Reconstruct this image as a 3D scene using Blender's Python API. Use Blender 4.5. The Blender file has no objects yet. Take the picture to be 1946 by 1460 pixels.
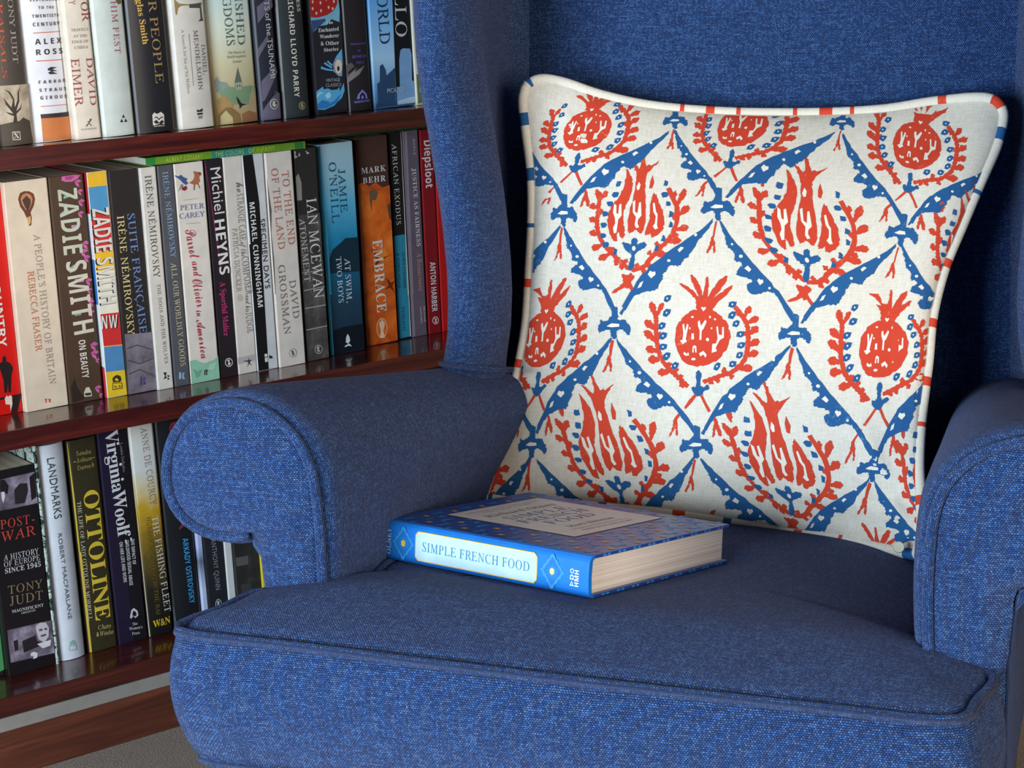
import bpy, bmesh, math, random
from math import sin, cos, pi, sqrt, radians, atan2, hypot
from mathutils import Vector, Matrix, noise
from mathutils.geometry import tessellate_polygon

sc = bpy.context.scene
COL = sc.collection

# ---------------------------------------------------------------- camera, world, light, exposure
FPX, CX, CY = 3700.0, 973.0, 730.0          # focal length and centre for the 1946 x 1460 frame
CAM_Z = 0.9124
AX = Vector((5027, -1045, FPX)).normalized()            # shelf direction seen by the camera (x right, y down, z forward)
DN = Vector((521, 15610, FPX)); DN = (DN - DN.dot(AX) * AX).normalized()
AZ = -DN
AY = AZ.cross(AX)
CAMP = Vector((0, 0, CAM_Z))
def to_world_dir(v):
    return Vector((v.dot(AX), v.dot(AY), v.dot(AZ)))
def ray(px, py):
    return to_world_dir(Vector(((px - CX) / FPX, (py - CY) / FPX, 1.0)))
def pt(px, py, depth):                                   # point at a camera depth
    return CAMP + ray(px, py) * depth
def on_plane(px, py, p0, n):
    r = ray(px, py)
    return CAMP + r * ((p0 - CAMP).dot(n) / r.dot(n))
def on_y(px, py, y):
    return on_plane(px, py, Vector((0, y, 0)), Vector((0, 1, 0)))
def on_z(px, py, z):
    return on_plane(px, py, Vector((0, 0, z)), Vector((0, 0, 1)))

cam = bpy.data.cameras.new('camera')
cam.sensor_width = 36.0
cam.lens = FPX / 1946.0 * 36.0
cam.clip_start = 0.05
camo = bpy.data.objects.new('camera', cam)
COL.objects.link(camo)
xr, yu, zb = to_world_dir(Vector((1, 0, 0))), to_world_dir(Vector((0, -1, 0))), to_world_dir(Vector((0, 0, -1)))
M = Matrix((xr, yu, zb)).transposed().to_4x4()
M.translation = CAMP
camo.matrix_world = M
sc.camera = camo

sc.view_settings.view_transform = 'Standard'
sc.view_settings.look = 'None'
sc.view_settings.exposure = 0.12
sc.view_settings.gamma = 1.0
sc.view_settings.use_curve_mapping = False

world = bpy.data.worlds.new('room_ambient')
sc.world = world
world.use_nodes = True
wb = world.node_tree.nodes['Background']
wb.inputs[0].default_value = (1.0, 0.86, 0.74, 1)
wb.inputs[1].default_value = 0.10

def area(name, loc, target, sx, sy, power, col):
    l = bpy.data.lights.new(name, 'AREA')
    l.shape = 'RECTANGLE'; l.size = sx; l.size_y = sy; l.energy = power; l.color = col
    o = bpy.data.objects.new(name, l)
    COL.objects.link(o)
    o.location = loc
    o.rotation_euler = (Vector(target) - Vector(loc)).to_track_quat('-Z', 'Y').to_euler()
    return o
area('window_daylight', (-1.42, 0.52, 0.78), (1.0, 1.5, 0.62), 1.1, 0.95, 104, (0.74, 0.87, 1.0))
area('room_light_warm', (0.75, -1.75, 1.02), (1.05, 1.6, 0.58), 2.0, 1.2, 66, (1.0, 0.86, 0.72))

# ---------------------------------------------------------------- helpers
def lin(c):
    c /= 255.0
    return c / 12.92 if c <= 0.04045 else ((c + 0.055) / 1.055) ** 2.4
def rgb(h):
    h = h.lstrip('#')
    return (lin(int(h[0:2], 16)), lin(int(h[2:4], 16)), lin(int(h[4:6], 16)), 1)

class NT:
    def __init__(s, name):
        s.m = bpy.data.materials.new(name); s.m.use_nodes = True
        s.t = s.m.node_tree; s.b = s.t.nodes['Principled BSDF']
    def n(s, typ, **kw):
        nd = s.t.nodes.new(typ)
        for k, v in kw.items(): setattr(nd, k, v)
        return nd
    def l(s, a, b): s.t.links.new(a, b)
    def math(s, op, a, b=None, c=None):
        nd = s.n('ShaderNodeMath', operation=op)
        for i, v in enumerate((a, b, c)):
            if v is None: continue
            if isinstance(v, (int, float)): nd.inputs[i].default_value = v
            else: s.l(v, nd.inputs[i])
        return nd.outputs[0]
    def mix(s, fac, a, b, typ='MIX'):
        nd = s.n('ShaderNodeMix', data_type='RGBA', blend_type=typ)
        for idx, v in ((0, fac), (6, a), (7, b)):
            if isinstance(v, (int, float)): nd.inputs[idx].default_value = v
            elif isinstance(v, tuple): nd.inputs[idx].default_value = v
            else: s.l(v, nd.inputs[idx])
        return nd.outputs[2]
    def ramp(s, fac, stops, interp='LINEAR'):
        nd = s.n('ShaderNodeValToRGB'); nd.color_ramp.interpolation = interp
        e = nd.color_ramp.elements
        e[0].position, e[0].color = stops[0]
        e[-1].position, e[-1].color = stops[-1]
        for p, c in stops[1:-1]:
            x = e.new(p); x.color = c
        s.l(fac, nd.inputs[0]); return nd.outputs[0]
    def noise(s, vec, scale, detail=2, rough=.5, dist=0.0):
        nd = s.n('ShaderNodeTexNoise'); nd.inputs['Scale'].default_value = scale
        nd.inputs['Detail'].default_value = detail; nd.inputs['Roughness'].default_value = rough
        nd.inputs['Distortion'].default_value = dist
        if vec is not None: s.l(vec, nd.inputs['Vector'])
        return nd.outputs[0]
    def mapping(s, vec, scale=(1, 1, 1), rot=(0, 0, 0)):
        nd = s.n('ShaderNodeMapping'); nd.inputs['Scale'].default_value = scale; nd.inputs['Rotation'].default_value = rot
        s.l(vec, nd.inputs['Vector']); return nd.outputs[0]
    def coord(s, which='Object'):
        return s.n('ShaderNodeTexCoord').outputs[which]
    def bump(s, h, strength, dist):
        nd = s.n('ShaderNodeBump'); nd.inputs['Strength'].default_value = strength; nd.inputs['Distance'].default_value = dist
        s.l(h, nd.inputs['Height']); s.l(nd.outputs[0], s.b.inputs['Normal']); return nd

_mc = {}
def ink(h, rough=.45):
    """printed card or ink of one colour, faintly mottled"""
    k = (h, rough)
    if k in _mc: return _mc[k]
    t = NT('print_' + h.strip('#')); c = rgb(h)
    nz = t.noise(t.coord(), 60, 3)
    d = tuple(x * .86 for x in c[:3]) + (1,)
    t.l(t.ramp(nz, [(.3, d), (.75, c)]), t.b.inputs['Base Color'])
    t.b.inputs['Roughness'].default_value = rough
    t.b.inputs['Specular IOR Level'].default_value = .35
    _mc[k] = t.m; return t.m
def ramp_z(name, stops, h, rough=.4, noise_amt=.05, nscale=25):
    """card printed with a colour gradient up the spine"""
    t = NT(name); co = t.coord(); s = t.n('ShaderNodeSeparateXYZ'); t.l(co, s.inputs[0])
    z = t.math('DIVIDE', s.outputs[2], h)
    nz = t.noise(co, nscale, 4, .6)
    z = t.math('ADD', z, t.math('MULTIPLY', t.math('SUBTRACT', nz, .5), noise_amt * 4))
    t.l(t.ramp(z, [(p, rgb(c)) for p, c in stops]), t.b.inputs['Base Color'])
    t.b.inputs['Roughness'].default_value = rough
    return t.m
def mottle(name, stops, scale, rough=.5, det=4, stretch=(1, 1, 1), dist=0.0):
    """photographic print, blotches between several tones"""
    k = ('m', name)
    if k in _mc: return _mc[k]
    t = NT(name)
    nz = t.noise(t.mapping(t.coord(), stretch), scale, det, .65, dist)
    t.l(t.ramp(nz, [(p, rgb(c)) for p, c in stops]), t.b.inputs['Base Color'])
    t.b.inputs['Roughness'].default_value = rough
    _mc[k] = t.m; return t.m

def pages_mat():
    t = NT('paper_edges'); co = t.coord()
    nz = t.noise(t.mapping(co, (900, 3, 3)), 1, 2)
    t.l(t.ramp(nz, [(.25, rgb('#a89878')), (.6, rgb('#e2d8c2'))]), t.b.inputs['Base Color'])
    t.b.inputs['Roughness'].default_value = .8
    return t.m
PAGES = pages_mat()

def wood_mat(name, dark, mid, light, rough, coat, scale=(2.2, 40, 55)):
    t = NT(name); co = t.coord()
    v = t.mapping(co, scale)
    n1 = t.noise(v, 1.6, 6, .62, .8)
    n2 = t.noise(t.mapping(co, (scale[0] * 6, scale[1] * 5, scale[2] * 5)), 1.5, 3)
    c = t.ramp(n1, [(.28, rgb(dark)), (.5, rgb(mid)), (.72, rgb(light))])
    c = t.mix(t.ramp(n2, [(.35, (.35, .35, .35, 1)), (.7, (0, 0, 0, 1))]), c, rgb(dark))
    t.l(c, t.b.inputs['Base Color'])
    t.b.inputs['Roughness'].default_value = rough
    t.b.inputs['Coat Weight'].default_value = coat
    t.b.inputs['Coat Roughness'].default_value = .09
    t.bump(n1, .25, .0006)
    return t.m

def link(name, me, mat=None, parent=None):
    o = bpy.data.objects.new(name, me); COL.objects.link(o)
    if mat is not None:
        for m in (mat if isinstance(mat, (list, tuple)) else [mat]): me.materials.append(m)
    if parent is not None: o.parent = parent
    return o
def mesh(name, verts, faces, mat=None, parent=None, smooth=False, uv=None):
    me = bpy.data.meshes.new(name); me.from_pydata([tuple(v) for v in verts], [], faces)
    if smooth: me.polygons.foreach_set('use_smooth', [True] * len(me.polygons))
    if uv is not None:
        lay = me.uv_layers.new(name='weave')
        for lp in me.loops: lay.data[lp.index].uv = uv[lp.vertex_index]
    me.update()
    return link(name, me, mat, parent)
def bm_obj(name, bm, mat=None, parent=None, smooth=False):
    me = bpy.data.meshes.new(name); bm.to_mesh(me); bm.free()
    if smooth: me.polygons.foreach_set('use_smooth', [True] * len(me.polygons))
    return link(name, me, mat, parent)
def empty(name, loc=(0, 0, 0)):
    o = bpy.data.objects.new(name, None); COL.objects.link(o); o.location = loc; o.empty_display_size = .02
    return o
def tag(o, label, cat, group=None):
    o['label'] = label; o['category'] = cat
    if group: o['group'] = group
    return o
def box_bm(x0, x1, y0, y1, z0, z1, bev=0.0):
    bm = bmesh.new()
    vs = [bm.verts.new((x, y, z)) for x in (x0, x1) for y in (y0, y1) for z in (z0, z1)]
    for f in ((0, 1, 3, 2), (4, 6, 7, 5), (0, 4, 5, 1), (2, 3, 7, 6), (0, 2, 6, 4), (1, 5, 7, 3)):
        bm.faces.new([vs[i] for i in f])
    if bev: bmesh.ops.bevel(bm, geom=bm.edges[:], offset=bev, segments=2, profile=.6, affect='EDGES')
    return bm
def tube(name, pts, r, mat, parent=None, closed=False, seg=10, weave=True):
    """piping: a round cord along a path, UVs in metres"""
    n = len(pts); V = []; UV = []; F = []
    pts = [Vector(p) for p in pts]
    up = Vector((0, 0, 1)); prev = None; L = 0
    for i, p in enumerate(pts):
        a = pts[(i - 1) % n] if (closed or i) else p
        b = pts[(i + 1) % n] if (closed or i < n - 1) else p
        t = (b - a).normalized()
        if prev is None:
            s = t.cross(up)
            if s.length < .2: s = t.cross(Vector((1, 0, 0)))
            s.normalize()
        else:
            s = (prev - t * prev.dot(t)).normalized()
        prev = s; q = t.cross(s)
        if i: L += (p - pts[i - 1]).length
        for k in range(seg):
            an = 2 * pi * k / seg
            V.append(p + (s * cos(an) + q * sin(an)) * r); UV.append((L, r * an))
    for i in range(n if closed else n - 1):
        j = (i + 1) % n
        for k in range(seg):
            l = (k + 1) % seg
            F.append((i * seg + k, i * seg + l, j * seg + l, j * seg + k))
    if not closed:
        F.append(tuple(range(seg))[::-1]); F.append(tuple((n - 1) * seg + k for k in range(seg)))
    return mesh(name, V, F, mat, parent, True, UV)
def catmull(P, n, closed=False):
    """smooth points through P (tuples of any length), n per span"""
    out = []; N = len(P)
    for i in range(N if closed else N - 1):
        g = lambda k: P[k % N] if closed else P[max(0, min(N - 1, k))]
        a, b, c, d = g(i - 1), g(i), g(i + 1), g(i + 2)
        for k in range(n):
            t = k / n
            out.append(tuple(.5 * (2 * b[m] + (c[m] - a[m]) * t + (2 * a[m] - 5 * b[m] + 4 * c[m] - d[m]) * t * t + (3 * b[m] - a[m] - 3 * c[m] + d[m]) * t ** 3) for m in range(len(b))))
    if not closed: out.append(tuple(P[-1]))
    return out
def resample(P, n, closed=False):
    P = [Vector(p) for p in P]
    if closed: P = P + [P[0]]
    d = [0]
    for a, b in zip(P, P[1:]): d.append(d[-1] + (b - a).length)
    out = []; j = 0; m = n if closed else n - 1
    for i in range(n):
        s = d[-1] * i / m
        while j < len(P) - 2 and d[j + 1] < s: j += 1
        t = (s - d[j]) / max(1e-12, d[j + 1] - d[j])
        out.append(P[j].lerp(P[j + 1], min(1, max(0, t))))
    return out

# ---------------------------------------------------------------- letter outlines, five faces
# face, character code, advance, contour count, then per contour its point count and its points (250 units per em)
LETTERS = [
1,49,140,1,18,66,180,94,180,96,20,100,15,128,14,128,0,24,0,24,14,48,14,54,17,57,24,58,155,35,132,25,129,18,131,12,138,10,148,34,156,
1,52,140,2,17,4,62,74,178,109,178,109,63,135,63,135,46,109,46,112,20,120,14,133,14,133,0,45,0,45,14,62,14,70,20,72,46,4,46,4,74,155,54,119,21,63,72,63,
1,53,140,1,41,15,92,23,178,118,178,119,133,104,133,100,148,91,151,39,151,35,105,62,108,80,107,96,102,109,95,118,84,124,72,126,55,124,36,116,21,105,10,92,3,69,-2,50,-2,31,2,19,9,12,18,10,28,12,38,20,43,30,45,32,31,38,23,46,17,58,15,73,18,81,26,86,38,88,55,84,76,80,83,64,91,26,88,
1,57,140,2,35,66,181,78,180,98,172,114,156,125,132,128,84,124,58,117,36,106,18,90,6,69,-2,48,-2,33,2,23,8,18,16,16,29,21,37,28,40,34,26,44,16,58,14,76,22,88,46,94,86,79,74,66,70,44,70,32,74,22,82,15,92,10,105,9,120,16,152,28,168,44,178,12,68,164,56,160,48,146,45,122,48,102,56,90,68,87,79,89,88,95,94,104,90,138,81,158,
1,65,162,2,22,77,174,84,174,153,13,160,8,165,7,165,0,86,0,86,7,96,8,104,12,106,17,94,50,38,50,28,18,30,12,36,8,48,7,48,0,-4,0,-4,7,6,9,12,15,3,42,60,66,119,90,60,
1,66,165,3,25,6,164,6,170,82,170,118,165,140,152,148,130,143,112,130,100,107,92,134,83,150,69,156,49,154,34,148,22,138,13,125,6,108,2,6,0,6,6,20,9,24,12,28,22,27,150,24,157,19,161,8,89,160,76,161,70,158,68,94,92,97,102,108,106,139,100,154,10,68,86,68,19,71,12,78,10,92,10,106,18,112,36,111,60,103,78,86,85,
1,67,174,1,33,80,172,96,174,144,162,154,167,156,174,162,174,162,115,156,115,142,142,122,159,99,165,74,156,58,129,54,84,59,42,76,17,104,9,124,12,142,22,160,40,166,33,147,12,124,0,96,-4,64,1,39,16,29,26,14,53,11,68,11,102,14,116,29,143,52,162,
1,69,164,1,37,6,164,6,170,148,170,148,119,143,119,134,144,126,152,103,160,72,158,68,152,68,92,82,92,96,100,101,107,108,128,114,128,114,44,107,44,104,61,98,72,90,80,68,83,68,20,72,13,80,10,108,12,124,18,138,28,153,54,160,54,150,0,6,0,6,6,24,11,28,21,28,147,23,158,
1,70,150,1,34,6,164,6,170,146,170,146,119,140,119,136,137,128,149,116,156,97,160,72,160,68,154,68,92,81,93,96,100,100,108,106,129,112,129,112,44,106,44,100,68,96,74,80,82,68,84,68,20,72,13,78,9,96,6,96,0,6,0,6,6,24,12,28,23,27,148,23,158,
1,71,189,1,45,80,172,96,174,144,162,151,165,156,174,163,174,163,114,156,114,148,133,136,148,122,158,108,164,100,165,74,156,60,130,54,85,56,60,60,41,67,25,76,14,88,7,102,5,118,7,122,10,127,20,127,54,122,64,102,68,102,74,186,74,186,68,170,64,166,54,166,11,144,2,100,-4,67,1,40,16,22,38,15,52,12,68,12,102,15,117,30,143,52,162,
1,72,195,1,38,6,164,6,170,90,170,90,164,73,160,68,151,68,94,128,94,126,154,122,160,105,164,105,170,189,170,189,164,172,158,168,148,168,22,172,12,189,6,189,0,105,0,105,6,118,9,125,16,128,30,128,82,68,82,68,22,72,12,90,6,90,0,6,0,6,6,20,9,24,12,28,22,27,148,23,158,
1,73,97,1,18,5,164,5,170,91,170,91,164,77,161,70,156,68,144,69,20,74,12,92,6,92,0,5,0,5,6,18,10,26,16,28,28,28,151,24,159,
1,74,123,1,29,30,164,30,170,117,170,117,164,103,160,98,156,95,136,95,33,89,1,71,-18,40,-24,26,-22,14,-17,4,-8,0,2,0,14,4,22,12,27,22,27,30,23,34,15,33,3,28,-8,33,-14,44,-14,54,-5,54,148,52,156,46,160,
1,75,190,1,38,6,164,6,170,90,170,90,164,74,160,69,151,68,87,125,146,130,156,128,160,108,164,108,170,181,170,181,164,162,160,146,150,101,106,178,12,194,6,194,0,104,0,104,6,120,8,124,11,124,16,74,80,68,74,68,22,72,12,90,6,90,0,6,0,6,6,20,9,24,12,28,22,28,148,24,158,
1,76,158,1,23,6,164,6,170,93,170,93,164,78,162,72,158,68,146,69,18,72,13,87,10,108,12,125,18,138,30,152,58,159,58,150,0,6,0,6,6,20,9,24,12,28,22,27,148,23,158,
1,77,236,1,33,6,164,6,170,69,170,118,53,168,170,230,170,230,164,213,158,209,148,210,20,214,10,230,6,230,0,148,0,148,6,161,10,166,14,170,31,170,148,108,0,100,0,40,145,40,22,44,11,63,6,63,0,6,0,6,6,18,9,26,16,28,30,27,152,22,160,
1,78,184,1,26,7,164,7,170,58,170,146,63,144,150,140,159,124,164,124,170,178,170,178,164,165,161,158,148,157,-4,150,-4,40,130,40,22,44,12,62,6,62,0,7,0,7,6,20,8,25,12,28,30,28,144,12,162,
1,79,196,2,24,99,174,122,170,143,162,160,148,174,130,182,109,186,85,182,61,174,40,160,22,142,8,121,-1,97,-4,74,-1,52,8,35,22,22,40,13,61,10,85,13,108,22,130,36,148,53,162,74,170,17,97,165,73,156,59,130,54,85,60,41,66,25,75,14,86,7,98,4,122,14,136,40,141,85,140,109,136,129,130,144,120,156,110,162,
1,80,156,2,24,6,164,6,170,99,169,125,164,140,154,149,140,152,124,150,110,145,99,136,90,124,82,109,78,68,76,68,22,72,12,90,6,90,0,6,0,6,6,20,9,24,12,28,22,27,148,23,158,9,70,158,68,148,68,86,86,86,101,94,108,110,108,134,102,152,90,160,
1,82,176,2,27,6,164,6,170,104,168,137,158,147,150,153,138,156,124,151,106,138,92,118,84,168,10,179,6,179,0,126,0,75,79,68,79,68,22,72,12,90,6,90,0,6,0,6,6,20,9,24,12,28,22,27,148,23,158,10,84,160,74,159,69,154,68,87,88,88,104,96,109,104,113,125,110,144,100,156,
1,83,145,1,44,74,174,112,166,116,166,120,174,126,174,126,119,120,119,114,136,104,150,92,160,79,165,64,165,52,159,46,148,45,136,51,126,112,92,124,82,130,70,134,50,130,30,120,14,94,-1,55,-2,29,4,23,-4,16,-4,16,59,24,59,28,42,42,18,61,7,74,6,90,9,100,19,104,34,102,44,95,52,36,86,23,102,18,124,22,142,30,157,43,168,
1,84,158,1,22,4,118,4,170,153,170,153,118,146,118,140,142,124,156,98,162,98,22,103,12,114,7,122,6,122,0,34,0,34,6,48,8,53,12,58,30,58,162,33,156,18,142,11,118,
1,85,184,1,34,6,164,6,170,90,170,90,164,72,160,69,154,68,38,76,19,82,13,102,8,126,14,141,31,146,60,146,148,141,158,122,164,122,170,176,170,176,164,164,160,159,153,156,44,150,26,142,12,129,2,112,-3,92,-5,72,-3,55,2,42,10,34,22,29,38,26,148,22,158,
1,86,159,1,20,-6,164,-6,170,78,170,78,164,62,161,58,156,58,146,96,54,132,148,132,156,127,161,112,164,112,170,164,170,164,164,156,162,149,156,86,-5,79,-5,8,156,
1,87,228,1,33,-6,164,-6,170,68,170,68,164,56,161,52,156,55,139,83,57,112,132,102,158,96,162,86,164,86,170,164,170,164,164,148,159,146,151,176,62,204,152,202,158,188,164,188,170,232,170,232,164,224,160,216,148,166,-4,160,-4,118,115,71,-4,64,-4,8,156,3,162,
1,88,175,1,39,6,170,91,170,91,164,77,162,72,160,71,152,98,108,124,145,126,154,124,159,109,164,109,170,170,170,170,164,156,160,144,152,104,98,162,10,173,6,173,0,89,0,89,6,106,10,108,16,102,30,78,68,48,26,46,17,48,11,54,8,65,6,65,0,4,0,4,6,14,8,24,14,72,78,18,158,6,164,
1,97,128,2,38,76,118,98,109,108,91,110,14,120,16,122,10,114,2,95,-4,84,-2,78,4,74,13,62,4,50,-2,36,-4,20,0,11,10,8,24,10,34,14,43,36,58,74,71,74,96,70,105,61,110,46,109,40,106,39,100,46,89,45,82,41,75,34,72,24,72,16,76,12,83,13,94,18,104,28,112,43,116,8,74,63,58,56,48,46,44,31,46,21,50,14,58,13,74,24,
1,99,110,1,32,54,118,65,119,86,116,99,106,103,87,99,80,92,76,80,78,74,84,72,106,63,110,51,106,44,92,42,70,46,40,51,28,58,20,66,16,84,16,101,27,106,22,92,8,76,-1,58,-4,40,0,25,10,14,26,8,45,8,68,10,78,20,97,36,110,
1,100,138,2,25,66,164,66,170,119,170,120,18,123,13,132,10,132,4,83,-4,83,14,75,4,64,-2,52,-4,36,0,22,10,13,25,8,44,8,67,14,88,24,104,38,115,54,118,65,117,83,104,82,154,79,160,12,58,103,48,93,44,72,44,42,48,22,57,12,68,11,75,16,83,28,83,90,80,98,69,104,
1,101,112,2,24,49,118,72,117,92,104,104,80,106,62,44,62,47,36,58,21,74,16,84,18,92,23,100,32,106,27,92,10,76,0,58,-4,40,0,32,4,18,17,10,36,8,58,10,80,19,98,32,111,7,60,110,50,106,45,95,44,72,75,72,74,98,69,107,
1,102,80,1,34,52,172,65,173,82,170,90,166,97,155,98,144,94,136,88,132,76,134,70,138,69,149,74,161,70,164,62,164,57,160,55,116,76,116,76,103,55,103,56,18,59,10,74,6,74,0,6,0,6,6,16,10,19,16,20,103,6,103,6,116,20,116,21,144,25,154,32,162,
1,103,122,3,41,58,118,87,114,118,114,118,100,100,100,108,84,108,68,103,56,93,46,80,40,45,37,40,32,38,26,39,22,44,19,88,17,103,12,112,5,117,-6,116,-25,110,-34,102,-42,74,-51,40,-52,18,-46,6,-34,8,-20,14,-14,26,-10,16,-4,10,4,9,12,12,22,22,32,38,41,22,50,12,63,8,79,11,94,20,105,40,116,12,64,110,53,110,49,107,44,96,43,68,46,54,53,47,64,47,68,50,73,60,74,88,71,103,10,36,-13,28,-22,28,-31,36,-38,60,-44,81,-41,94,-35,98,-24,96,-18,88,-14,
1,104,142,1,33,7,164,7,170,55,170,55,100,65,110,77,116,90,118,108,114,120,101,123,79,124,12,128,8,136,6,136,0,76,0,76,6,83,8,86,12,86,92,83,99,76,101,68,100,55,88,56,12,60,8,67,6,67,0,7,0,7,6,14,8,18,12,18,157,15,162,
1,105,74,2,12,38,172,47,170,54,163,56,154,54,144,47,137,38,135,28,137,21,144,19,154,21,163,28,170,13,8,110,8,116,56,116,56,12,60,8,67,6,67,0,7,0,7,6,14,8,18,12,18,104,16,108,
1,107,134,1,32,8,164,8,170,55,170,55,63,88,96,91,104,90,106,76,110,76,116,128,116,128,110,110,104,83,78,132,9,140,6,140,0,78,0,78,6,88,8,88,16,60,55,55,50,56,12,60,8,67,6,67,0,6,0,6,6,14,8,18,12,18,157,16,162,
1,108,74,1,13,8,164,8,170,56,170,56,12,60,8,67,6,67,0,7,0,7,6,14,8,18,12,18,157,16,162,
1,109,206,1,52,76,116,88,118,103,116,114,109,120,98,130,109,142,116,156,118,174,114,184,101,188,79,188,12,192,8,200,6,200,0,140,0,140,6,148,8,152,12,152,92,148,99,140,101,127,96,121,88,122,12,125,8,132,6,132,0,74,0,74,6,82,8,85,12,86,92,82,98,74,101,67,100,54,88,56,12,59,8,66,6,66,0,7,0,7,6,14,8,18,12,18,103,15,108,7,110,7,116,54,116,54,98,64,110,
1,110,142,1,33,77,116,90,118,108,114,120,101,123,79,124,12,128,8,136,6,136,0,76,0,76,6,83,8,86,12,86,92,83,99,76,101,68,100,55,88,56,12,60,8,67,6,67,0,7,0,7,6,14,8,18,12,18,103,15,108,7,110,7,116,55,116,55,100,65,110,
1,111,126,2,18,52,118,73,118,92,111,106,98,115,80,118,58,115,35,106,17,92,4,73,-3,52,-3,34,4,20,18,10,36,7,58,10,79,20,98,34,110,13,63,112,51,106,48,101,44,77,46,18,52,9,56,6,69,6,74,9,79,18,82,58,78,101,69,110,
1,112,138,2,28,72,116,86,119,102,116,115,105,124,90,130,70,130,48,124,27,115,10,108,4,93,-3,73,-2,55,12,56,-36,60,-42,74,-46,74,-52,6,-52,6,-46,15,-44,19,-38,18,102,15,108,8,110,8,116,54,116,54,98,62,110,13,74,104,60,96,55,88,55,26,60,17,66,12,73,10,85,16,89,22,94,43,94,72,90,92,81,102,
1,114,107,1,27,87,118,98,116,106,109,108,99,106,90,100,85,85,84,73,96,67,96,60,90,56,78,56,16,59,10,74,6,74,0,7,0,7,6,14,8,18,12,18,104,15,108,8,110,8,116,54,116,54,94,64,107,76,116,
1,115,108,1,40,42,118,82,114,86,119,91,119,91,82,85,82,78,98,68,107,56,110,46,108,41,104,39,96,40,90,50,82,79,66,90,56,96,36,91,14,77,1,68,-2,49,-3,28,4,21,0,19,-4,14,-4,14,40,20,40,27,21,38,10,45,6,58,6,66,10,71,17,70,28,66,34,32,53,20,63,14,75,15,92,24,108,
1,116,85,1,21,48,158,54,158,54,116,78,116,78,104,54,104,54,22,57,16,68,16,77,28,83,24,74,9,62,0,46,-4,30,0,21,10,18,26,18,104,8,104,8,112,39,145,
1,117,140,1,27,4,110,4,116,53,116,53,24,56,17,62,14,73,14,85,24,84,102,80,108,70,110,70,116,120,116,122,17,126,13,134,11,134,5,103,1,85,-4,85,15,75,5,63,-2,49,-4,30,0,20,14,16,102,12,108,
1,121,112,1,33,-2,116,60,116,60,110,49,106,50,96,69,44,88,102,87,106,76,110,76,116,112,116,112,110,106,107,96,90,52,-28,44,-41,36,-48,26,-52,14,-52,4,-46,-2,-37,-2,-27,2,-20,9,-16,18,-15,24,-18,28,-24,28,-35,32,-36,38,-32,52,-2,6,107,-2,110,
4,65,184,4,45,206,158,220,160,222,158,172,62,152,15,172,25,216,66,228,67,168,14,148,8,146,3,108,-2,112,11,90,22,81,29,60,10,40,-2,30,-4,10,-4,-3,2,-10,14,-10,28,-4,38,2,42,14,46,24,44,30,39,32,30,24,21,7,13,6,8,12,2,20,1,36,4,54,16,75,35,68,44,62,64,64,70,70,82,76,86,90,90,106,85,114,80,166,130,5,200,146,179,131,120,72,129,52,130,42,6,92,74,82,64,79,50,81,43,108,72,102,76,5,114,65,87,36,106,22,115,18,119,41,
4,79,142,1,54,149,157,165,154,174,147,178,135,175,126,170,126,168,139,164,146,156,150,140,148,128,144,110,130,82,92,59,48,52,25,54,11,57,6,64,5,78,8,95,20,112,36,128,58,148,102,148,119,142,124,133,121,116,106,82,44,76,22,69,24,72,42,94,88,110,110,133,128,144,130,154,127,162,119,164,107,162,93,151,68,126,35,104,15,90,6,62,-2,52,0,34,10,24,28,22,41,26,60,35,80,55,106,86,132,110,147,130,154,
4,80,175,2,70,136,155,166,156,192,148,217,152,218,150,200,144,215,126,218,115,214,100,202,87,185,76,163,68,150,66,144,52,130,30,110,12,86,2,60,-2,38,2,30,6,20,18,20,26,22,38,32,46,44,50,52,48,58,43,60,36,58,29,40,22,38,18,40,12,48,6,68,6,78,11,96,30,114,62,88,54,87,58,116,70,136,103,158,128,183,144,164,149,137,149,107,142,80,129,60,110,55,100,54,91,56,82,70,76,80,78,96,88,110,103,123,136,127,135,128,124,126,104,116,86,103,74,86,68,68,68,54,73,46,84,46,97,52,110,64,124,80,136,100,146,9,189,140,182,134,171,117,153,74,166,79,178,89,187,102,192,118,192,131,
4,97,132,2,21,78,76,88,66,92,76,120,77,90,12,96,12,116,28,121,23,98,4,84,-1,74,-2,67,2,62,15,42,0,31,-2,18,1,9,9,6,28,12,41,27,59,55,75,11,70,70,52,54,34,23,32,8,36,4,42,6,54,15,73,40,81,56,81,66,78,69,
4,99,96,1,27,68,77,80,75,88,70,92,62,88,52,82,48,74,49,70,54,72,63,78,68,74,70,63,62,38,24,36,8,38,6,52,8,78,28,84,23,67,10,52,1,36,-2,20,2,11,10,8,31,14,44,28,60,48,72,
4,100,151,2,25,132,144,163,146,89,11,90,8,98,10,119,28,124,23,103,5,91,-1,80,-1,70,3,66,10,65,16,44,0,32,-2,19,2,10,10,6,29,12,42,28,60,49,72,64,76,80,76,86,72,90,66,9,74,70,38,29,32,17,32,8,42,6,59,18,76,41,83,57,84,67,
4,101,103,2,24,68,77,78,75,86,69,90,60,86,50,78,41,55,30,36,26,32,8,40,6,54,8,69,15,85,28,90,23,72,10,54,1,38,-2,20,2,8,12,6,18,5,30,10,42,26,60,54,75,7,66,68,52,56,39,32,54,38,68,48,72,58,70,68,
4,102,134,2,28,122,152,133,150,139,145,140,129,132,113,117,96,96,78,71,62,38,6,50,8,62,14,74,28,80,23,64,7,46,-2,34,-2,-4,-68,-35,-72,12,10,9,17,10,22,22,28,42,60,23,42,18,48,56,86,88,130,105,146,8,118,144,114,142,100,125,71,71,101,92,119,115,124,126,124,141,
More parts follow.
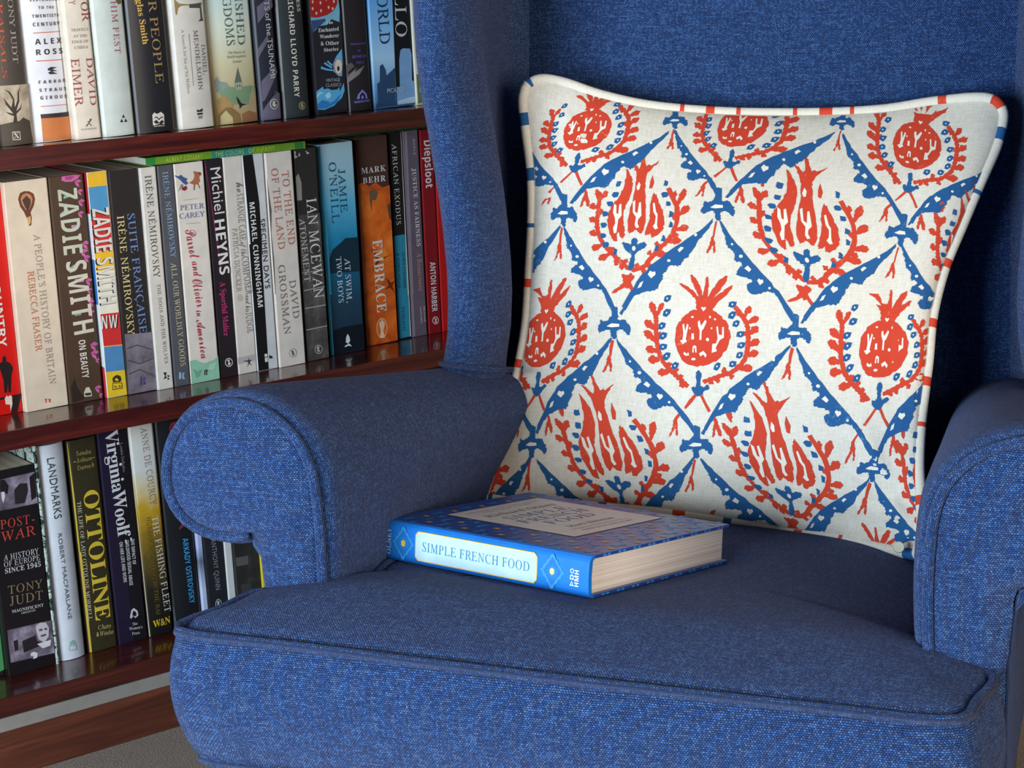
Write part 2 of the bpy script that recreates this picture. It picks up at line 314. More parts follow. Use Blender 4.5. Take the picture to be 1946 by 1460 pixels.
4,104,142,1,30,82,144,112,146,61,49,77,64,92,74,104,77,113,74,119,68,122,56,119,46,96,14,96,8,110,16,122,28,128,23,104,2,96,0,84,-1,76,4,72,14,72,28,101,69,90,64,70,46,37,0,6,-2,38,60,21,42,16,48,46,80,
4,105,86,2,10,75,115,82,110,84,104,82,98,76,92,65,91,58,96,56,102,58,108,64,114,14,40,75,75,77,40,8,55,16,68,28,72,23,48,2,32,-2,22,0,15,6,13,16,30,53,18,42,14,48,
4,108,104,1,17,82,144,112,146,40,12,42,8,49,10,71,28,76,23,54,4,42,-1,30,-1,20,3,16,11,16,24,30,52,18,42,13,46,40,75,
4,109,200,1,41,94,74,105,77,112,75,116,70,116,49,132,64,146,74,158,77,168,75,174,68,177,57,174,44,154,13,154,8,181,28,186,23,154,-1,143,-1,135,4,130,14,132,30,156,69,150,67,128,46,94,0,56,-2,98,64,96,66,84,59,64,37,37,0,0,-2,34,57,19,42,14,48,42,73,55,76,60,74,64,70,64,49,80,64,
4,110,144,1,28,94,74,106,77,115,74,122,68,123,52,98,13,98,8,125,28,130,23,98,-1,87,-1,79,4,74,14,75,28,103,69,97,67,73,46,37,0,0,-2,34,57,19,42,14,48,42,73,55,76,60,74,64,69,64,49,80,64,
4,111,112,2,18,70,77,84,74,92,66,96,54,94,43,78,21,96,31,101,26,84,14,66,10,45,0,34,-2,20,2,10,10,7,30,12,42,28,60,56,75,13,76,69,68,65,40,27,36,12,38,7,44,7,52,12,52,18,58,24,66,27,80,51,82,62,78,68,
4,114,102,1,23,43,81,44,72,73,66,78,62,80,54,54,11,56,8,62,10,84,28,88,23,64,2,50,-2,37,1,28,8,25,18,28,32,44,52,55,62,38,60,18,42,14,48,30,62,36,82,
4,115,88,1,26,52,84,56,82,52,69,60,56,66,36,63,24,72,31,77,26,50,4,36,-1,18,-2,8,4,2,12,3,22,10,27,19,26,24,20,22,13,13,8,16,6,25,7,30,12,38,28,40,63,18,42,14,48,
4,116,110,1,21,80,140,112,142,94,110,110,110,108,102,88,102,38,10,40,8,48,10,71,28,76,23,54,5,40,-1,27,-1,19,4,15,12,16,24,31,55,18,42,14,48,44,82,
4,118,118,2,32,56,76,60,70,58,50,38,12,40,8,54,8,75,22,68,31,68,45,74,62,86,74,94,77,101,75,106,70,107,62,104,50,88,25,101,30,108,36,112,31,99,21,82,18,62,3,48,-1,34,-1,22,4,18,8,14,19,30,58,20,48,16,52,47,76,7,87,59,76,46,76,33,81,26,92,40,96,51,95,60,
3,38,156,3,28,72,168,48,162,34,148,28,128,31,114,48,88,26,74,12,58,7,38,13,18,28,3,50,-2,66,0,84,8,104,24,124,0,155,0,120,40,142,70,148,85,124,85,106,58,82,85,100,100,110,114,113,130,108,149,93,162,11,70,146,80,144,88,138,90,129,88,120,82,112,68,102,54,120,52,130,54,138,61,144,9,45,61,62,72,89,40,65,23,52,20,42,23,35,30,32,38,35,50,
3,39,47,1,6,12,179,12,150,18,116,29,116,34,150,34,179,
3,44,54,1,16,26,31,18,29,14,24,12,16,13,10,18,4,24,2,24,-8,22,-17,15,-25,15,-30,31,-21,41,-8,44,6,42,20,36,28,
3,45,81,1,4,10,67,10,44,71,44,71,67,
3,58,54,2,10,28,114,20,112,14,107,12,100,14,92,20,86,28,84,35,86,42,100,35,112,12,28,28,20,26,14,20,12,13,14,5,20,0,28,-2,35,0,40,5,42,13,40,20,35,26,
3,65,167,2,8,74,172,0,0,25,0,46,50,119,50,142,0,167,0,90,172,3,82,134,56,72,109,72,
3,66,141,3,15,19,0,19,170,68,170,98,164,116,148,121,127,118,112,110,99,95,90,116,82,131,66,136,46,130,24,112,7,78,0,8,44,148,66,148,84,145,93,136,96,125,92,110,80,100,44,98,9,44,76,73,76,94,72,106,63,110,49,108,36,96,26,74,22,44,22,
3,67,177,1,24,106,173,57,161,24,129,12,83,22,45,52,12,104,-2,128,0,166,13,166,40,146,29,126,22,106,20,70,28,46,51,38,85,46,118,70,142,106,150,124,148,144,142,164,132,164,159,124,172,
3,68,188,2,9,19,0,19,170,86,170,137,158,166,125,176,86,165,44,134,12,86,0,9,44,148,82,148,120,140,144,117,151,86,146,60,125,34,82,22,44,22,
3,69,125,1,12,19,170,19,0,118,0,118,22,44,22,44,75,113,75,113,97,44,97,44,148,116,148,116,170,
3,70,117,1,10,19,170,19,0,44,0,44,80,110,80,110,102,44,102,44,148,110,148,110,170,
3,71,185,1,26,104,173,57,161,24,130,12,84,24,40,56,9,104,-2,146,4,168,12,168,84,111,84,111,62,144,62,144,27,120,21,107,20,71,28,46,52,38,85,46,118,70,142,104,150,124,148,165,134,165,158,122,172,
3,72,182,1,12,19,170,19,0,44,0,44,74,139,74,139,0,164,0,164,170,139,170,139,96,44,96,44,170,
3,73,62,1,4,19,170,19,0,44,0,44,170,
3,75,164,1,11,19,170,19,0,44,0,44,84,130,0,164,0,72,90,146,170,115,170,44,92,44,170,
3,76,122,1,6,18,170,18,0,120,0,120,22,43,22,43,170,
3,77,196,1,13,18,170,18,0,43,0,44,133,96,67,100,67,153,133,153,0,178,0,178,170,154,170,98,100,42,170,
3,78,196,1,10,18,170,18,0,42,0,42,132,156,0,176,0,176,170,154,170,154,38,38,170,
3,79,206,2,12,103,173,54,160,22,129,12,86,22,42,54,10,102,-2,152,10,184,42,194,86,183,129,152,160,12,103,150,137,142,160,119,170,86,160,52,137,29,103,20,68,29,45,52,36,86,45,119,68,142,
3,80,128,2,11,18,170,18,0,42,0,42,74,68,74,100,80,119,97,125,122,119,146,102,164,71,170,9,42,148,71,148,88,144,97,135,100,122,96,108,86,99,70,96,42,96,
3,81,206,2,19,106,173,56,162,24,131,12,86,20,46,46,16,83,0,108,-16,136,-28,166,-35,188,-13,170,-14,150,-10,124,0,160,16,186,46,195,85,183,130,151,161,12,104,150,64,139,42,114,36,85,44,53,67,30,105,20,138,29,162,52,170,84,161,118,138,142,
3,82,151,2,16,20,170,20,0,44,0,44,74,66,72,80,60,122,0,151,0,104,69,90,81,106,90,115,105,118,123,112,148,92,164,62,170,8,44,150,78,146,90,138,93,124,90,110,80,100,60,96,44,96,
3,83,114,1,29,62,173,34,167,16,152,10,128,29,92,64,69,84,42,81,32,72,23,56,20,40,22,24,31,11,44,11,14,26,4,59,-2,84,4,100,20,106,44,88,84,52,106,33,130,36,141,46,148,60,151,86,144,100,133,100,161,88,168,
3,84,151,1,8,4,170,4,148,64,148,64,0,88,0,88,148,147,148,147,170,
3,85,177,1,20,16,170,16,64,26,26,52,4,86,-2,128,6,154,30,162,67,162,170,138,170,136,56,134,44,127,34,117,27,104,22,73,22,60,26,44,43,40,54,40,170,
3,86,151,1,7,0,170,74,-2,79,-2,151,170,127,170,76,51,24,170,
3,89,151,1,9,0,170,64,90,64,0,88,0,88,90,151,170,122,170,76,112,30,170,
3,99,110,1,19,66,114,36,107,17,86,10,54,18,25,38,5,68,-2,101,4,101,26,80,20,51,23,38,36,33,56,38,76,50,89,68,94,77,93,98,83,98,107,
3,101,120,2,18,63,114,36,108,17,88,10,58,16,28,35,6,65,-2,82,-1,110,11,110,32,84,20,70,19,52,23,39,34,32,53,112,53,106,87,88,108,7,48,92,64,96,77,92,86,82,90,68,33,68,38,82,
3,102,62,1,20,56,173,43,170,32,162,24,152,20,139,18,112,2,112,2,92,18,92,18,0,40,0,40,92,60,92,60,112,40,112,42,138,50,148,68,150,74,149,74,170,
3,104,125,1,19,16,170,16,0,38,0,38,80,56,95,66,97,77,94,85,84,88,70,88,0,110,0,110,69,104,94,91,110,72,114,59,112,48,106,38,98,38,170,
3,105,54,2,4,16,112,16,0,38,0,38,112,7,28,160,16,153,16,140,28,133,39,140,41,146,39,153,
3,108,54,1,4,16,170,16,0,38,0,38,170,
3,111,138,2,12,68,114,38,107,17,86,9,58,16,26,38,6,68,-2,100,6,122,26,129,58,121,87,100,107,12,68,94,50,90,36,76,32,58,36,36,49,22,68,18,88,22,102,36,106,57,102,76,88,90,
3,116,84,1,18,42,136,0,95,0,92,20,92,20,33,24,15,36,2,56,-2,83,6,83,26,66,18,50,19,44,24,42,35,42,92,78,92,78,112,42,112,
2,65,172,2,8,0,0,63,180,110,180,172,0,132,0,119,42,54,42,41,0,4,86,152,64,74,110,74,87,148,
2,66,168,3,20,22,0,22,178,100,178,132,168,142,160,148,148,150,134,147,115,143,108,131,97,123,95,139,88,148,80,153,68,155,52,153,37,147,24,138,14,124,6,108,2,8,60,148,60,108,100,110,108,117,112,128,108,140,104,143,90,147,7,60,78,60,31,103,34,112,43,116,56,112,67,103,75,
2,67,159,1,31,81,180,107,180,134,175,150,168,138,138,112,148,98,150,85,148,74,142,65,134,58,121,54,89,58,56,64,44,72,36,84,30,106,30,144,38,144,7,112,-2,95,-2,62,2,38,18,30,28,23,41,16,72,16,106,24,137,32,150,52,170,66,176,
2,68,185,2,13,22,0,22,178,96,178,127,168,140,161,150,151,166,125,170,91,168,64,159,40,145,23,126,10,102,2,11,60,148,60,31,76,31,107,38,125,58,132,90,130,108,126,122,118,134,108,142,96,146,
2,69,140,1,12,22,0,22,178,126,178,126,148,60,148,60,108,121,108,121,78,60,78,60,31,126,31,126,0,
2,70,138,1,10,22,0,22,178,125,178,125,148,60,148,60,102,120,102,120,70,60,70,60,0,
2,71,181,1,33,89,180,117,180,144,176,161,170,148,140,122,148,108,150,88,146,79,142,65,130,56,112,54,89,56,67,62,50,74,36,90,30,124,32,124,69,90,69,90,100,161,100,161,8,122,-2,98,-2,73,0,52,8,36,21,24,39,17,62,16,108,26,138,34,150,57,170,
2,72,192,1,12,22,0,22,178,60,178,60,108,131,108,131,178,169,178,169,0,131,0,131,77,60,77,60,0,
2,73,98,1,12,8,157,8,178,90,178,90,157,68,147,68,32,90,22,90,0,8,0,8,22,30,32,30,147,
2,75,166,1,12,22,0,22,178,60,178,60,97,124,178,166,178,104,100,166,0,123,0,76,76,60,64,60,0,
2,76,141,1,6,22,0,22,178,60,178,60,31,133,31,133,0,
2,77,236,1,13,22,0,22,178,74,178,117,42,162,178,214,178,214,0,178,0,180,140,133,0,98,0,54,140,56,0,
2,78,203,1,10,22,0,22,178,70,178,148,45,147,178,181,178,181,0,133,0,54,135,56,0,
2,79,199,2,19,82,180,118,180,148,170,159,162,176,138,184,107,184,72,176,41,159,18,134,2,100,-2,66,2,40,18,24,42,16,72,16,108,24,138,40,162,52,170,18,100,150,85,148,74,142,65,134,56,107,56,72,65,46,74,36,85,31,114,31,126,36,134,46,140,58,145,90,140,122,134,134,126,142,114,148,
2,80,157,2,13,22,0,22,178,100,177,117,172,130,164,138,152,144,139,146,123,140,94,127,78,106,67,60,64,60,0,8,60,148,60,94,82,95,98,101,104,106,108,122,104,136,94,144,
2,82,165,2,17,22,0,22,178,96,177,114,172,128,166,138,155,144,142,146,125,144,110,138,98,124,84,112,78,165,0,123,0,80,68,60,68,60,0,9,60,148,60,100,84,100,100,106,104,110,108,124,106,132,99,142,83,147,
2,83,138,1,37,56,180,83,180,109,176,127,168,115,139,86,148,66,149,56,144,51,136,52,126,54,120,108,90,118,79,126,66,128,50,126,34,120,22,110,12,98,4,82,-1,44,-2,12,8,12,44,47,31,65,29,80,31,88,38,91,48,86,60,33,90,21,104,16,116,14,130,16,145,20,158,30,168,42,175,
2,84,144,1,8,5,147,5,178,140,178,140,147,92,147,92,0,54,0,54,147,
2,85,189,1,23,22,64,22,178,59,178,60,56,63,46,68,38,84,30,106,30,115,34,126,46,129,57,130,178,168,178,167,51,160,30,154,20,135,6,110,-2,72,0,54,6,40,16,30,29,24,45,
2,86,162,1,8,60,0,0,178,38,178,82,33,90,72,124,178,162,178,102,0,
2,87,242,1,14,46,0,0,178,38,178,69,34,77,78,103,178,139,178,173,34,204,178,242,178,196,0,154,0,120,133,88,0,
2,88,167,1,12,60,92,4,178,46,178,84,114,122,178,162,178,106,90,167,0,124,0,82,68,40,0,0,0,
2,89,156,1,9,60,68,0,178,41,178,78,105,116,178,156,178,97,70,97,0,60,0,
2,90,144,1,10,8,148,8,178,136,178,136,154,51,31,139,31,139,0,6,0,6,24,92,148,
2,101,148,2,25,76,139,94,137,108,132,120,123,130,110,135,96,137,59,49,59,54,41,65,30,74,26,100,26,130,36,130,8,108,0,82,-2,56,1,45,5,27,19,16,40,12,52,12,82,20,107,33,125,52,136,8,69,112,58,106,54,100,50,84,102,84,99,98,90,109,84,112,
2,105,76,2,11,44,190,56,183,58,172,56,161,48,156,38,154,28,156,20,161,18,172,20,183,28,188,4,20,0,20,136,57,136,57,0,
2,108,76,1,4,20,0,20,190,57,190,57,0,
2,111,154,2,21,58,137,78,139,102,136,121,124,135,107,142,83,142,48,136,30,126,16,112,6,96,0,77,-2,54,1,34,12,26,20,15,41,12,54,13,90,19,107,29,121,42,131,13,68,108,61,104,52,91,50,81,52,46,61,32,68,28,86,28,94,32,102,46,105,81,99,99,86,108,
2,112,158,2,21,96,139,110,137,122,131,133,121,140,108,146,90,146,47,140,30,132,16,122,6,109,0,94,-2,78,0,55,15,57,-60,20,-60,20,136,50,136,55,119,66,129,78,136,13,60,93,57,69,60,46,68,32,74,29,92,29,98,32,106,46,109,69,106,92,98,105,84,110,68,106,
2,115,124,1,31,50,138,82,138,114,128,102,102,77,110,56,110,50,108,48,100,55,93,97,73,106,65,112,55,115,40,108,17,100,8,89,2,74,-2,40,-2,12,6,12,36,44,26,64,25,74,28,78,33,76,43,28,69,18,77,13,88,13,112,18,122,26,130,
2,116,108,1,20,26,137,37,166,61,166,61,136,99,136,99,108,61,108,62,38,66,31,72,28,100,32,100,4,73,-2,51,0,38,5,29,16,24,32,24,108,6,108,6,124,
0,65,172,2,21,132,177,138,177,132,16,136,9,153,5,152,0,82,0,84,5,98,7,106,20,108,59,47,58,18,24,12,14,14,8,30,5,28,0,-32,0,-30,5,-20,6,-10,12,3,54,68,111,136,108,68,
0,66,163,3,23,30,168,32,173,96,173,127,169,146,156,153,136,148,118,134,104,110,94,127,84,136,72,140,54,136,34,124,18,104,6,78,0,-12,0,-12,5,3,7,10,14,16,27,49,156,47,163,11,81,163,74,149,61,99,72,96,102,101,113,107,120,115,125,125,126,138,123,152,112,162,14,57,85,39,16,41,11,52,8,74,9,87,14,98,21,106,30,110,42,111,66,108,74,94,85,84,88,61,88,
0,67,175,1,39,120,177,160,169,169,175,174,175,164,124,158,124,158,142,149,159,133,168,122,168,102,165,82,154,65,138,51,116,42,92,39,65,40,48,45,34,52,22,62,14,74,8,88,7,110,10,130,21,148,38,154,34,132,13,108,0,82,-4,55,0,34,11,18,29,14,40,10,66,13,90,23,114,38,136,68,162,84,170,
0,68,189,2,23,30,168,32,173,114,172,141,164,152,158,168,140,174,128,178,102,178,88,170,63,156,40,136,22,123,14,95,4,79,1,-14,0,-12,5,2,7,10,14,16,27,49,156,47,162,41,166,15,82,164,76,158,39,18,42,12,64,8,77,9,100,16,120,30,134,48,144,70,150,107,143,138,136,150,124,158,111,163,
0,69,169,1,39,30,168,32,173,164,173,156,136,152,136,150,154,144,160,132,164,82,164,77,158,60,97,92,98,108,102,112,107,120,122,124,122,107,60,102,60,102,78,100,84,90,88,58,88,39,18,41,12,51,9,86,9,105,12,120,20,133,32,144,48,149,48,131,0,-12,0,-12,5,2,7,10,14,49,156,47,162,41,166,
0,70,151,1,33,31,168,33,173,157,173,149,132,144,137,144,146,138,158,114,164,84,163,78,158,62,96,96,98,105,102,118,121,123,121,106,58,101,58,102,76,98,84,88,87,60,88,42,16,44,10,50,6,63,4,62,0,-12,0,-10,5,4,7,12,14,50,156,48,162,42,166,
0,71,202,1,48,102,175,122,177,144,174,173,164,181,167,188,175,192,175,180,122,176,122,168,147,150,163,124,168,108,167,94,162,70,143,51,114,44,97,40,64,41,47,46,32,54,20,66,11,79,6,95,4,112,6,125,14,132,24,142,69,140,76,120,80,121,84,193,84,192,80,178,78,166,58,155,13,134,4,114,-2,92,-4,62,0,37,12,28,20,14,41,10,68,14,92,23,115,38,136,68,162,
0,72,194,1,44,30,168,32,173,100,173,100,168,86,166,78,160,61,100,69,96,139,98,142,102,155,156,153,162,147,166,136,168,138,173,206,173,205,168,191,166,184,160,145,17,147,10,153,6,164,5,162,0,94,0,95,5,108,7,116,14,136,84,128,87,57,86,39,17,41,10,47,6,58,5,56,0,-12,0,-12,5,2,7,10,14,16,27,49,156,47,162,41,166,
0,73,92,1,20,31,168,33,173,102,173,102,168,88,166,80,160,74,146,41,17,43,10,49,6,60,5,58,0,-12,0,-10,5,4,7,12,14,17,27,50,156,48,162,42,166,
0,74,96,1,24,36,168,38,173,109,173,108,168,95,166,88,161,52,34,46,20,30,2,20,-2,8,-4,-6,-1,-16,7,-19,18,-18,26,-12,30,-2,32,5,26,5,6,7,4,14,4,26,28,58,156,56,163,
0,75,169,1,43,30,168,32,173,100,173,98,168,86,166,78,160,73,148,60,94,64,94,133,150,140,162,134,168,125,168,126,173,186,173,185,168,176,167,160,159,83,98,142,14,152,7,163,5,162,0,88,0,90,5,103,7,106,11,102,26,60,87,56,84,39,18,41,10,48,6,60,5,59,0,-12,0,-12,5,2,7,10,14,16,27,49,156,47,162,41,166,
0,76,167,1,25,34,168,35,173,104,173,102,168,90,166,82,160,76,146,43,19,45,12,50,10,91,9,111,12,126,19,138,31,148,49,154,49,137,0,-9,0,-8,5,6,7,14,14,20,27,53,156,51,162,44,166,
0,77,220,1,35,31,168,32,173,79,173,97,40,185,173,232,173,231,168,217,166,210,160,204,146,170,17,172,10,178,6,190,5,188,0,120,0,121,4,134,7,142,14,179,146,82,0,78,0,58,146,25,23,25,14,29,8,44,5,42,0,-14,0,-12,5,4,8,11,17,50,156,48,162,42,166,
0,78,186,1,26,30,168,32,173,68,173,132,40,162,157,160,164,142,168,143,173,200,173,198,168,182,165,175,156,130,-4,126,-4,58,139,26,16,27,10,46,5,44,0,-12,0,-12,5,2,7,10,14,50,152,47,160,41,166,
0,79,192,2,25,119,177,132,176,154,169,170,155,176,146,183,125,184,104,180,84,167,56,149,32,126,12,110,4,93,-2,74,-4,50,0,30,10,16,26,9,48,8,72,14,94,24,116,39,136,56,152,76,165,97,174,22,120,170,102,166,84,156,68,140,54,118,42,88,36,60,38,37,46,16,54,9,64,5,75,4,92,7,108,16,122,30,134,48,148,78,154,101,156,124,152,148,146,158,139,164,
0,80,150,2,22,30,168,32,173,100,173,128,168,146,156,152,134,151,124,144,108,129,94,108,86,57,82,39,17,42,10,48,6,62,5,60,0,-12,0,-12,5,2,7,10,13,49,156,47,163,10,101,164,83,164,78,160,60,92,88,92,100,96,118,112,122,122,123,145,116,158,
0,82,168,2,28,30,168,32,173,121,172,144,163,156,146,158,136,152,114,136,98,108,88,138,16,146,8,157,5,156,0,117,0,82,85,57,86,40,17,42,10,48,6,60,5,59,0,-12,0,-12,5,3,7,10,14,16,27,49,156,47,163,10,84,164,78,159,59,94,76,93,104,98,123,113,128,123,129,136,125,152,113,162,
0,83,138,1,43,98,176,116,170,126,176,131,176,123,126,119,126,115,150,104,164,86,169,71,166,61,155,58,135,66,119,106,72,110,60,112,47,109,29,100,14,86,3,68,-3,46,-2,16,5,11,4,6,-3,1,-3,10,54,14,54,16,40,26,17,43,6,60,4,72,8,80,16,86,26,88,44,80,60,42,104,35,118,33,132,36,148,44,161,56,171,64,174,
0,84,156,1,26,16,132,28,173,172,173,164,130,159,130,158,146,153,158,148,162,129,164,114,162,74,16,76,9,83,6,98,5,97,0,18,0,20,5,36,7,42,12,52,34,86,160,79,164,54,162,40,158,32,150,22,131,
0,85,182,1,37,26,168,26,173,100,173,98,168,88,168,78,162,72,150,45,48,46,32,54,17,70,10,90,9,106,14,118,24,128,38,158,148,158,158,154,165,139,168,140,173,198,173,198,168,186,167,179,163,166,133,142,46,125,14,108,2,87,-3,58,-2,45,2,34,9,26,18,21,29,20,42,46,156,44,164,
0,86,162,1,22,14,168,15,173,84,173,83,168,68,166,65,164,61,152,56,36,150,148,156,160,154,165,138,168,139,173,192,173,190,168,180,165,159,143,36,-4,30,-4,36,154,32,164,23,168,
0,87,220,1,35,15,168,16,173,86,173,84,168,70,166,66,164,62,152,57,43,120,132,120,154,116,164,100,168,100,173,167,173,166,168,152,166,148,162,144,141,140,45,208,148,212,160,210,164,194,168,196,173,248,173,246,168,237,166,222,150,119,-4,114,-4,119,116,36,-4,31,-4,36,154,32,164,
0,88,170,1,40,22,168,24,173,100,173,99,168,86,167,81,164,79,158,96,104,143,150,148,161,147,165,130,168,132,173,192,173,190,168,179,166,154,146,100,94,126,15,134,8,152,5,150,0,72,0,74,5,91,7,95,11,94,28,78,74,30,26,24,13,26,8,44,4,43,0,-24,0,-22,4,-11,7,0,14,74,86,50,157,40,166,
0,89,154,1,29,5,168,6,173,82,173,80,168,64,166,60,161,62,146,84,88,138,152,140,159,138,164,120,168,122,173,181,173,180,168,170,164,146,142,88,76,72,15,74,8,96,4,94,0,18,0,20,4,39,8,46,16,62,75,34,150,24,163,
0,97,128,2,27,68,118,78,116,84,112,86,104,90,115,109,115,82,16,84,14,91,15,105,30,108,27,96,10,84,0,73,-3,64,2,62,8,71,44,53,18,36,2,18,-3,8,0,3,4,-2,16,2,52,14,78,34,102,45,111,14,76,110,69,112,61,110,46,99,33,78,20,39,21,19,24,14,30,12,38,14,52,26,72,60,81,89,80,104,
0,98,127,2,21,60,180,38,94,51,107,65,115,80,118,98,114,110,100,114,81,111,61,102,42,88,24,72,10,52,0,30,-3,14,0,-1,10,-1,19,34,165,30,169,19,170,20,174,14,70,106,62,104,47,94,35,75,18,14,20,8,26,4,36,4,54,8,70,23,88,56,92,78,89,93,81,102,
0,99,111,1,34,62,116,82,117,92,112,98,104,99,95,96,89,90,86,81,86,77,90,82,108,74,112,64,110,48,101,34,84,25,62,22,40,25,24,33,12,46,8,58,11,72,18,85,30,89,26,72,10,54,0,37,-3,17,2,4,17,1,28,0,48,4,65,12,81,24,95,50,113,
0,100,132,2,30,128,180,87,16,90,12,98,14,114,30,118,27,98,4,86,-2,74,-2,70,3,68,10,75,42,58,16,41,2,23,-3,9,0,4,5,-2,18,-2,36,2,54,16,81,30,97,48,112,66,118,80,117,90,110,102,164,98,168,87,170,88,174,15,74,112,66,110,49,100,28,66,20,40,20,24,23,16,30,11,38,11,48,16,66,38,83,76,86,96,85,104,80,110,
0,101,107,2,28,61,116,80,117,90,113,96,104,94,89,88,80,78,70,45,57,23,53,21,36,24,22,32,12,44,10,56,12,69,18,82,30,86,26,70,10,52,0,33,-2,14,2,2,16,0,25,-1,45,4,62,12,78,24,93,49,112,9,67,111,56,108,46,99,31,78,24,59,52,67,70,82,74,91,75,106,
0,102,74,1,38,80,182,92,179,100,172,102,164,101,157,97,154,86,153,82,156,82,172,76,174,68,171,60,160,49,114,78,114,77,106,48,106,25,3,12,-32,3,-46,-7,-54,-18,-57,-26,-55,-32,-50,-34,-44,-30,-34,-20,-33,-18,-36,-18,-49,-11,-49,-7,-46,5,-10,26,106,2,106,4,114,28,114,36,143,42,156,60,175,
0,103,106,3,37,56,118,92,110,108,110,108,99,90,99,92,88,89,72,80,58,66,48,50,43,30,43,22,32,24,28,64,12,78,2,82,-6,83,-15,80,-30,70,-43,55,-52,35,-56,12,-56,-8,-49,-18,-36,-20,-28,-16,-14,-5,-2,14,9,4,16,3,24,22,45,12,52,6,62,4,72,7,88,16,102,38,116,14,50,112,40,106,32,96,26,82,26,57,32,50,42,48,52,51,60,59,67,71,70,85,70,98,66,108,60,112,12,20,7,6,-2,-1,-12,-4,-24,0,-38,10,-46,28,-50,49,-46,62,-37,66,-22,64,-15,49,-4,
0,104,150,1,34,24,180,27,190,73,190,53,102,56,102,70,122,86,132,102,136,117,133,126,124,128,102,114,26,118,14,124,14,140,19,144,12,123,-1,114,-2,101,0,93,10,91,32,105,106,104,114,100,118,94,120,84,118,74,112,64,102,50,76,32,0,10,0,44,168,42,174,36,178,
0,105,66,2,9,46,172,52,170,58,162,57,153,49,147,40,148,33,156,33,162,40,170,17,48,118,48,110,22,20,24,13,32,14,48,31,52,28,38,10,25,0,12,-3,6,-2,2,3,4,32,22,98,20,104,6,107,8,112,
0,108,64,1,15,64,180,21,18,23,14,30,14,46,30,50,27,36,10,22,0,12,-3,1,3,1,20,38,161,36,167,22,171,22,176,
0,109,205,1,46,48,116,34,66,58,94,79,112,98,118,106,116,112,111,113,103,106,68,128,96,148,112,167,118,176,116,180,111,178,83,162,18,163,14,168,14,186,32,190,28,177,11,165,0,152,-3,146,-1,142,4,140,17,160,95,157,102,148,102,138,96,121,78,96,35,85,0,66,0,91,90,90,100,82,102,63,90,42,66,24,26,15,0,-5,0,23,98,21,103,6,107,8,112,
0,110,136,1,33,50,116,34,66,58,94,70,104,90,116,98,118,106,116,111,111,109,83,92,18,94,13,102,15,116,34,120,31,108,12,96,0,83,-4,76,-2,72,3,70,10,90,94,88,102,80,102,64,91,38,58,28,39,16,0,-4,0,23,98,22,103,6,106,8,110,42,116,
0,111,130,2,19,75,118,97,113,112,98,116,88,116,68,112,52,102,35,90,20,64,2,40,-3,28,-2,10,8,0,26,-2,38,2,57,10,76,23,92,39,106,56,114,16,74,112,58,106,42,91,29,68,22,43,22,23,26,11,30,8,42,4,56,8,68,18,78,32,90,58,95,84,92,100,86,108,
0,112,127,2,29,70,115,84,118,100,114,106,109,114,94,114,74,108,54,98,34,83,18,66,5,47,-2,30,-2,18,2,8,-42,10,-48,16,-50,28,-52,28,-56,-36,-56,-34,-51,-22,-49,-16,-44,22,98,21,103,6,106,8,111,48,116,42,93,56,107,14,74,106,58,101,50,94,38,74,24,15,25,8,38,4,51,7,64,16,76,30,88,57,92,76,92,91,88,101,
0,114,84,1,21,46,118,46,114,34,67,51,95,66,112,78,118,86,114,88,106,86,97,82,92,72,90,65,94,64,100,44,74,28,41,16,0,-5,0,21,96,19,102,5,106,6,110,
0,115,92,1,35,38,117,58,116,72,112,78,117,82,117,77,80,73,80,68,98,60,108,48,112,41,110,36,104,34,97,38,85,64,46,67,33,64,20,58,10,48,2,36,-2,17,-2,2,2,-8,-2,-3,40,2,40,5,20,9,13,20,5,32,4,41,10,46,20,46,32,17,77,16,96,24,110,
0,116,70,1,22,38,128,50,146,56,146,47,114,68,114,66,106,45,106,22,17,24,12,32,14,46,30,50,26,37,10,24,0,12,-3,6,-2,2,2,2,23,24,106,8,106,8,110,24,116,
0,117,136,1,33,47,117,22,20,23,16,30,12,40,16,52,26,72,52,90,88,98,115,117,115,92,18,94,12,102,14,118,31,121,28,108,10,96,0,83,-3,76,-2,72,3,70,16,82,57,58,24,37,4,27,-2,12,-2,6,2,2,9,7,43,21,99,19,104,5,107,6,112,
0,118,110,1,20,93,118,98,114,102,102,97,84,82,60,28,-3,23,-3,14,96,10,103,-2,106,-2,112,30,118,33,112,41,22,76,64,88,83,89,90,78,105,79,113,84,116,
0,120,104,1,35,38,117,42,110,49,77,80,115,89,118,99,113,100,104,96,98,77,100,70,94,50,68,62,18,66,14,74,15,89,32,92,28,80,11,68,0,58,-3,50,-1,44,6,35,45,8,8,-2,0,-15,-2,-22,3,-22,12,-18,18,0,16,7,19,34,55,22,100,18,104,-1,106,0,110,
0,121,100,1,27,24,118,26,116,46,22,81,87,78,94,70,102,69,110,74,116,84,117,89,114,92,106,91,90,86,76,26,-20,-2,-51,-12,-56,-23,-56,-28,-50,-28,-42,-21,-37,-4,-40,1,-39,30,-2,9,96,4,103,-9,107,-8,112
]
GL = {}
def read_letters():
    i = 0
    while i < len(LETTERS):
        face, code, adv, nc = LETTERS[i:i + 4]; i += 4
        cs = []
        for _ in range(nc):
            m = LETTERS[i]; i += 1
            cs.append([(LETTERS[i + 2 * k] / 250.0, LETTERS[i + 2 * k + 1] / 250.0) for k in range(m)]); i += 2 * m
        GL['SBNGC'[face] + chr(code)] = (adv / 250.0, cs)
read_letters()
_TESS = {}
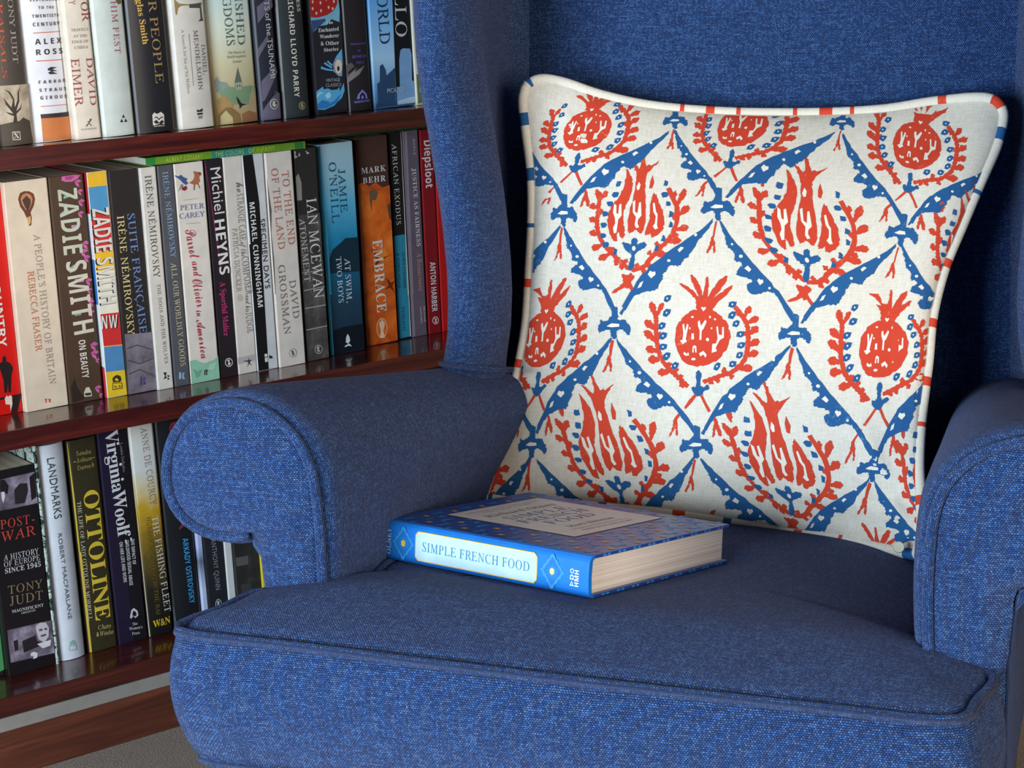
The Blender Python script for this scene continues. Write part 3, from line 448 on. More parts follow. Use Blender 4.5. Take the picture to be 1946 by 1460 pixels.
def glyph(k):
    if k not in _TESS:
        a, cs = GL[k]
        sh = .257 if k[0] == 'S' and k[1].isupper() else .0
        cs = [[(x - sh * y, y) for x, y in c] for c in cs]
        def inside(p, c):
            r = False
            for i in range(len(c)):
                (x1, y1), (x2, y2) = c[i - 1], c[i]
                if (y1 > p[1]) != (y2 > p[1]) and p[0] < (x2 - x1) * (p[1] - y1) / (y2 - y1) + x1: r = not r
            return r
        lv = [sum(inside(c[0], d) for d in cs if d is not c) for c in cs]
        V, T = [], []
        for c, l in zip(cs, lv):
            if l % 2: continue
            hs = [d for d, m in zip(cs, lv) if m == l + 1 and inside(d[0], c)]
            loops = [c] + hs
            tri = tessellate_polygon([[Vector((x, y, 0)) for x, y in q] for q in loops])
            o = len(V)
            for q in loops: V += q
            T += [tuple(o + i for i in t) for t in tri]
        _TESS[k] = (a, V, T)
    return _TESS[k]
ACC = {'\u00c9': 'E/', '\u00c8': 'E`', '\u00c7': 'C,', '\u00e9': 'e/'}
def text_geo(style, s, track=0.0):
    """letters laid on a line: verts (x in ems from 0, y in cap heights), triangles, width"""
    V, T = [], []; x = 0
    for ch in s:
        if ch == ' ': x += .27 + track; continue
        acc = None
        if ch in ACC: ch, acc = ACC[ch]
        k = style + ch
        if k not in GL: k = ('B' if style in 'SB' and 'B' + ch in GL else 'G') + ch
        if k not in GL: x += .25; continue
        a, v, t = glyph(k); o = len(V)
        V += [(x + p[0], p[1]) for p in v]; T += [tuple(o + i for i in q) for q in t]
        if acc:
            xm = x + (min(p[0] for p in v) + max(p[0] for p in v)) / 2; top = max(p[1] for p in v); o = len(V)
            if acc == '/': q = [(xm - .03, top + .05), (xm + .02, top + .05), (xm + .14, top + .19), (xm + .05, top + .19)]
            elif acc == '`': q = [(xm - .02, top + .05), (xm + .03, top + .05), (xm - .05, top + .19), (xm - .14, top + .19)]
            else: q = [(xm, -.02), (xm + .05, -.02), (xm + .05, -.17), (xm - .08, -.17)]
            V += q; T += [(o, o + 1, o + 2), (o, o + 2, o + 3)]
        x += a + track
    cap = max(p[1] for p in glyph(('G' if style == 'G' else style) + ('A' if style == 'C' else 'H'))[1])
    x0 = min(p[0] for p in V); x1 = max(p[0] for p in V)
    return [((p[0] - x0), p[1] / cap) for p in V], T, x1 - x0

# ---------------------------------------------------------------- setting: floor, walls
SY = 1.9615                    # front plane of the shelves
def carpet_mat():
    t = NT('carpet_pile'); co = t.coord()
    n1 = t.noise(co, 420, 3, .7); n2 = t.noise(co, 38, 3)
    c = t.ramp(n1, [(.3, rgb('#6d5a4e')), (.52, rgb('#93806f')), (.75, rgb('#b8a695'))])
    c = t.mix(t.math('MULTIPLY', n2, .35), c, rgb('#6f6258'))
    t.l(c, t.b.inputs['Base Color']); t.b.inputs['Roughness'].default_value = .95
    t.b.inputs['Sheen Weight'].default_value = .2
    t.bump(t.math('ADD', n1, t.math('MULTIPLY', n2, .4)), .9, .004)
    return t.m
def plaster_mat():
    t = NT('painted_plaster'); co = t.coord()
    n = t.noise(co, 90, 3)
    t.l(t.ramp(n, [(.3, rgb('#b9b0a4')), (.7, rgb('#c6beb2'))]), t.b.inputs['Base Color'])
    t.b.inputs['Roughness'].default_value = .85; t.bump(n, .15, .001)
    return t.m
fl = bm_obj('floor', box_bm(-1.2, 3.4, 0.35, 3.4, -.05, 0), carpet_mat()); fl['kind'] = 'structure'
wl = bm_obj('wall_back', box_bm(-1.2, 3.4, SY + .285, SY + .36, 0, 2.3), plaster_mat()); wl['kind'] = 'structure'

# ---------------------------------------------------------------- bookcase
WOOD = wood_mat('mahogany_gloss', '#250a07', '#4f1a12', '#742c1e', .28, .75)
WOODEDGE = wood_mat('mahogany_edge', '#200807', '#3a100e', '#551b16', .34, .35, (1.4, 60, 110))
PLINTH = wood_mat('plinth_wood', '#32140b', '#62301e', '#864830', .5, .12, (1.6, 30, 26))
ZT = [.6970, .3945, .0945]
BX0, BX1 = .655, 1.70
bc = empty('bookcase', (BX0, SY, 0))
tag(bc, 'dark mahogany bookcase with glossy shelves full of books behind the armchair', 'bookcase')
def bpart(name, x0, x1, y0, y1, z0, z1, mat, bev=.0012):
    return bm_obj(name, box_bm(x0 - BX0, x1 - BX0, y0 - SY, y1 - SY, z0, z1, bev), mat, bc)
SDEP = .265
for z in ZT + [1.012]:
    bpart('shelf', BX0, BX1, SY, SY + SDEP, z - .0222, z, WOOD)
bpart('side_panel', BX0 - .022, BX0 - .0005, SY, SY + SDEP, 0, 1.012, WOOD)
bpart('side_panel', BX1 + .0005, BX1 + .022, SY, SY + SDEP, 0, 1.012, WOOD)
bpart('back_panel', BX0, BX1, SY + SDEP, SY + SDEP + .012, 0, 1.012, WOODEDGE)
pl = bpart('plinth', BX0, BX1, SY + .002, SY + .024, 0, .0555, PLINTH)
gs = bpart('edging_strip', BX0, BX1, SY - .0005, SY + .03, .0560, .0718, ink('#8f8a82', .6), .0004)
gs['label'] = 'thin grey strip between plinth and lowest shelf'

# ---------------------------------------------------------------- books
CR = {'A': (0, 0, 4.5256), 'B': (400, 0, 4.5256), 'C': (0, 290, 4.5256), 'D': (0, 560, 4.5256),
      'E': (400, 250, 4.1404), 'F': (400, 460, 4.1404), 'G': (0, 800, 4.8667), 'H': (0, 1050, 3.56),
      'I': (230, 780, 3.3167), 'P': (0, 0, 1.0)}
def px(c, x, y):
    ox, oy, s = CR[c]; return ox + x / s, oy + y / s
def sc_of(c): return CR[c][2]

class Book:
    pass
BOOKS = []
def book(row, label, name, quad, col, items=(), depth=.135, bulge=0.0, hard=False, mat=None, left=None, group=None, lift=0.0):
    """quad: spine corners tl, tr, br, bl as measured on the photograph; resolved to a real box standing on its shelf"""
    b = Book(); b.row = row; b.label = label; b.name = name; b.col = col; b.items = items
    b.depth = depth; b.bulge = bulge; b.hard = hard; b.mat = mat; b.left = left
    b.z0 = ZT[row] + .0003
    tl, tr, br, bl = quad; b.quad = quad
    pl_, pr_ = on_z(*bl, b.z0), on_z(*br, b.z0)
    b.y0 = min(max((pl_.y + pr_.y) / 2, SY + .004), SY + .085)
    b.xl, b.xr = on_y(*bl, b.y0).x, on_y(*br, b.y0).x
    ztl, ztr = on_y(*tl, b.y0), on_y(*tr, b.y0)
    b.H = (ztl.z + ztr.z) / 2 - b.z0
    b.lean = ((ztl.x - b.xl) + (ztr.x - b.xr)) / 2 / b.H
    b.w0 = b.xr - b.xl
    BOOKS.append(b); return b

def spine_y(b, x):
    """front surface of the spine in the book's own frame"""
    s = 2 * x / b.w - 1
    s = max(-1.0, min(1.0, s))
    return b.bulge * (s * s) if b.bulge else 0.0

def build_book(b):
    t = .0026 if b.hard else .0007
    o = empty(b.name, (b.xl, b.y0, b.z0))
    o.rotation_euler = (0, math.atan(b.lean), 0)
    tag(o, b.label, 'book', 'books on the %s shelf' % ('top', 'middle', 'bottom')[b.row])
    w, H, d = b.w, b.H, b.depth
    rr = .0014 if not b.hard else .003
    prof = [(0, d)]
    N = 30 if b.bulge else 1
    y_e = b.bulge
    prof += [(0, y_e + rr), (rr * .3, y_e + rr * .3)]
    for i in range(N + 1):
        x = rr + (w - 2 * rr) * i / N
        prof.append((x, spine_y(b, x)))
    prof += [(w - rr * .3, y_e + rr * .3), (w, y_e + rr), (w, d)]
    iy = y_e + max(t * 1.6, rr + .0006)
    inner = [(w - t, d), (w - t, iy), (t, iy), (t, d)]
    P = prof + inner; n = len(P)
    V = [(x, y, 0) for x, y in P] + [(x, y, H) for x, y in P]
    F = [(i, (i + 1) % n, n + (i + 1) % n, n + i) for i in range(n)]
    F.append(tuple(range(n))[::-1]); F.append(tuple(range(n, 2 * n)))
    mat = b.mat(b) if callable(b.mat) else (b.mat or ink(b.col, .38))
    mesh('cover', V, F, mat, o)
    ins = .003 if b.hard else .0006
    pg = box_bm(t + .0002, w - t - .0002, iy + .0002, d - (ins if b.hard else .0008), ins, H - ins)
    bm_obj('page_block', pg, PAGES, o)
    # print on the spine
    R = Matrix.Rotation(math.atan(b.lean), 4, 'Y'); R.translation = Vector((b.xl, b.y0, b.z0)); Ri = R.inverted()
    base = Vector((b.xl, b.y0, b.z0)); nrm = Vector((0, 1, 0))
    def loc(c, x, y):
        p = Ri @ on_plane(*px(c, x, y), base, nrm)
        return Vector((p.x, p.z))
    layers = {}
    def put(tris_v, tris, m, lay, nm):
        k = (nm, m.name)
        g = layers.setdefault(k, ([], [], m, nm))
        off = len(g[0])
        g[0].extend([(x, z, lay) for x, z in tris_v]); g[1].extend([tuple(off + i for i in q) for q in tris])
    for idx, it in enumerate(b.items):
        kind = it[0]
        if kind == 'T':
            _, st, s, c, x0, y0, x1, y1, h, colr = it[:10]; track = it[10] if len(it) > 10 else 0.0
            p0, p1 = loc(c, x0, y0), loc(c, x1, y1)
            if abs(y1 - y0) > abs(x1 - x0):
                hv = (loc(c, x0 + h, y0 - h * .17) - p0).length
            else:
                hv = (loc(c, x0, y0 - h) - p0).length
            u = p1 - p0; L = u.length; un = u / L; vn = Vector((-un.y, un.x)) * hv
            V, T, W = text_geo(st, s, track)
            VV = [tuple(p0 + u * (x / W) + vn * y) for x, y in V]
            put(VV, T, ink(colr, .4), 8 + idx * .01, 'title_lettering')
        elif kind in 'RM':
            _, m, c, pts = it[:4]; lay = it[4] if len(it) > 4 else 1
            m = ink(m) if isinstance(m, str) else m
            q = [loc(c, x, y) for x, y in pts]
            q = [Vector((min(max(p.x, .0002), w - .0002), min(max(p.y, .0003), H - .0003))) for p in q]
            T = tessellate_polygon([[Vector((p.x, p.y, 0)) for p in q]])
            ar = abs(sum(q[i - 1].x * q[i].y - q[i].x * q[i - 1].y for i in range(len(q)))) / 2
            put([tuple(p) for p in q], T, m, lay + idx * .008, ('colour_panel%d' % idx) if ar > .045 * w * H else 'spine_print')
        elif kind == 'O':            # ellipse: centre, rx, ry
            _, m, c, x, y, rx, ry = it[:7]; lay = it[7] if len(it) > 7 else 2
            m = ink(m) if isinstance(m, str) else m
            q = [loc(c, x + rx * cos(a * pi / 8), y + ry * sin(a * pi / 8)) for a in range(16)]
            put([tuple(p) for p in q], [(0, i, i + 1) for i in range(1, 15)], m, lay + idx * .008, 'spine_print')
    for (nm, _), (V, T, m, _) in layers.items():
        bm = bmesh.new(); vs = [bm.verts.new((x, 0, z)) for x, z, l in V]
        for v, (x, z, l) in zip(vs, V): v.co.y = -l
        for q in T:
            try: bm.faces.new([vs[i] for i in q])
            except ValueError: pass
        if b.bulge:
            for k in range(1, 16):
                bmesh.ops.bisect_plane(bm, geom=bm.verts[:] + bm.edges[:] + bm.faces[:], plane_co=(b.w * k / 16, 0, 0), plane_no=(1, 0, 0))
        for v in bm.verts:
            l = -v.co.y; v.co.y = spine_y(b, v.co.x) - .0001 - .00007 * l
        for f in bm.faces:
            f.normal_update()
            if f.normal.y > 0: f.normal_flip()
        po = bm_obj('colour_panel' if nm.startswith('colour_panel') else nm, bm, m, o)
        if nm == 'spine_print' and len(T) > 6: po['kind'] = 'stuff'
    if b.left:                       # colour patches on the left cover: (z0, z1, colour)
        for z0, z1, c in b.left:
            mesh('spine_print', [(-.0002, y_e + rr, z0 * H), (-.0002, d * .9, z0 * H), (-.0002, d * .9, z1 * H), (-.0002, y_e + rr, z1 * H)],
                 [(0, 1, 2, 3)], ink(c), o)
    return o
def T(*a): return ('T',) + a
def R(*a): return ('R',) + a
def O(*a): return ('O',) + a
def rect(c, x0, y0, x1, y1, sl=-.06, ln=.09):
    """four corners of an upright patch given its left-bottom..right-top, following the shelf slope and book lean"""
    h = y1 - y0
    return [(x0, y0), (x1, y0 + (x1 - x0) * sl * 1.6), (x1 + h * ln, y1 + (x1 - x0) * sl * 1.6), (x0 + h * ln, y1)]

# ================================================================ top shelf, left to right
def q4(c, tl, tr, br, bl):
    return [px(*( (c,) + p if len(p) == 2 else p)) for p in (tl, tr, br, bl)]
SEPIA = mottle('sepia_photo', [(.35, '#8a7a66'), (.6, '#c3b49c'), (.8, '#d8ccb6')], 30)
book(0, 'worn brown-and-grey hardback with a bare tree on its spine, first book on the top shelf', 'hardback_book',
     [(-26, -40), (31, -45), (65, 272.5), (6, 279)], '#4b423b', [
    T('S', 'ONY JUDT', 'A', 62, -10, 112, 545, 46, '#a9a196'),
    T('S', 'RAISALS', 'A', -22, 30, 22, 672, 40, '#c2543a'),
    R(SEPIA, 'A', [(-60, 745), (250, 722), (285, 1100), (300, 1236), (20, 1262)], 1),
    R('#4a4138', 'A', [(0, 1075), (60, 1060), (110, 1050), (170, 1040), (200, 1010), (262, 1040), (297, 1236), (20, 1262)], 2),
    R('#3a322b', 'A', [(112, 1060), (122, 990), (92, 950), (50, 900), (30, 840), (52, 870), (98, 925), (110, 860), (75, 800), (30, 765), (85, 790), (120, 850), (128, 925), (150, 860), (150, 800), (175, 735), (162, 800), (165, 870), (140, 950), (142, 1000), (150, 1060)], 3),
    R('#3a322b', 'A', [(122, 1000), (80, 985), (45, 960), (80, 970), (120, 980)], 3),
    R('#3a322b', 'A', [(135, 960), (170, 930), (190, 880), (178, 940), (140, 980)], 3),
    R('#cfc6b2', 'A', [(105, 1133), (172, 1130), (178, 1203), (110, 1206)], 3), R('#4a4138', 'A', [(110, 1139), (167, 1136), (172, 1197), (115, 1200)], 4),
    T('B', 'X', 'A', 116, 1190, 166, 1186, 46, '#cfc6b2')], .15, .002, True)
book(0, 'white hardback with orange rules and an orange block at the foot of its spine', 'hardback_book',
     [(32, -42), (110, -47), (140, 265), (66, 271.5)], '#dfe0e6', [
    T('N', 'LISTENING', 'A', 258, 12, 500, 5, 30, '#3a3436', .22),
    T('N', 'TO THE', 'A', 328, 78, 468, 74, 24, '#3a3436', .22),
    T('N', 'TWENTIETH', 'A', 276, 154, 520, 142, 27, '#3a3436', .2),
    T('N', 'CENTURY', 'A', 284, 228, 524, 216, 32, '#3a3436', .25),
    R('#cf7148', 'A', [(287, 281), (530, 267), (531, 274), (288, 289)]),
    T('N', 'ALEX', 'A', 302, 385, 540, 370, 48, '#2a2628', .32),
    T('N', 'ROSS', 'A', 312, 475, 550, 460, 48, '#2a2628', .32),
    R('#cf7148', 'A', [(312, 522), (552, 508), (554, 516), (314, 531)]),
    R('#3a3436', 'A', [(410, 590), (440, 575), (495, 580), (450, 596), (498, 610), (448, 615), (499, 634), (430, 640), (412, 625), (440, 610), (410, 605)], 2),
    T('N', 'FARRAR', 'A', 334, 722, 574, 706, 28, '#3a3436', .42),
    T('N', 'STRAUS', 'A', 340, 792, 580, 776, 28, '#3a3436', .42),
    T('N', 'GIROUX', 'A', 348, 858, 588, 842, 30, '#3a3436', .42),
    R('#cf7148', 'A', [(352, 913), (592, 896), (593, 902), (353, 920)]),
    R('#38302f', 'A', [(351, 984), (604, 962), (607, 1002), (356, 1020)]),
    R('#cb7a45', 'A', [(356, 1020), (607, 1002), (632, 1202), (374, 1220)])], .15, .004, True)
book(0, 'slim cream hardback with dark red lettering on the top shelf', 'hardback_book',
     [(110, -40), (160, -44), (195.5, 262.5), (144, 268)], '#ded3c2', [
    T('S', 'OR', 'A', 690, 20, 708, 186, 62, '#8c3a3a'), T('S', 'Y', 'A', 590, 2, 592, 40, 50, '#8c3a3a'),
    T('S', 'TRAVELS', 'A', 610, 272, 756, 262, 24, '#8a8078'), T('S', 'AT THE', 'A', 626, 324, 750, 316, 22, '#8a8078'),
    T('S', 'EDGE OF', 'A', 618, 374, 760, 364, 24, '#8a8078'), T('S', 'CHINA', 'A', 640, 424, 756, 416, 26, '#8a8078'),
    T('S', 'DAVID', 'A', 738, 495, 776, 908, 54, '#9a4a48'), T('S', 'EIMER', 'A', 608, 508, 648, 918, 66, '#9a4a48'),
    R('#6a5a50', 'A', [(770, 1022), (790, 1020), (782, 1042), (768, 1056), (790, 1082), (780, 1084), (764, 1062), (750, 1088), (735, 1088), (762, 1050), (745, 1046), (768, 1040)], 2),
    T('S', 'BLOOMSBURY', 'A', 696, 1122, 832, 1110, 14, '#8a8078')], .15, .001, True)
book(0, 'pale grey-green hardback with a small black pyramid mark on its spine', 'hardback_book',
     [(163, -40), (229, -46), (261, 257.5), (200, 263)], '#c4cdc6', [
    T('S', 'HIM FEST', 'A', 948, 10, 988, 462, 48, '#a4505a', .04),
    R('#6b5f42', 'A', [(985, -60), (1040, -60), (1050, 30), (1020, 40), (1000, 10)]),
    R('#2b2a2a', 'A', [(1060, 982), (1074, 1012), (1048, 1014)], 2), R('#2b2a2a', 'A', [(1044, 1022), (1062, 1050), (1032, 1052)], 2),
    R('#2b2a2a', 'A', [(1078, 1018), (1098, 1048), (1070, 1050)], 2)], .15, .003, True)
book(0, 'black hardback with large gold capitals down its spine on the top shelf', 'hardback_book',
     [(232, -44), (307, -50), (337, 250), (264, 257.5)], '#26262a', [
    T('S', 'R PEOPLE', 'A', 1272, 10, 1340, 718, 72, '#a5895c'),
    T('B', 'glas Smith', 'A', 1172, 0, 1228, 384, 50, '#d5a84e'),
    R('#d8d2c4', 'A', [(1310, 990), (1325, 968), (1350, 980), (1385, 962), (1412, 985), (1415, 1068), (1380, 1060), (1350, 1072), (1316, 1078)], 2),
    R('#26262a', 'A', [(1318, 1020), (1345, 1000), (1365, 1022), (1392, 1000), (1412, 1020), (1392, 1010), (1366, 1034), (1345, 1012)], 3),
    R('#26262a', 'A', [(1320, 1050), (1345, 1030), (1366, 1055), (1395, 1030), (1412, 1050), (1395, 1062), (1366, 1060), (1345, 1066)], 3),
    T('B', 'MACMILLAN', 'A', 1322, 1092, 1416, 1084, 12, '#d8d2c4')], .15, .004, True)
book(0, 'cream hardback with a huge cropped initial above grey lettering on its spine', 'hardback_book',
     [(312, -48), (386, -54), (412, 243), (345.5, 249)], '#d5cfc3', [
    R('#8f7a4c', 'A', [(1500, -10), (1540, 30), (1620, 38), (1740, 20), (1742, 40), (1560, 50), (1535, 70), (1525, 130), (1515, 128)], 2),
    R('#55504a', 'A', [(1625, 36), (1730, 28), (1745, 150), (1755, 180), (1706, 184), (1728, 160), (1722, 70), (1628, 68)], 2),
    T('S', 'DANIEL', 'A', 1730, 384, 1748, 644, 34, '#6b645e'),
    T('S', 'MENDELSOHN', 'A', 1658, 262, 1706, 776, 36, '#5b554f'),
    T('S', 'A Search for Six of Six Million', 'A', 1556, 254, 1612, 806, 22, '#8a837a'),
    R('#8a837a', 'A', [(1622, 290), (1627, 290), (1666, 738), (1661, 738)]),
    R('#2e2a29', 'A', [(1692, 942), (1715, 948), (1742, 930), (1742, 960), (1694, 965)], 2),
    R('#2e2a29', 'A', [(1694, 974), (1742, 968), (1744, 984), (1696, 990)], 2),
    R('#8a837a', 'A', [(1704, 998), (1740, 992), (1742, 1018), (1706, 1024)], 2)], .15, .003, True)

def vk_mat(b):
    return ramp_z('sky_print', [(.0, '#a98f5e'), (.16, '#b7a67c'), (.34, '#cfc7a0'), (.55, '#d6dcc8'), (.85, '#b8d4d2')], b.H, .4, .03)
book(0, 'broad pale blue-and-buff hardback with a painted village and steeple on its spine', 'hardback_book',
     [(388, -56), (469, -62), (495, 231), (412.5, 239)], '#c8d2c0', [
    T('S', 'ISHED', 'B', 205, -20, 236, 388, 62, '#51665e'),
    T('S', 'NGDOMS', 'B', 90, -110, 140, 396, 66, '#51665e'),
    T('S', 'The History of', 'B', 148, 466, 298, 456, 22, '#6b705c'),
    T('S', 'Half-Forgotten', 'B', 142, 502, 302, 490, 22, '#6b705c'),
    T('S', 'Europe', 'B', 190, 542, 266, 534, 22, '#6b705c'),
    R('#8c9a92', 'B', [(40, 700), (60, 655), (85, 700), (140, 712), (175, 760), (60, 800)], 1),
    R('#7f9a76', 'B', [(80, 800), (150, 745), (210, 750), (205, 712), (230, 590), (262, 705), (270, 745), (345, 735), (395, 760), (400, 860), (330, 900), (140, 900)], 2),
    R('#667065', 'B', [(206, 712), (232, 580), (268, 705)], 3), R('#a5a790', 'B', [(212, 712), (264, 706), (270, 770), (220, 775)], 3),
    R('#b18d5c', 'B', [(60, 860), (120, 820), (200, 900), (180, 960), (70, 1000)], 3),
    R('#b59f78', 'B', [(330, 880), (372, 730), (398, 860), (408, 1045), (340, 1050)], 3),
    R('#8a6f42', 'B', [(70, 990), (130, 925), (180, 925), (250, 980), (262, 1062), (78, 1078)], 4),
    R('#c9b988', 'B', [(92, 1000), (135, 950), (190, 1010), (196, 1066), (92, 1074)], 5),
    R('#9a6a48', 'B', [(270, 980), (330, 950), (400, 970), (408, 1045), (276, 1060)], 4),
    R('#2f2c28', 'B', [(218, 830), (240, 850), (262, 888), (310, 900), (270, 910), (250, 936), (246, 905), (232, 880)], 6),
    R('#3f4a42', 'B', [(225, 730), (232, 730), (234, 750), (227, 750)], 5), R('#3f4a42', 'B', [(246, 728), (253, 728), (255, 748), (248, 748)], 5)],
    .15, .003, True, mat=vk_mat)
book(0, 'dark slate hardback with streaks of paler branches and white sans lettering', 'hardback_book',
     [(471, -60), (514, -64), (537, 226.5), (498, 231)], '#2f323c', [
    R('#6d6577', 'B', [(400, 60), (470, 0), (540, -20), (545, 60), (470, 120), (410, 200)], 1),
    R('#6d6577', 'B', [(412, 420), (490, 300), (500, 340), (430, 470), (420, 500)], 1),
    R('#6d6577', 'B', [(440, 700), (560, 560), (580, 620), (470, 860), (448, 880)], 1),
    R('#6d6577', 'B', [(450, 960), (560, 780), (620, 800), (612, 1018), (452, 1036)], 1),
    R('#22242b', 'B', [(560, 790), (575, 790), (470, 900), (455, 900)], 2),
    T('G', 'TS of the TSUNAMI', 'B', 458, 5, 514, 672, 46, '#d6d3ce'),
    O('#c9c4bc', 'B', 549, 895, 38, 46), O('#4a4650', 'B', 549, 895, 30, 38, 3), R('#c9c4bc', 'B', [(535, 870), (560, 865), (555, 890), (572, 905), (548, 925), (530, 905)], 4)], .15, .002, True)
book(0, 'charcoal hardback with bold cream capitals and a round gold emblem low on its spine', 'hardback_book',
     [(519, -62), (577, -68), (594, 221), (542, 225.5)], '#363a3b', [
    T('N', 'RICHARD LLOYD PARRY', 'B', 660, -30, 722, 838, 44, '#e0d8c8', .05),
    T('N', 'ESS', 'B', 738, 0, 748, 102, 32, '#e0d8c8'),
    O('#a89a72', 'B', 790, 908, 31, 36), O('#3c3a30', 'B', 790, 908, 24, 28, 3), R('#a89a72', 'B', [(775, 890), (800, 885), (796, 905), (808, 920), (788, 932), (776, 915)], 4)], .15, .004, True)
CY_ = '#5fb4dc'
book(0, 'black paperback with a red strawberry, a cartoon eye and blue waves on its spine', 'paperback_book',
     [(581, -66), (640, -72), (663, 212), (604, 217.5)], '#2b292e', [
    R('#7db4c8', 'B', [(835, 60), (1090, -80), (1110, 90), (1108, 190), (1040, 165), (1000, 215), (930, 225), (880, 285), (845, 200)], 1),
    R('#40507c', 'B', [(845, 180), (985, 160), (990, 180), (950, 215), (900, 250), (880, 290)], 2),
    R('#b02a26', 'B', [(820, -60), (1080, -90), (1090, 30), (1060, 90), (1000, 130), (920, 152), (850, 150), (832, 120)], 3),
    ] + [R('#e8c9b4', 'B', [(x, y), (x + 12, y - 12), (x + 18, y + 6), (x + 9, y + 22)], 4) for x, y in ((868, 12), (868, 70), (935, 20), (940, 88), (985, -12), (1005, 60), (1050, 8), (1040, 70), (900, 110))] + [
    T('B', 'The', 'B', 992, 208, 1052, 204, 28, '#dcd8d0'), T('B', 'Enchanted', 'B', 926, 278, 1102, 262, 34, '#dcd8d0'),
    T('B', 'Wanderer', 'B', 938, 332, 1104, 318, 32, '#dcd8d0'), T('B', '& Other', 'B', 946, 392, 1104, 382, 34, '#dcd8d0'),
    T('B', 'Stories', 'B', 974, 446, 1098, 434, 32, '#dcd8d0'),
    R(CY_, 'B', [(1128, 420), (1080, 485), (1052, 550), (1060, 600), (1000, 590), (950, 570), (948, 592), (1000, 606), (1056, 612), (1100, 655), (1130, 655), (1136, 540)], 2),
    R(CY_, 'B', [(1052, 560), (1010, 520), (1000, 530), (1040, 570)], 2), R(CY_, 'B', [(1050, 580), (985, 535), (972, 548), (1040, 590)], 2),
    O('#c9806c', 'B', 1097, 572, 37, 70, 3), O('#e2d4c4', 'B', 1099, 572, 31, 62, 4), O('#2c2c30', 'B', 1098, 590, 11, 22, 5),
    T('G', 'VINTAGE', 'B', 990, 706, 1112, 698, 28, '#a8b0ac'), T('G', 'CLASSICS', 'B', 990, 748, 1122, 740, 28, '#a8b0ac'),
    R(CY_, 'B', [(890, 790), (965, 745), (975, 770), (1010, 760), (1040, 775), (1090, 770), (1108, 748), (1112, 790), (1145, 712), (1152, 780), (1130, 840), (1060, 910), (980, 945), (900, 945)], 2),
    R('#2f7fc0', 'B', [(905, 900), (960, 860), (1030, 880), (1000, 905), (1060, 870), (1125, 800), (1090, 880), (1000, 930), (910, 940)], 3),
    R('#b8dcec', 'B', [(900, 820), (940, 790), (975, 800), (940, 810), (905, 850)], 3), R('#b8dcec', 'B', [(985, 820), (1015, 790), (1035, 810), (1030, 840), (1000, 850)], 3)], .14)
book(0, 'nearly black hardback with small violet lettering and a grey wing on its spine', 'hardback_book',
     [(644, -72), (692, -77), (711, 207), (664, 213)], '#2c2728', [
    T('N', 'INTRODUCTION', 'B', 1208, 388, 1338, 380, 15, '#6a62b8'), T('N', 'BY', 'B', 1268, 442, 1292, 440, 14, '#6a62b8'),
    T('N', 'REYNOLDS', 'B', 1222, 502, 1340, 492, 24, '#6a62b8', .1), T('N', 'PRICE', 'B', 1254, 552, 1322, 546, 24, '#6a62b8', .15),
    R('#857c78', 'B', [(1180, 720), (1200, 640), (1260, 580), (1240, 620), (1330, 560), (1280, 640), (1230, 680)], 2),
    R('#5d5553', 'B', [(1175, 560), (1215, 540), (1240, 570), (1190, 620), (1178, 680)], 1),
    R('#8a82d0', 'B', [(1258, 852), (1270, 810), (1306, 770), (1345, 805), (1356, 846), (1335, 850), (1330, 815), (1306, 792), (1284, 818), (1282, 852)], 2),
    R('#8a82d0', 'B', [(1296, 850), (1300, 822), (1314, 822), (1318, 848)], 2),
    T('N', 'RANDOM HOUSE', 'B', 1240, 888, 1372, 872, 18, '#8a82d0')], .15, .003, True)
def uw_mat(b):
    return ramp_z('blue_sky_print', [(.0, '#3a5f86'), (.14, '#6f9cc4'), (.30, '#a8cde6'), (.5, '#7fb6e2'), (.8, '#4a90cc')], b.H, .4, .02)
book(0, 'thick paperback split in sky blue and black with a city skyline at the foot', 'paperback_book',
     [(699, -77), (780, -84), (790, 199.5), (713, 206)], '#6aa4d8', [
    T('S', 'WORLD', 'B', 1416, -180, 1456, 382, 86, '#22384e'),
    R('#16191f', 'B', [(1545, -420), (1745, -440), (1765, 885), (1640, 900), (1600, 905)], 1),
    T('S', 'DELILLO', 'B', 1566, -560, 1592, 318, 96, '#c9c6c0'),
    R('#2e4a6c', 'B', [(1412, 925), (1440, 880), (1432, 720), (1455, 705), (1455, 570), (1478, 550), (1505, 600), (1512, 650), (1545, 620), (1585, 580), (1592, 905)], 2),
    R('#7da4cc', 'B', [(1600, 750), (1628, 745), (1622, 520), (1632, 432), (1655, 415), (1715, 418), (1728, 470), (1732, 690), (1752, 700), (1764, 880), (1606, 902)], 3),
    R('#b5cfe2', 'B', [(1612, 870), (1700, 840), (1760, 830), (1764, 882), (1606, 902)], 4),
    T('G', 'PICADOR', 'B', 1520, 800, 1680, 780, 36, '#b8c4d2')], .14, mat=uw_mat)
book(0, 'sliver of a cream and green spine at the right end of the top shelf', 'paperback_book',
     [(781, -84), (806, -86), (812, 197.5), (791.5, 200)], '#d8d4c2', [
    R('#6a7c48', 'B', [(1770, 640), (1830, 630), (1832, 880), (1786, 890)], 2), R('#d8d4c2', 'B', [(1795, 700), (1815, 740), (1800, 800)], 3)], .14)

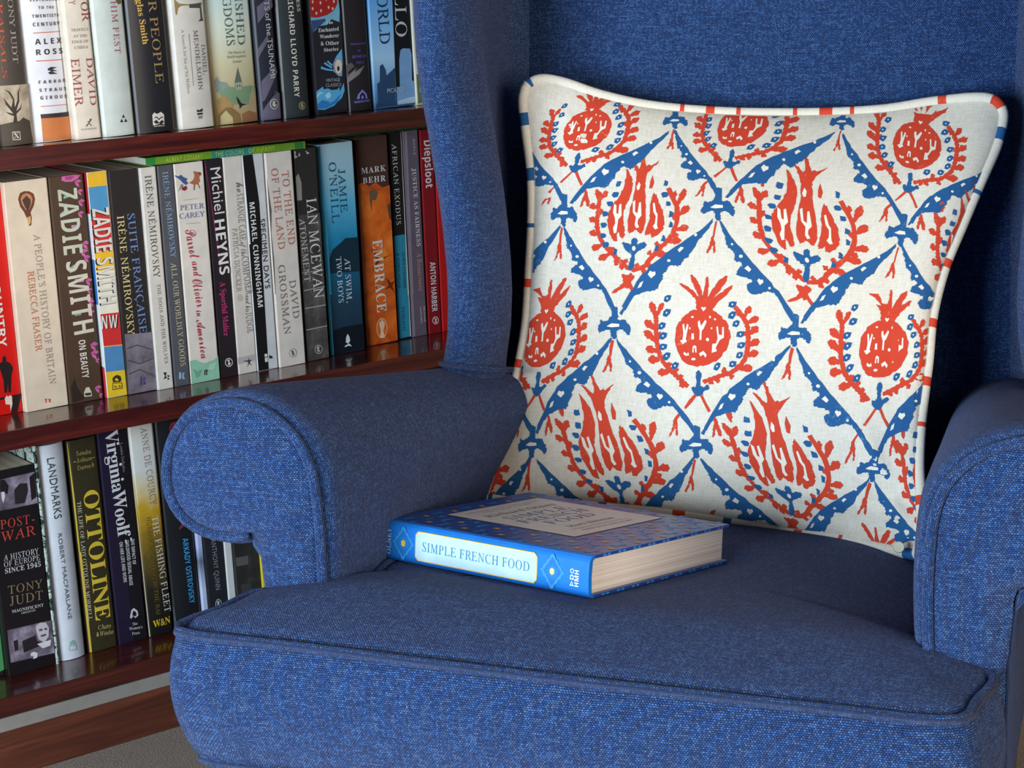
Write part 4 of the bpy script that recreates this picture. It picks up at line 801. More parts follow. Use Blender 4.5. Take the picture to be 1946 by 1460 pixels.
# ================================================================ middle shelf
book(1, 'bright red paperback with a black silhouette of a walking man', 'paperback_book',
     [(-66, 356), (2, 347), (46, 783), (-22, 793)], '#c9130c', [
    T('N', 'A FOREIGN COUNTRY', 'C', -165, 300, -6, 1675, 66, '#d8cfc4'),
    R('#1d1416', 'D', [(22, 540), (36, 526), (52, 540), (54, 575), (85, 588), (108, 620), (110, 650), (98, 690), (96, 740), (92, 842), (72, 842), (66, 760), (60, 840), (38, 848), (30, 740), (18, 700), (0, 640), (-20, 650), (-30, 600), (18, 580)], 2),
    R('#1d1416', 'D', [(-60, 900), (180, 850), (182, 870), (150, 1030), (95, 1032), (110, 880), (-60, 925)], 2),
    R('#e2c9b6', 'D', [(40, 890), (58, 868), (70, 880), (78, 868), (100, 870), (106, 940), (92, 1000), (85, 945), (48, 945)], 3)], .13)
book(1, 'cream paperback with an ornate jewel pictured at the top of its spine', 'paperback_book',
     [(4, 348.5), (87, 338), (131, 770), (48, 784)], '#d9c6ae', [
    R('#6b3a26', 'C', [(155, 400), (170, 350), (205, 332), (250, 333), (288, 355), (300, 400), (290, 455), (262, 515), (272, 560), (268, 625), (248, 632), (232, 570), (205, 510), (172, 465)], 2),
    R('#b57e55', 'C', [(175, 400), (190, 365), (225, 348), (262, 362), (280, 400), (270, 445), (245, 500), (240, 460), (225, 500), (190, 450)], 3),
    R('#4a3430', 'C', [(190, 410), (225, 370), (262, 405), (262, 440), (240, 510), (215, 470)], 4),
    R('#c99e68', 'C', [(228, 560), (262, 545), (264, 600), (248, 628)], 4),
    T('S', "A PEOPLE'S HISTORY OF BRITAIN", 'C', 284, 706, 424, 1995, 54, '#9a8a7c', .02),
    T('S', 'REBECCA FRASER', 'C', 232, 1026, 306, 1712, 54, '#b86b4a', .02),
    R('#c4482e', 'D', [(382, 900), (398, 895), (405, 905), (395, 915), (405, 930), (388, 932), (392, 920)], 2), R('#c4482e', 'D', [(408, 890), (425, 900), (440, 895), (432, 912), (438, 925), (418, 928), (420, 912)], 2)], .13)
PINK, PKD = '#c8629a', '#a04478'
def leafy(c, x, y, s, d=1):
    return [R(PINK, c, [(x, y), (x + d * s * .5, y - s * .35), (x + d * s, y - s * .1), (x + d * s * .6, y + s * .15)], 2),
            R(PINK, c, [(x, y), (x + d * s * .2, y + s * .5), (x + d * s * .7, y + s * .8), (x + d * s * .6, y + s * .3)], 2),
            R(PKD, c, [(x, y), (x + d * s * .55, y - s * .12), (x + d * s * .9, y - s * .08), (x + d * s * .5, y - s * .05)], 3)]
BTY = [T('N', 'ZADIE', 'C', 492, 322, 546, 885, 172, '#c9c0ae', .05), T('N', 'SMITH', 'C', 564, 945, 638, 1572, 172, '#cfc6b4', .05),
       T('N', 'ON BEAUTY', 'D', 672, 396, 708, 722, 58, '#dcd2c2', .02)]
BTY[0] = T('N', 'ZADIE', 'C', 492, 322, 548, 885, 165, '#bfc0ac', .04)
for (x, y, s) in ((640, 250, 60), (665, 330, 50), (670, 420, 60), (668, 520, 55), (705, 780, 70), (690, 850, 70), (720, 900, 60), (735, 1100, 60), (745, 1180, 50), (750, 1260, 50)):
    BTY += leafy('C', x, y, s)
for (x, y, s) in ((760, 60, 60), (755, 150, 60), (775, 430, 70), (780, 500, 75), (820, 560, 40), (815, 800, 60), (850, 860, 40)):
    BTY += leafy('D', x, y, s)
BTY += [R(PINK, 'C', [(530, 200), (560, 185), (640, 185), (690, 195), (665, 225), (620, 250), (560, 252), (528, 240)], 2), R(PKD, 'C', [(560, 205), (640, 200), (610, 235), (560, 232)], 3),
        R('#8aa89c', 'C', [(545, 375), (590, 355), (600, 380), (545, 400)], 4), R('#8aa89c', 'C', [(520, 520), (580, 480), (600, 515), (530, 545)], 4), R('#a98fa8', 'C', [(610, 625), (685, 620), (680, 650), (620, 670)], 4),
        R('#8aa89c', 'C', [(600, 990), (640, 960), (660, 1000), (600, 1040)], 4), R('#a98fa8', 'C', [(640, 1090), (720, 1080), (720, 1110), (650, 1120)], 4), R('#7c9c88', 'D', [(640, 160), (690, 145), (700, 175), (640, 185)], 4),
        R('#2f241c', 'D', [(610, 800), (640, 720), (665, 800), (690, 840), (720, 880), (760, 870), (700, 910), (625, 930)], 1),
        R('#cfc6b4', 'D', [(722, 840), (738, 800), (765, 795), (785, 835), (790, 872), (724, 880)], 3), R('#3a2c22', 'D', [(730, 848), (780, 842), (782, 864), (732, 870)], 4)]
book(1, 'chocolate brown paperback with patterned capitals and pink flowers along its spine', 'paperback_book',
     [(95, 338.5), (153.5, 330), (196.5, 757.5), (133, 769)], '#4e3a2c', BTY, .13)
NW = [R('#e8b62c', 'C', [(730, 180), (908, 152), (916, 282), (742, 302)]), R('#4f93c0', 'C', [(742, 302), (916, 282), (934, 470), (940, 510), (768, 520), (760, 500)]),
      R('#cc3030', 'C', [(768, 520), (940, 505), (968, 835), (812, 850)]), R('#e8b62c', 'C', [(812, 850), (968, 835), (985, 1010), (822, 1022)]), R('#e6e0cc', 'C', [(822, 1022), (985, 1010), (1008, 1300), (1020, 1378), (858, 1405), (842, 1200)]),
      R('#cc3030', 'D', [(862, 170), (1022, 152), (1050, 430), (892, 448)]), R('#e6b04a', 'D', [(892, 444), (1050, 428), (1052, 436), (893, 452)], 2), R('#4f86b4', 'D', [(893, 452), (1052, 436), (1072, 648), (910, 668)]),
      R('#e6c02c', 'D', [(910, 668), (1072, 648), (1096, 862), (930, 890)]),
      T('N', 'ZADIE SMITH', 'C', 775, 492, 856, 1318, 146, '#1e1a1c', .0), T('N', 'ZADIE SMITH', 'C', 789, 486, 868, 1312, 142, '#d8d2c4', .0),
      T('N', 'NW', 'D', 880, 300, 1018, 286, 112, '#1e1a1c', .1), T('N', 'NW', 'D', 874, 296, 1010, 282, 112, '#e2dcd0', .1),
      R('#3c3320', 'D', [(966, 760), (1050, 756), (1056, 808), (966, 822)], 2), R('#e6c02c', 'D', [(972, 766), (1044, 762), (1049, 802), (972, 814)], 3),
      R('#3c3320', 'D', [(970, 755), (965, 720), (985, 700), (1005, 690), (1035, 700), (1045, 730), (1035, 752)], 2), R('#e6c02c', 'D', [(985, 735), (1000, 715), (1020, 735), (1010, 745)], 3),
      T('G', 'hh', 'D', 982, 806, 1040, 800, 26, '#3c3320', .2)]
book(1, 'paperback with bold yellow, blue and red colour blocks on its spine', 'paperback_book',
     [(162, 328.5), (201, 324.5), (242, 751), (205, 757)], '#ded8ca', NW, .135,
     left=[(0, .14, '#c93444'), (.14, .42, '#dfe3ea'), (.42, .62, '#3a78c0'), (.62, .82, '#dfe3ea'), (.82, 1, '#b02830')])
STONE = mottle('slate_photo', [(.3, '#4a434a'), (.55, '#776f78'), (.8, '#8d858c')], 40, .5, 5)
book(1, 'dark paperback with blue and yellow capitals above a grey flagstone photograph', 'paperback_book',
     [(206.5, 326), (260, 321), (299, 742), (243.5, 750)], '#2e2826', [
    T('S', 'SUITE FRAN\u00c7AISE', 'C', 1092, 530, 1202, 1560, 62, '#6f8fc4', .03),
    T('S', 'IR\u00c8NE N\u00c9MIROVSKY', 'C', 1004, 548, 1100, 1575, 58, '#d9c88a', .03),
    R(STONE, 'D', [(1072, 340), (1180, 335), (1310, 320), (1352, 828), (1106, 860)], 1),
    R('#4a434a', 'D', [(1090, 460), (1180, 430), (1310, 470), (1312, 478), (1180, 440), (1092, 470)], 2),
    R('#4a434a', 'D', [(1098, 560), (1200, 590), (1330, 540), (1332, 548), (1200, 600), (1100, 570)], 2),
    R('#4a434a', 'D', [(1108, 680), (1200, 640), (1340, 700), (1340, 708), (1200, 650), (1108, 690)], 2),
    R('#4b4070', 'D', [(1204, 710), (1222, 700), (1224, 780), (1206, 778)], 3), R('#4b4070', 'D', [(1232, 715), (1256, 705), (1240, 740), (1256, 770), (1232, 776)], 3)], .13)
book(1, 'slim white paperback with dark grey capitals above a smaller second title', 'paperback_book',
     [(266, 320), (294, 316.5), (330.5, 737), (300, 741.5)], '#d6d0c4', [
    T('S', 'IR\u00c8NE N\u00c9MIROVSKY', 'C', 1242, 200, 1322, 1080, 52, '#55524e', .03),
    T('S', 'THE DOGS AND THE WOLVES', 'C', 1346, 1135, 1414, 1815, 28, '#5e5a56', .06),
    R('#2e2c2c', 'D', [(1402, 670), (1432, 668), (1424, 700), (1436, 715), (1406, 730), (1418, 700)], 2), R('#2e2c2c', 'D', [(1436, 690), (1462, 700), (1442, 712), (1460, 728), (1438, 734), (1444, 710)], 2)], .13)
book(1, 'slim slate grey paperback with blue and cream capitals down its spine', 'paperback_book',
     [(299, 316), (327, 313), (362, 730), (333, 736)], '#55565a', [
    T('S', 'IR\u00c8NE N\u00c9MIROVSKY', 'C', 1395, 168, 1468, 905, 46, '#8fa9c8', .03),
    T('S', 'ALL OUR WORLDLY GOODS', 'C', 1466, 950, 1552, 1838, 46, '#cdbf98', .03),
    R('#8fa9c8', 'D', [(1538, 670), (1556, 666), (1562, 700), (1552, 730), (1538, 726)], 2), R('#8fa9c8', 'D', [(1568, 672), (1588, 670), (1578, 700), (1592, 724), (1566, 728)], 2)], .13)
book(1, 'cream paperback with red handwriting, two small dancing figures and a mint green foot', 'paperback_book',
     [(330, 312), (384, 307), (418, 720), (364, 730)], '#ded4c8', [
    R('#4a5a8c', 'C', [(1500, 195), (1535, 205), (1555, 190), (1575, 210), (1612, 225), (1600, 245), (1620, 262), (1598, 280), (1570, 260), (1548, 235), (1505, 205)], 2),
    R('#8a2c34', 'C', [(1565, 300), (1600, 285), (1612, 310), (1590, 330), (1562, 322)], 2), R('#8c8478', 'C', [(1555, 270), (1580, 280), (1568, 300), (1530, 335), (1545, 305)], 2),
    R('#a86848', 'C', [(1660, 160), (1690, 165), (1725, 170), (1732, 190), (1712, 210), (1720, 245), (1700, 275), (1660, 275), (1625, 262), (1660, 235), (1672, 200)], 2),
    R('#6b3a34', 'C', [(1705, 168), (1728, 172), (1724, 188), (1706, 184)], 3), R('#8a6a5a', 'C', [(1665, 275), (1680, 275), (1672, 325), (1662, 322)], 2), R('#8a6a5a', 'C', [(1705, 265), (1722, 305), (1712, 308), (1698, 272)], 2),
    T('S', 'PETER', 'C', 1548, 500, 1752, 478, 46, '#6272a8', .02), T('S', 'CAREY', 'C', 1542, 572, 1756, 548, 46, '#6272a8', .02),
    R('#b0a084', 'C', [(1578, 408), (1706, 393), (1706, 397), (1640, 406), (1578, 412)], 2), R('#b0a084', 'C', [(1598, 612), (1726, 600), (1726, 604), (1660, 612), (1598, 616)], 2),
    T('C', 'Parrot', 'C', 1588, 670, 1634, 920, 88, '#b03044'), T('C', 'and', 'C', 1646, 940, 1666, 1078, 72, '#b03044'), T('C', 'Olivier', 'C', 1648, 1098, 1692, 1335, 82, '#b03044'),
    T('C', 'in', 'D', 1682, 140, 1690, 192, 60, '#b03044'), T('C', 'America', 'D', 1684, 220, 1728, 556, 66, '#b03044'),
    R('#8fc0a4', 'D', [(1630, 572), (1680, 560), (1720, 580), (1760, 590), (1800, 575), (1840, 560), (1876, 530), (1892, 725), (1645, 768)], 1),
    R('#6fa488', 'D', [(1660, 640), (1700, 660), (1740, 640), (1720, 700), (1690, 720)], 2), R('#a8d0b4', 'D', [(1800, 600), (1860, 580), (1840, 640), (1790, 650)], 2),
    T('B', 'ff', 'D', 1752, 692, 1784, 690, 44, '#33302e')], .13)
book(1, 'black paperback edged in magenta with wide white lettering and a pink subtitle', 'paperback_book',
     [(388.5, 306), (420, 301), (452, 712), (420, 719.5)], '#2b2327', [
    R('#8a2a5c', 'E', [(-50, 232), (-42, 230), (86, 1075), (78, 1076)], 1),
    T('G', 'Michiel', 'E', -4, 290, 32, 652, 78, '#dcd8d2'), T('N', 'HEYNS', 'E', 28, 700, 72, 1130, 78, '#e2ded8'),
    T('B', 'A Sportful Malice', 'F', 72, 318, 104, 742, 44, '#c23a70'),
    O('#d2ccc6', 'F', 144, 948, 31, 35), O('#2b2327', 'F', 144, 948, 25, 28, 3), R('#d2ccc6', 'F', [(128, 930), (150, 925), (148, 945), (160, 955), (148, 972), (135, 965), (140, 945)], 4)], .13)
book(1, 'cream paperback with fine grey script and capitals and a pencilled figure at the foot', 'paperback_book',
     [(423, 299.5), (458, 295.5), (489, 706), (454, 712)], '#d8cfc4', [
    T('C', 'he', 'E', 198, 400, 204, 482, 56, '#77706a'), T('S', 'STRANGE CASE', 'E', 204, 492, 228, 862, 48, '#77706a', .02),
    T('C', 'of the', 'E', 232, 872, 240, 985, 44, '#77706a'), T('S', 'COMPOSER', 'E', 240, 990, 278, 1288, 52, '#77706a', .02),
    T('C', 'and his', 'F', 272, 420, 276, 552, 40, '#77706a'), T('S', 'JUDGE', 'F', 272, 560, 290, 718, 46, '#77706a', .02),
    T('S', 'PATRICIA DUNCKER', 'E', 166, 765, 204, 1264, 38, '#8c857c', .02),
    O('#c2b8aa', 'F', 230, 440, 22, 30), 
    R('#3a3434', 'F', [(300, 905), (306, 930), (325, 925), (308, 945), (322, 975), (305, 955), (288, 985), (298, 945), (250, 935), (298, 932)], 2),
    R('#b8aeac', 'F', [(215, 910), (358, 880), (362, 930), (218, 965)], 1)], .13)
book(1, 'paperback split lengthwise into a black half and a white half', 'paperback_book',
     [(460, 295), (498, 291), (529, 699), (491, 706)], '#cfd0ce', [
    R('#191819', 'E', [(247, 186), (330, 176), (384, 560), (405, 900), (400, 1290), (352, 1290)], 1),
    R('#191819', 'F', [(300, 20), (396, 10), (458, 1006), (376, 1020)], 1),
    T('N', 'MICHAEL CUNNINGHAM', 'E', 303, 560, 372, 1384, 40, '#dad8d4', .02),
    T('G', 'SPECIMEN DAYS', 'E', 384, 690, 428, 1238, 38, '#2c2a2c', .03),
    R('#dad8d4', 'F', [(424, 882), (446, 878), (448, 900), (426, 906)], 2), R('#dad8d4', 'F', [(426, 912), (448, 906), (452, 940), (430, 946)], 2), R('#2c2a2c', 'F', [(460, 890), (486, 900), (488, 915), (462, 918)], 2)], .13)
book(1, 'ivory paperback with dark speckled edge and thin rust coloured capitals', 'paperback_book',
     [(500, 292), (553, 286), (581.5, 689.5), (532.5, 699.5)], '#dcd1c4', [
    T('S', 'TO THE END', 'E', 556, 315, 612, 892, 52, '#c27058', .04), T('S', 'OF THE LAND', 'E', 472, 295, 532, 930, 52, '#c27058', .04),
    T('S', 'DAVID', 'F', 616, 305, 650, 604, 48, '#7d756d', .05), T('S', 'GROSSMAN', 'F', 528, 186, 578, 732, 50, '#7d756d', .05),
    R('#6a6464', 'E', [(415, 178), (425, 200), (432, 260), (440, 340), (455, 460), (480, 620), (478, 800), (500, 1000), (512, 1284), (500, 1284), (480, 1040)], 1),
    R('#6a6464', 'F', [(500, 480), (506, 560), (525, 700), (540, 860), (546, 985), (540, 985)], 1),
    O('#8a8078', 'F', 648, 872, 30, 35), O('#dcd1c4', 'F', 648, 872, 26, 31, 3), R('#6a625c', 'F', [(632, 850), (650, 855), (660, 880), (650, 900), (640, 880)], 4)], .13)
MONO = mottle('grey_photo', [(.3, '#2c2826'), (.5, '#4a4541'), (.7, '#6c6660'), (.9, '#8c867e')], 34, .5, 5)
book(1, 'grey photographic paperback showing worn stone steps behind white serif lettering', 'paperback_book',
     [(557, 285.5), (600.5, 279.5), (625.5, 680), (584.5, 688)], '#33302d', [
    R('#b5aea0', 'E', [(655, 150), (672, 160), (668, 185), (685, 200), (660, 215), (650, 190)], 2), R('#b5aea0', 'E', [(690, 180), (700, 165), (705, 190), (695, 200)], 2), R('#b5aea0', 'E', [(745, 150), (780, 170), (760, 180)], 2),
    R('#938c80', 'E', [(665, 360), (690, 330), (715, 400), (720, 540), (680, 545)], 2),
    R(MONO, 'E', [(690, 660), (860, 640), (900, 1284), (720, 1284)], 1), R(MONO, 'F', [(708, 160), (890, 140), (934, 905), (764, 940)], 1),
    R('#a8a298', 'F', [(722, 240), (895, 215), (896, 221), (724, 247)], 2), R('#a8a298', 'F', [(735, 380), (905, 345), (906, 352), (736, 387)], 2), R('#a8a298', 'F', [(742, 520), (912, 490), (913, 498), (743, 528)], 2), R('#a8a298', 'F', [(752, 690), (922, 655), (923, 662), (753, 697)], 2),
    T('S', 'IAN MCEWAN', 'E', 752, 532, 816, 1316, 76, '#ded8ce', .02), T('S', 'ATONEMENT', 'E', 694, 686, 740, 1186, 46, '#c9c3b8', .02),
    O('#b8ae98', 'F', 850, 845, 31, 36), O('#4a4540', 'F', 850, 845, 26, 30, 3), R('#b8ae98', 'F', [(835, 825), (858, 820), (852, 845), (864, 860), (846, 868), (838, 850)], 4)], .13)
def sw_mat(b):
    return ramp_z('sea_print', [(.0, '#182634'), (.22, '#1c3d50'), (.40, '#155a78'), (.55, '#1d86ac'), (.70, '#58acca'), (.85, '#93bcc6'), (1, '#a5bfc4')], b.H, .35, .03)
book(1, 'broad paperback fading from pale blue sky to deep teal sea', 'paperback_book',
     [(602, 276.5), (669, 268), (693.5, 661.5), (629, 679)], '#2a8fb4', [
    T('S', 'JAMIE', 'E', 1000, 298, 1022, 638, 52, '#25566e', .02), T('S', "O'NEILL", 'E', 926, 246, 956, 722, 54, '#25566e', .05),
    T('S', 'AT SWIM,', 'F', 1052, 130, 1072, 478, 42, '#d2dcdc', .03), T('S', 'TWO BOYS', 'F', 985, 120, 1008, 480, 40, '#d2dcdc', .03),
    R('#17303e', 'E', [(930, 1020), (960, 930), (1020, 880), (1060, 840), (1166, 830), (1172, 950), (1176, 1100), (930, 1120)], 1),
    R('#101a22', 'F', [(958, 700), (1040, 670), (1206, 640), (1214, 832), (972, 900)], 2),
    R('#49b8dc', 'E', [(834, 116), (860, 112), (916, 700), (950, 1284), (920, 1284)], 2), R('#49b8dc', 'F', [(885, 0), (915, 0), (945, 500), (972, 900), (946, 906)], 3),  # cyan strips: window highlight along the left edge, painted onto the spine
    R('#dfe2e0', 'F', [(1078, 722), (1092, 745), (1098, 775), (1085, 800), (1064, 790), (1066, 750)], 3), R('#dfe2e0', 'F', [(1054, 820), (1085, 800), (1100, 806), (1110, 822), (1085, 815), (1060, 828)], 3)], .13, mat=sw_mat)
FIRE = mottle('fiery_photo', [(.25, '#7a3418'), (.42, '#c25018'), (.56, '#e06a20'), (.72, '#f09038'), (.9, '#f0c060')], 22, .4, 5, (1, 1, 1), .8)
book(1, 'brown and fiery orange paperback with white capitals down its spine', 'paperback_book',
     [(673, 265.5), (738, 253.5), (756, 646.5), (697, 661)], '#4e322a', [
    R(FIRE, 'E', [(1158, 420), (1200, 400), (1250, 430), (1300, 400), (1350, 440), (1422, 420), (1440, 800), (1462, 1284), (1196, 1284), (1170, 700)], 1),
    R(FIRE, 'F', [(1172, 0), (1440, 0), (1474, 770), (1232, 826), (1212, 600)], 1),
    R('#d8865c', 'E', [(1130, 66), (1140, 64), (1225, 1284), (1214, 1284)], 2),
    R('#6e5540', 'E', [(1250, 470), (1290, 450), (1320, 480), (1300, 540), (1270, 540), (1270, 640), (1255, 560)], 2), R('#5a4030', 'E', [(1390, 580), (1430, 560), (1432, 700), (1405, 680)], 2),
    R('#7a2c10', 'F', [(1250, 40), (1330, 130), (1420, 100), (1330, 150), (1270, 240), (1310, 140)], 2), R('#7a2c10', 'F', [(1380, 280), (1420, 320), (1460, 300), (1430, 350), (1460, 400), (1410, 360), (1370, 380), (1400, 340)], 2),
    T('B', 'MARK', 'E', 1186, 334, 1378, 308, 46, '#d8cfc8', .1), T('B', 'BEHR', 'E', 1198, 410, 1376, 388, 46, '#d8cfc8', .1),
    T('B', 'EMBRACE', 'E', 1272, 858, 1310, 1426, 76, '#ddd4c6', .06),
    O('#f0b878', 'F', 1348, 678, 44, 80, 2), O('#e06a2c', 'F', 1348, 678, 38, 72, 3), R('#e8c8a8', 'F', [(1330, 752), (1340, 700), (1325, 640), (1350, 610), (1372, 640), (1358, 700), (1372, 752)], 4)], .13)
book(1, 'narrow paperback, black above and turquoise below, in spaced serif capitals', 'paperback_book',
     [(739, 253), (761, 250.5), (781.5, 639), (757.5, 644.5)], '#1e1c1c', [
    R('#2c86a0', 'E', [(1440, 824), (1528, 808), (1560, 1284), (1462, 1284)], 1), R('#2c86a0', 'F', [(1440, 0), (1556, 0), (1580, 740), (1482, 762)], 1),
    R('#cfc8b8', 'E', [(1494, 5), (1504, 4), (1566, 1284), (1552, 1284)], 2), R('#cfc8b8', 'F', [(1546, 0), (1556, 0), (1582, 742), (1570, 744)], 2),
    T('S', 'AFRICAN EXODUS', 'E', 1424, 98, 1462, 735, 36, '#c9c3ba', .08),
    T('G', 'CHRIS STRINGER', 'F', 1504, 80, 1518, 366, 16, '#1d4c5c'), T('G', '& ROBIN MCKIE', 'F', 1464, 90, 1476, 362, 16, '#1d4c5c'), T('B', 'PIMLICO', 'F', 1502, 512, 1512, 700, 18, '#1d4c5c')], .13)
book(1, 'slim mauve-grey paperback with small white capitals', 'paperback_book',
     [(767, 249.5), (796, 246), (812.5, 636), (784.5, 640.5)], '#655862', [
    T('S', 'RAWLS', 'E', 1590, 60, 1596, 182, 18, '#c8bcc0', .08), T('B', 'JUSTICE AS FAIRNESS', 'E', 1582, 290, 1622, 905, 32, '#d2c8ca', .05),
    T('S', 'A Restatement', 'E', 1622, 955, 1638, 1258, 34, '#c49484'), T('G', 'BELKNAP', 'F', 1672, 508, 1680, 632, 14, '#c8bcc0'), T('G', 'HARVARD', 'F', 1644, 512, 1654, 642, 14, '#c8bcc0'),
    R('#8a7c88', 'E', [(1524, 4), (1545, 0), (1598, 1284), (1576, 1284)], 1), R('#8a7c88', 'F', [(1552, 0), (1570, 0), (1612, 740), (1592, 744)], 1)], .13)
book(1, 'crimson paperback with rounded white lettering next to the wing of the armchair', 'paperback_book',
     [(798, 248), (827, 244), (839.5, 629), (816, 633.5)], '#84161d', [
    T('N', 'Diepsloot', 'E', 1676, 72, 1692, 446, 60, '#dcd0cc'), T('N', 'ANTON HARBER', 'F', 1724, 160, 1742, 550, 42, '#dcd0cc'),
    O('#dcd0cc', 'F', 1770, 617, 25, 31), O('#84161d', 'F', 1770, 617, 20, 25, 3), R('#dcd0cc', 'F', [(1758, 600), (1780, 605), (1775, 620), (1782, 632), (1764, 636), (1768, 615)], 4)], .13)
book(1, 'plain scarlet paperback half hidden behind the wing of the armchair', 'paperback_book',
     [(829, 244), (858, 240), (868, 622), (841.5, 627.5)], '#b81a1c', [], .13)

# ================================================================ bottom shelf
book(2, 'green and black spine cut off by the left edge, first on the bottom shelf', 'paperback_book',
     [(-70, 905), (-34, 900), (10, 1284), (-28, 1291)], '#1d2422', [
    R('#4f9a5c', 'H', [(-60, 330), (0, 300), (22, 560), (34, 790), (-5, 810), (-40, 800)], 1)], .13)
PHOTO = mottle('crowd_photo', [(.3, '#2a2329'), (.5, '#6b5f6c'), (.65, '#a89cab'), (.85, '#d2c8d4')], 26, .5, 5)
book(2, 'thick black paperback with red title and two black-and-white photographs', 'paperback_book',
     [(-26, 903), (64, 881.5), (108.5, 1265), (16.5, 1285.5)], '#1b1719', [
    R(PHOTO, 'G', [(-130, 570), (0, 545), (318, 470), (350, 760), (80, 818), (-100, 850)], 1),
    R('#221c20', 'G', [(0, 545), (40, 545), (80, 600), (70, 680), (20, 650), (0, 660)], 2), R('#2c262a', 'G', [(130, 640), (180, 580), (250, 575), (260, 640), (230, 760), (140, 770)], 2),
    R('#241e22', 'G', [(270, 520), (318, 480), (340, 700), (290, 740)], 2), R('#d8d0d8', 'G', [(10, 660), (40, 655), (45, 700), (30, 760), (15, 720)], 3),
    T('S', 'POST-', 'G', 5, 1004, 320, 940, 84, '#c2443a', .04), T('S', 'WAR', 'G', 12, 1122, 332, 1052, 92, '#c2443a', .05),
    T('S', 'A HISTORY', 'G', 32, 1296, 358, 1226, 52, '#cbc5c6', .04), T('S', 'OF EUROPE', 'G', 38, 1356, 368, 1286, 52, '#cbc5c6', .04), T('B', 'SINCE 1945', 'G', 46, 1414, 376, 1344, 46, '#cbc5c6', .02),
    T('S', 'TONY', 'H', 54, 284, 288, 236, 56, '#8a7458', .04), T('S', 'JUDT', 'H', 66, 362, 290, 316, 62, '#8a7458', .05),
    T('B', 'MAGNIFICENT', 'H', 80, 410, 294, 364, 20, '#c4beba'), T('S', 'OBSERVER', 'H', 144, 418, 240, 396, 14, '#c4beba'),
    R(PHOTO, 'H', [(48, 528), (358, 455), (384, 676), (72, 748)], 1),
    R('#2a2226', 'H', [(90, 600), (120, 590), (125, 660), (100, 670)], 2), R('#2a2226', 'H', [(150, 600), (240, 560), (250, 600), (300, 620), (160, 680)], 2),
    R('#c9c0c4', 'H', [(240, 500), (270, 475), (310, 475), (330, 510), (328, 570), (300, 610), (262, 590), (248, 545)], 3), R('#5a5056', 'H', [(262, 520), (285, 515), (288, 530), (264, 534)], 4), R('#5a5056', 'H', [(298, 512), (318, 510), (318, 524), (300, 526)], 4), R('#4a4046', 'H', [(272, 562), (312, 550), (310, 562), (280, 572)], 4),
    R('#ddd6da', 'H', [(250, 620), (345, 590), (340, 630), (290, 650)], 3),
    R('#dcd8d8', 'H', [(206, 682), (226, 672), (254, 680), (250, 712), (222, 722), (228, 700), (208, 702)], 4)], .135)
PAT = mottle('leaf_pattern', [(.38, '#1c2420'), (.45, '#5a7a68'), (.5, '#cfd6cc'), (.62, '#8fa89a'), (.66, '#1c2420')], 70, .5, 2, (1, 1, 1), 1.2)
book(2, 'patterned green, black and white book just showing above the thick black one', 'hardback_book',
     [(62, 849), (71, 847), (111.5, 1262), (106, 1263.5)], '#4a5e52', [], .15, mat=PAT)
book(2, 'white hardback with slim dark sans capitals and a pale green emblem at the foot', 'hardback_book',
     [(72, 850), (120, 841.5), (168, 1246.5), (112.5, 1259.5)], '#d3d6dc', [
    T('G', 'LANDMARKS', 'G', 432, 352, 502, 912, 66, '#3a4a46', .03), T('G', 'ROBERT MACFARLANE', 'G', 530, 1046, 628, 1838, 34, '#5a6470', .0),
    R('#8fb8a4', 'H', [(466, 632), (518, 622), (522, 660), (468, 668)], 2), R('#d3d6dc', 'H', [(472, 638), (512, 630), (515, 654), (474, 661)], 3),
    R('#8fb8a4', 'H', [(468, 628), (472, 608), (490, 592), (508, 600), (514, 620)], 2)], .15, .006, True)
book(2, 'dark olive hardback with a yellow board edge and a large yellow serif title', 'hardback_book',
     [(125, 843), (181, 827), (225.5, 1227), (171, 1242)], '#38321f', [
    R('#d9c04a', 'G', [(592, 218), (626, 208), (690, 700), (770, 1460), (738, 1460), (660, 800)], 1), R('#d9b84a', 'H', [(522, 0), (552, 0), (612, 560), (624, 680), (606, 686)], 2),
    T('S', 'Sandra', 'G', 706, 322, 842, 300, 40, '#b89c5c'), T('S', 'Jobson', 'G', 712, 388, 850, 362, 40, '#b89c5c'), T('S', 'Darroch', 'G', 716, 456, 872, 424, 40, '#b89c5c'),
    R('#b89c5c', 'G', [(680, 380), (704, 374), (704, 380), (680, 386)], 2), R('#b89c5c', 'G', [(854, 340), (876, 334), (876, 340), (854, 346)], 2),
    T('B', 'OTTOLINE', 'G', 768, 655, 885, 1855, 140, '#dcbc3c', -.02),
    T('S', 'THE LIFE OF LADY OTTOLINE MORRELL', 'G', 712, 750, 820, 1850, 34, '#cfc6a8'),
    T('S', 'Chatto', 'H', 664, 524, 750, 508, 30, '#cdb878'), T('S', '& Windus', 'H', 652, 570, 768, 548, 30, '#cdb878')], .15, .001, True)
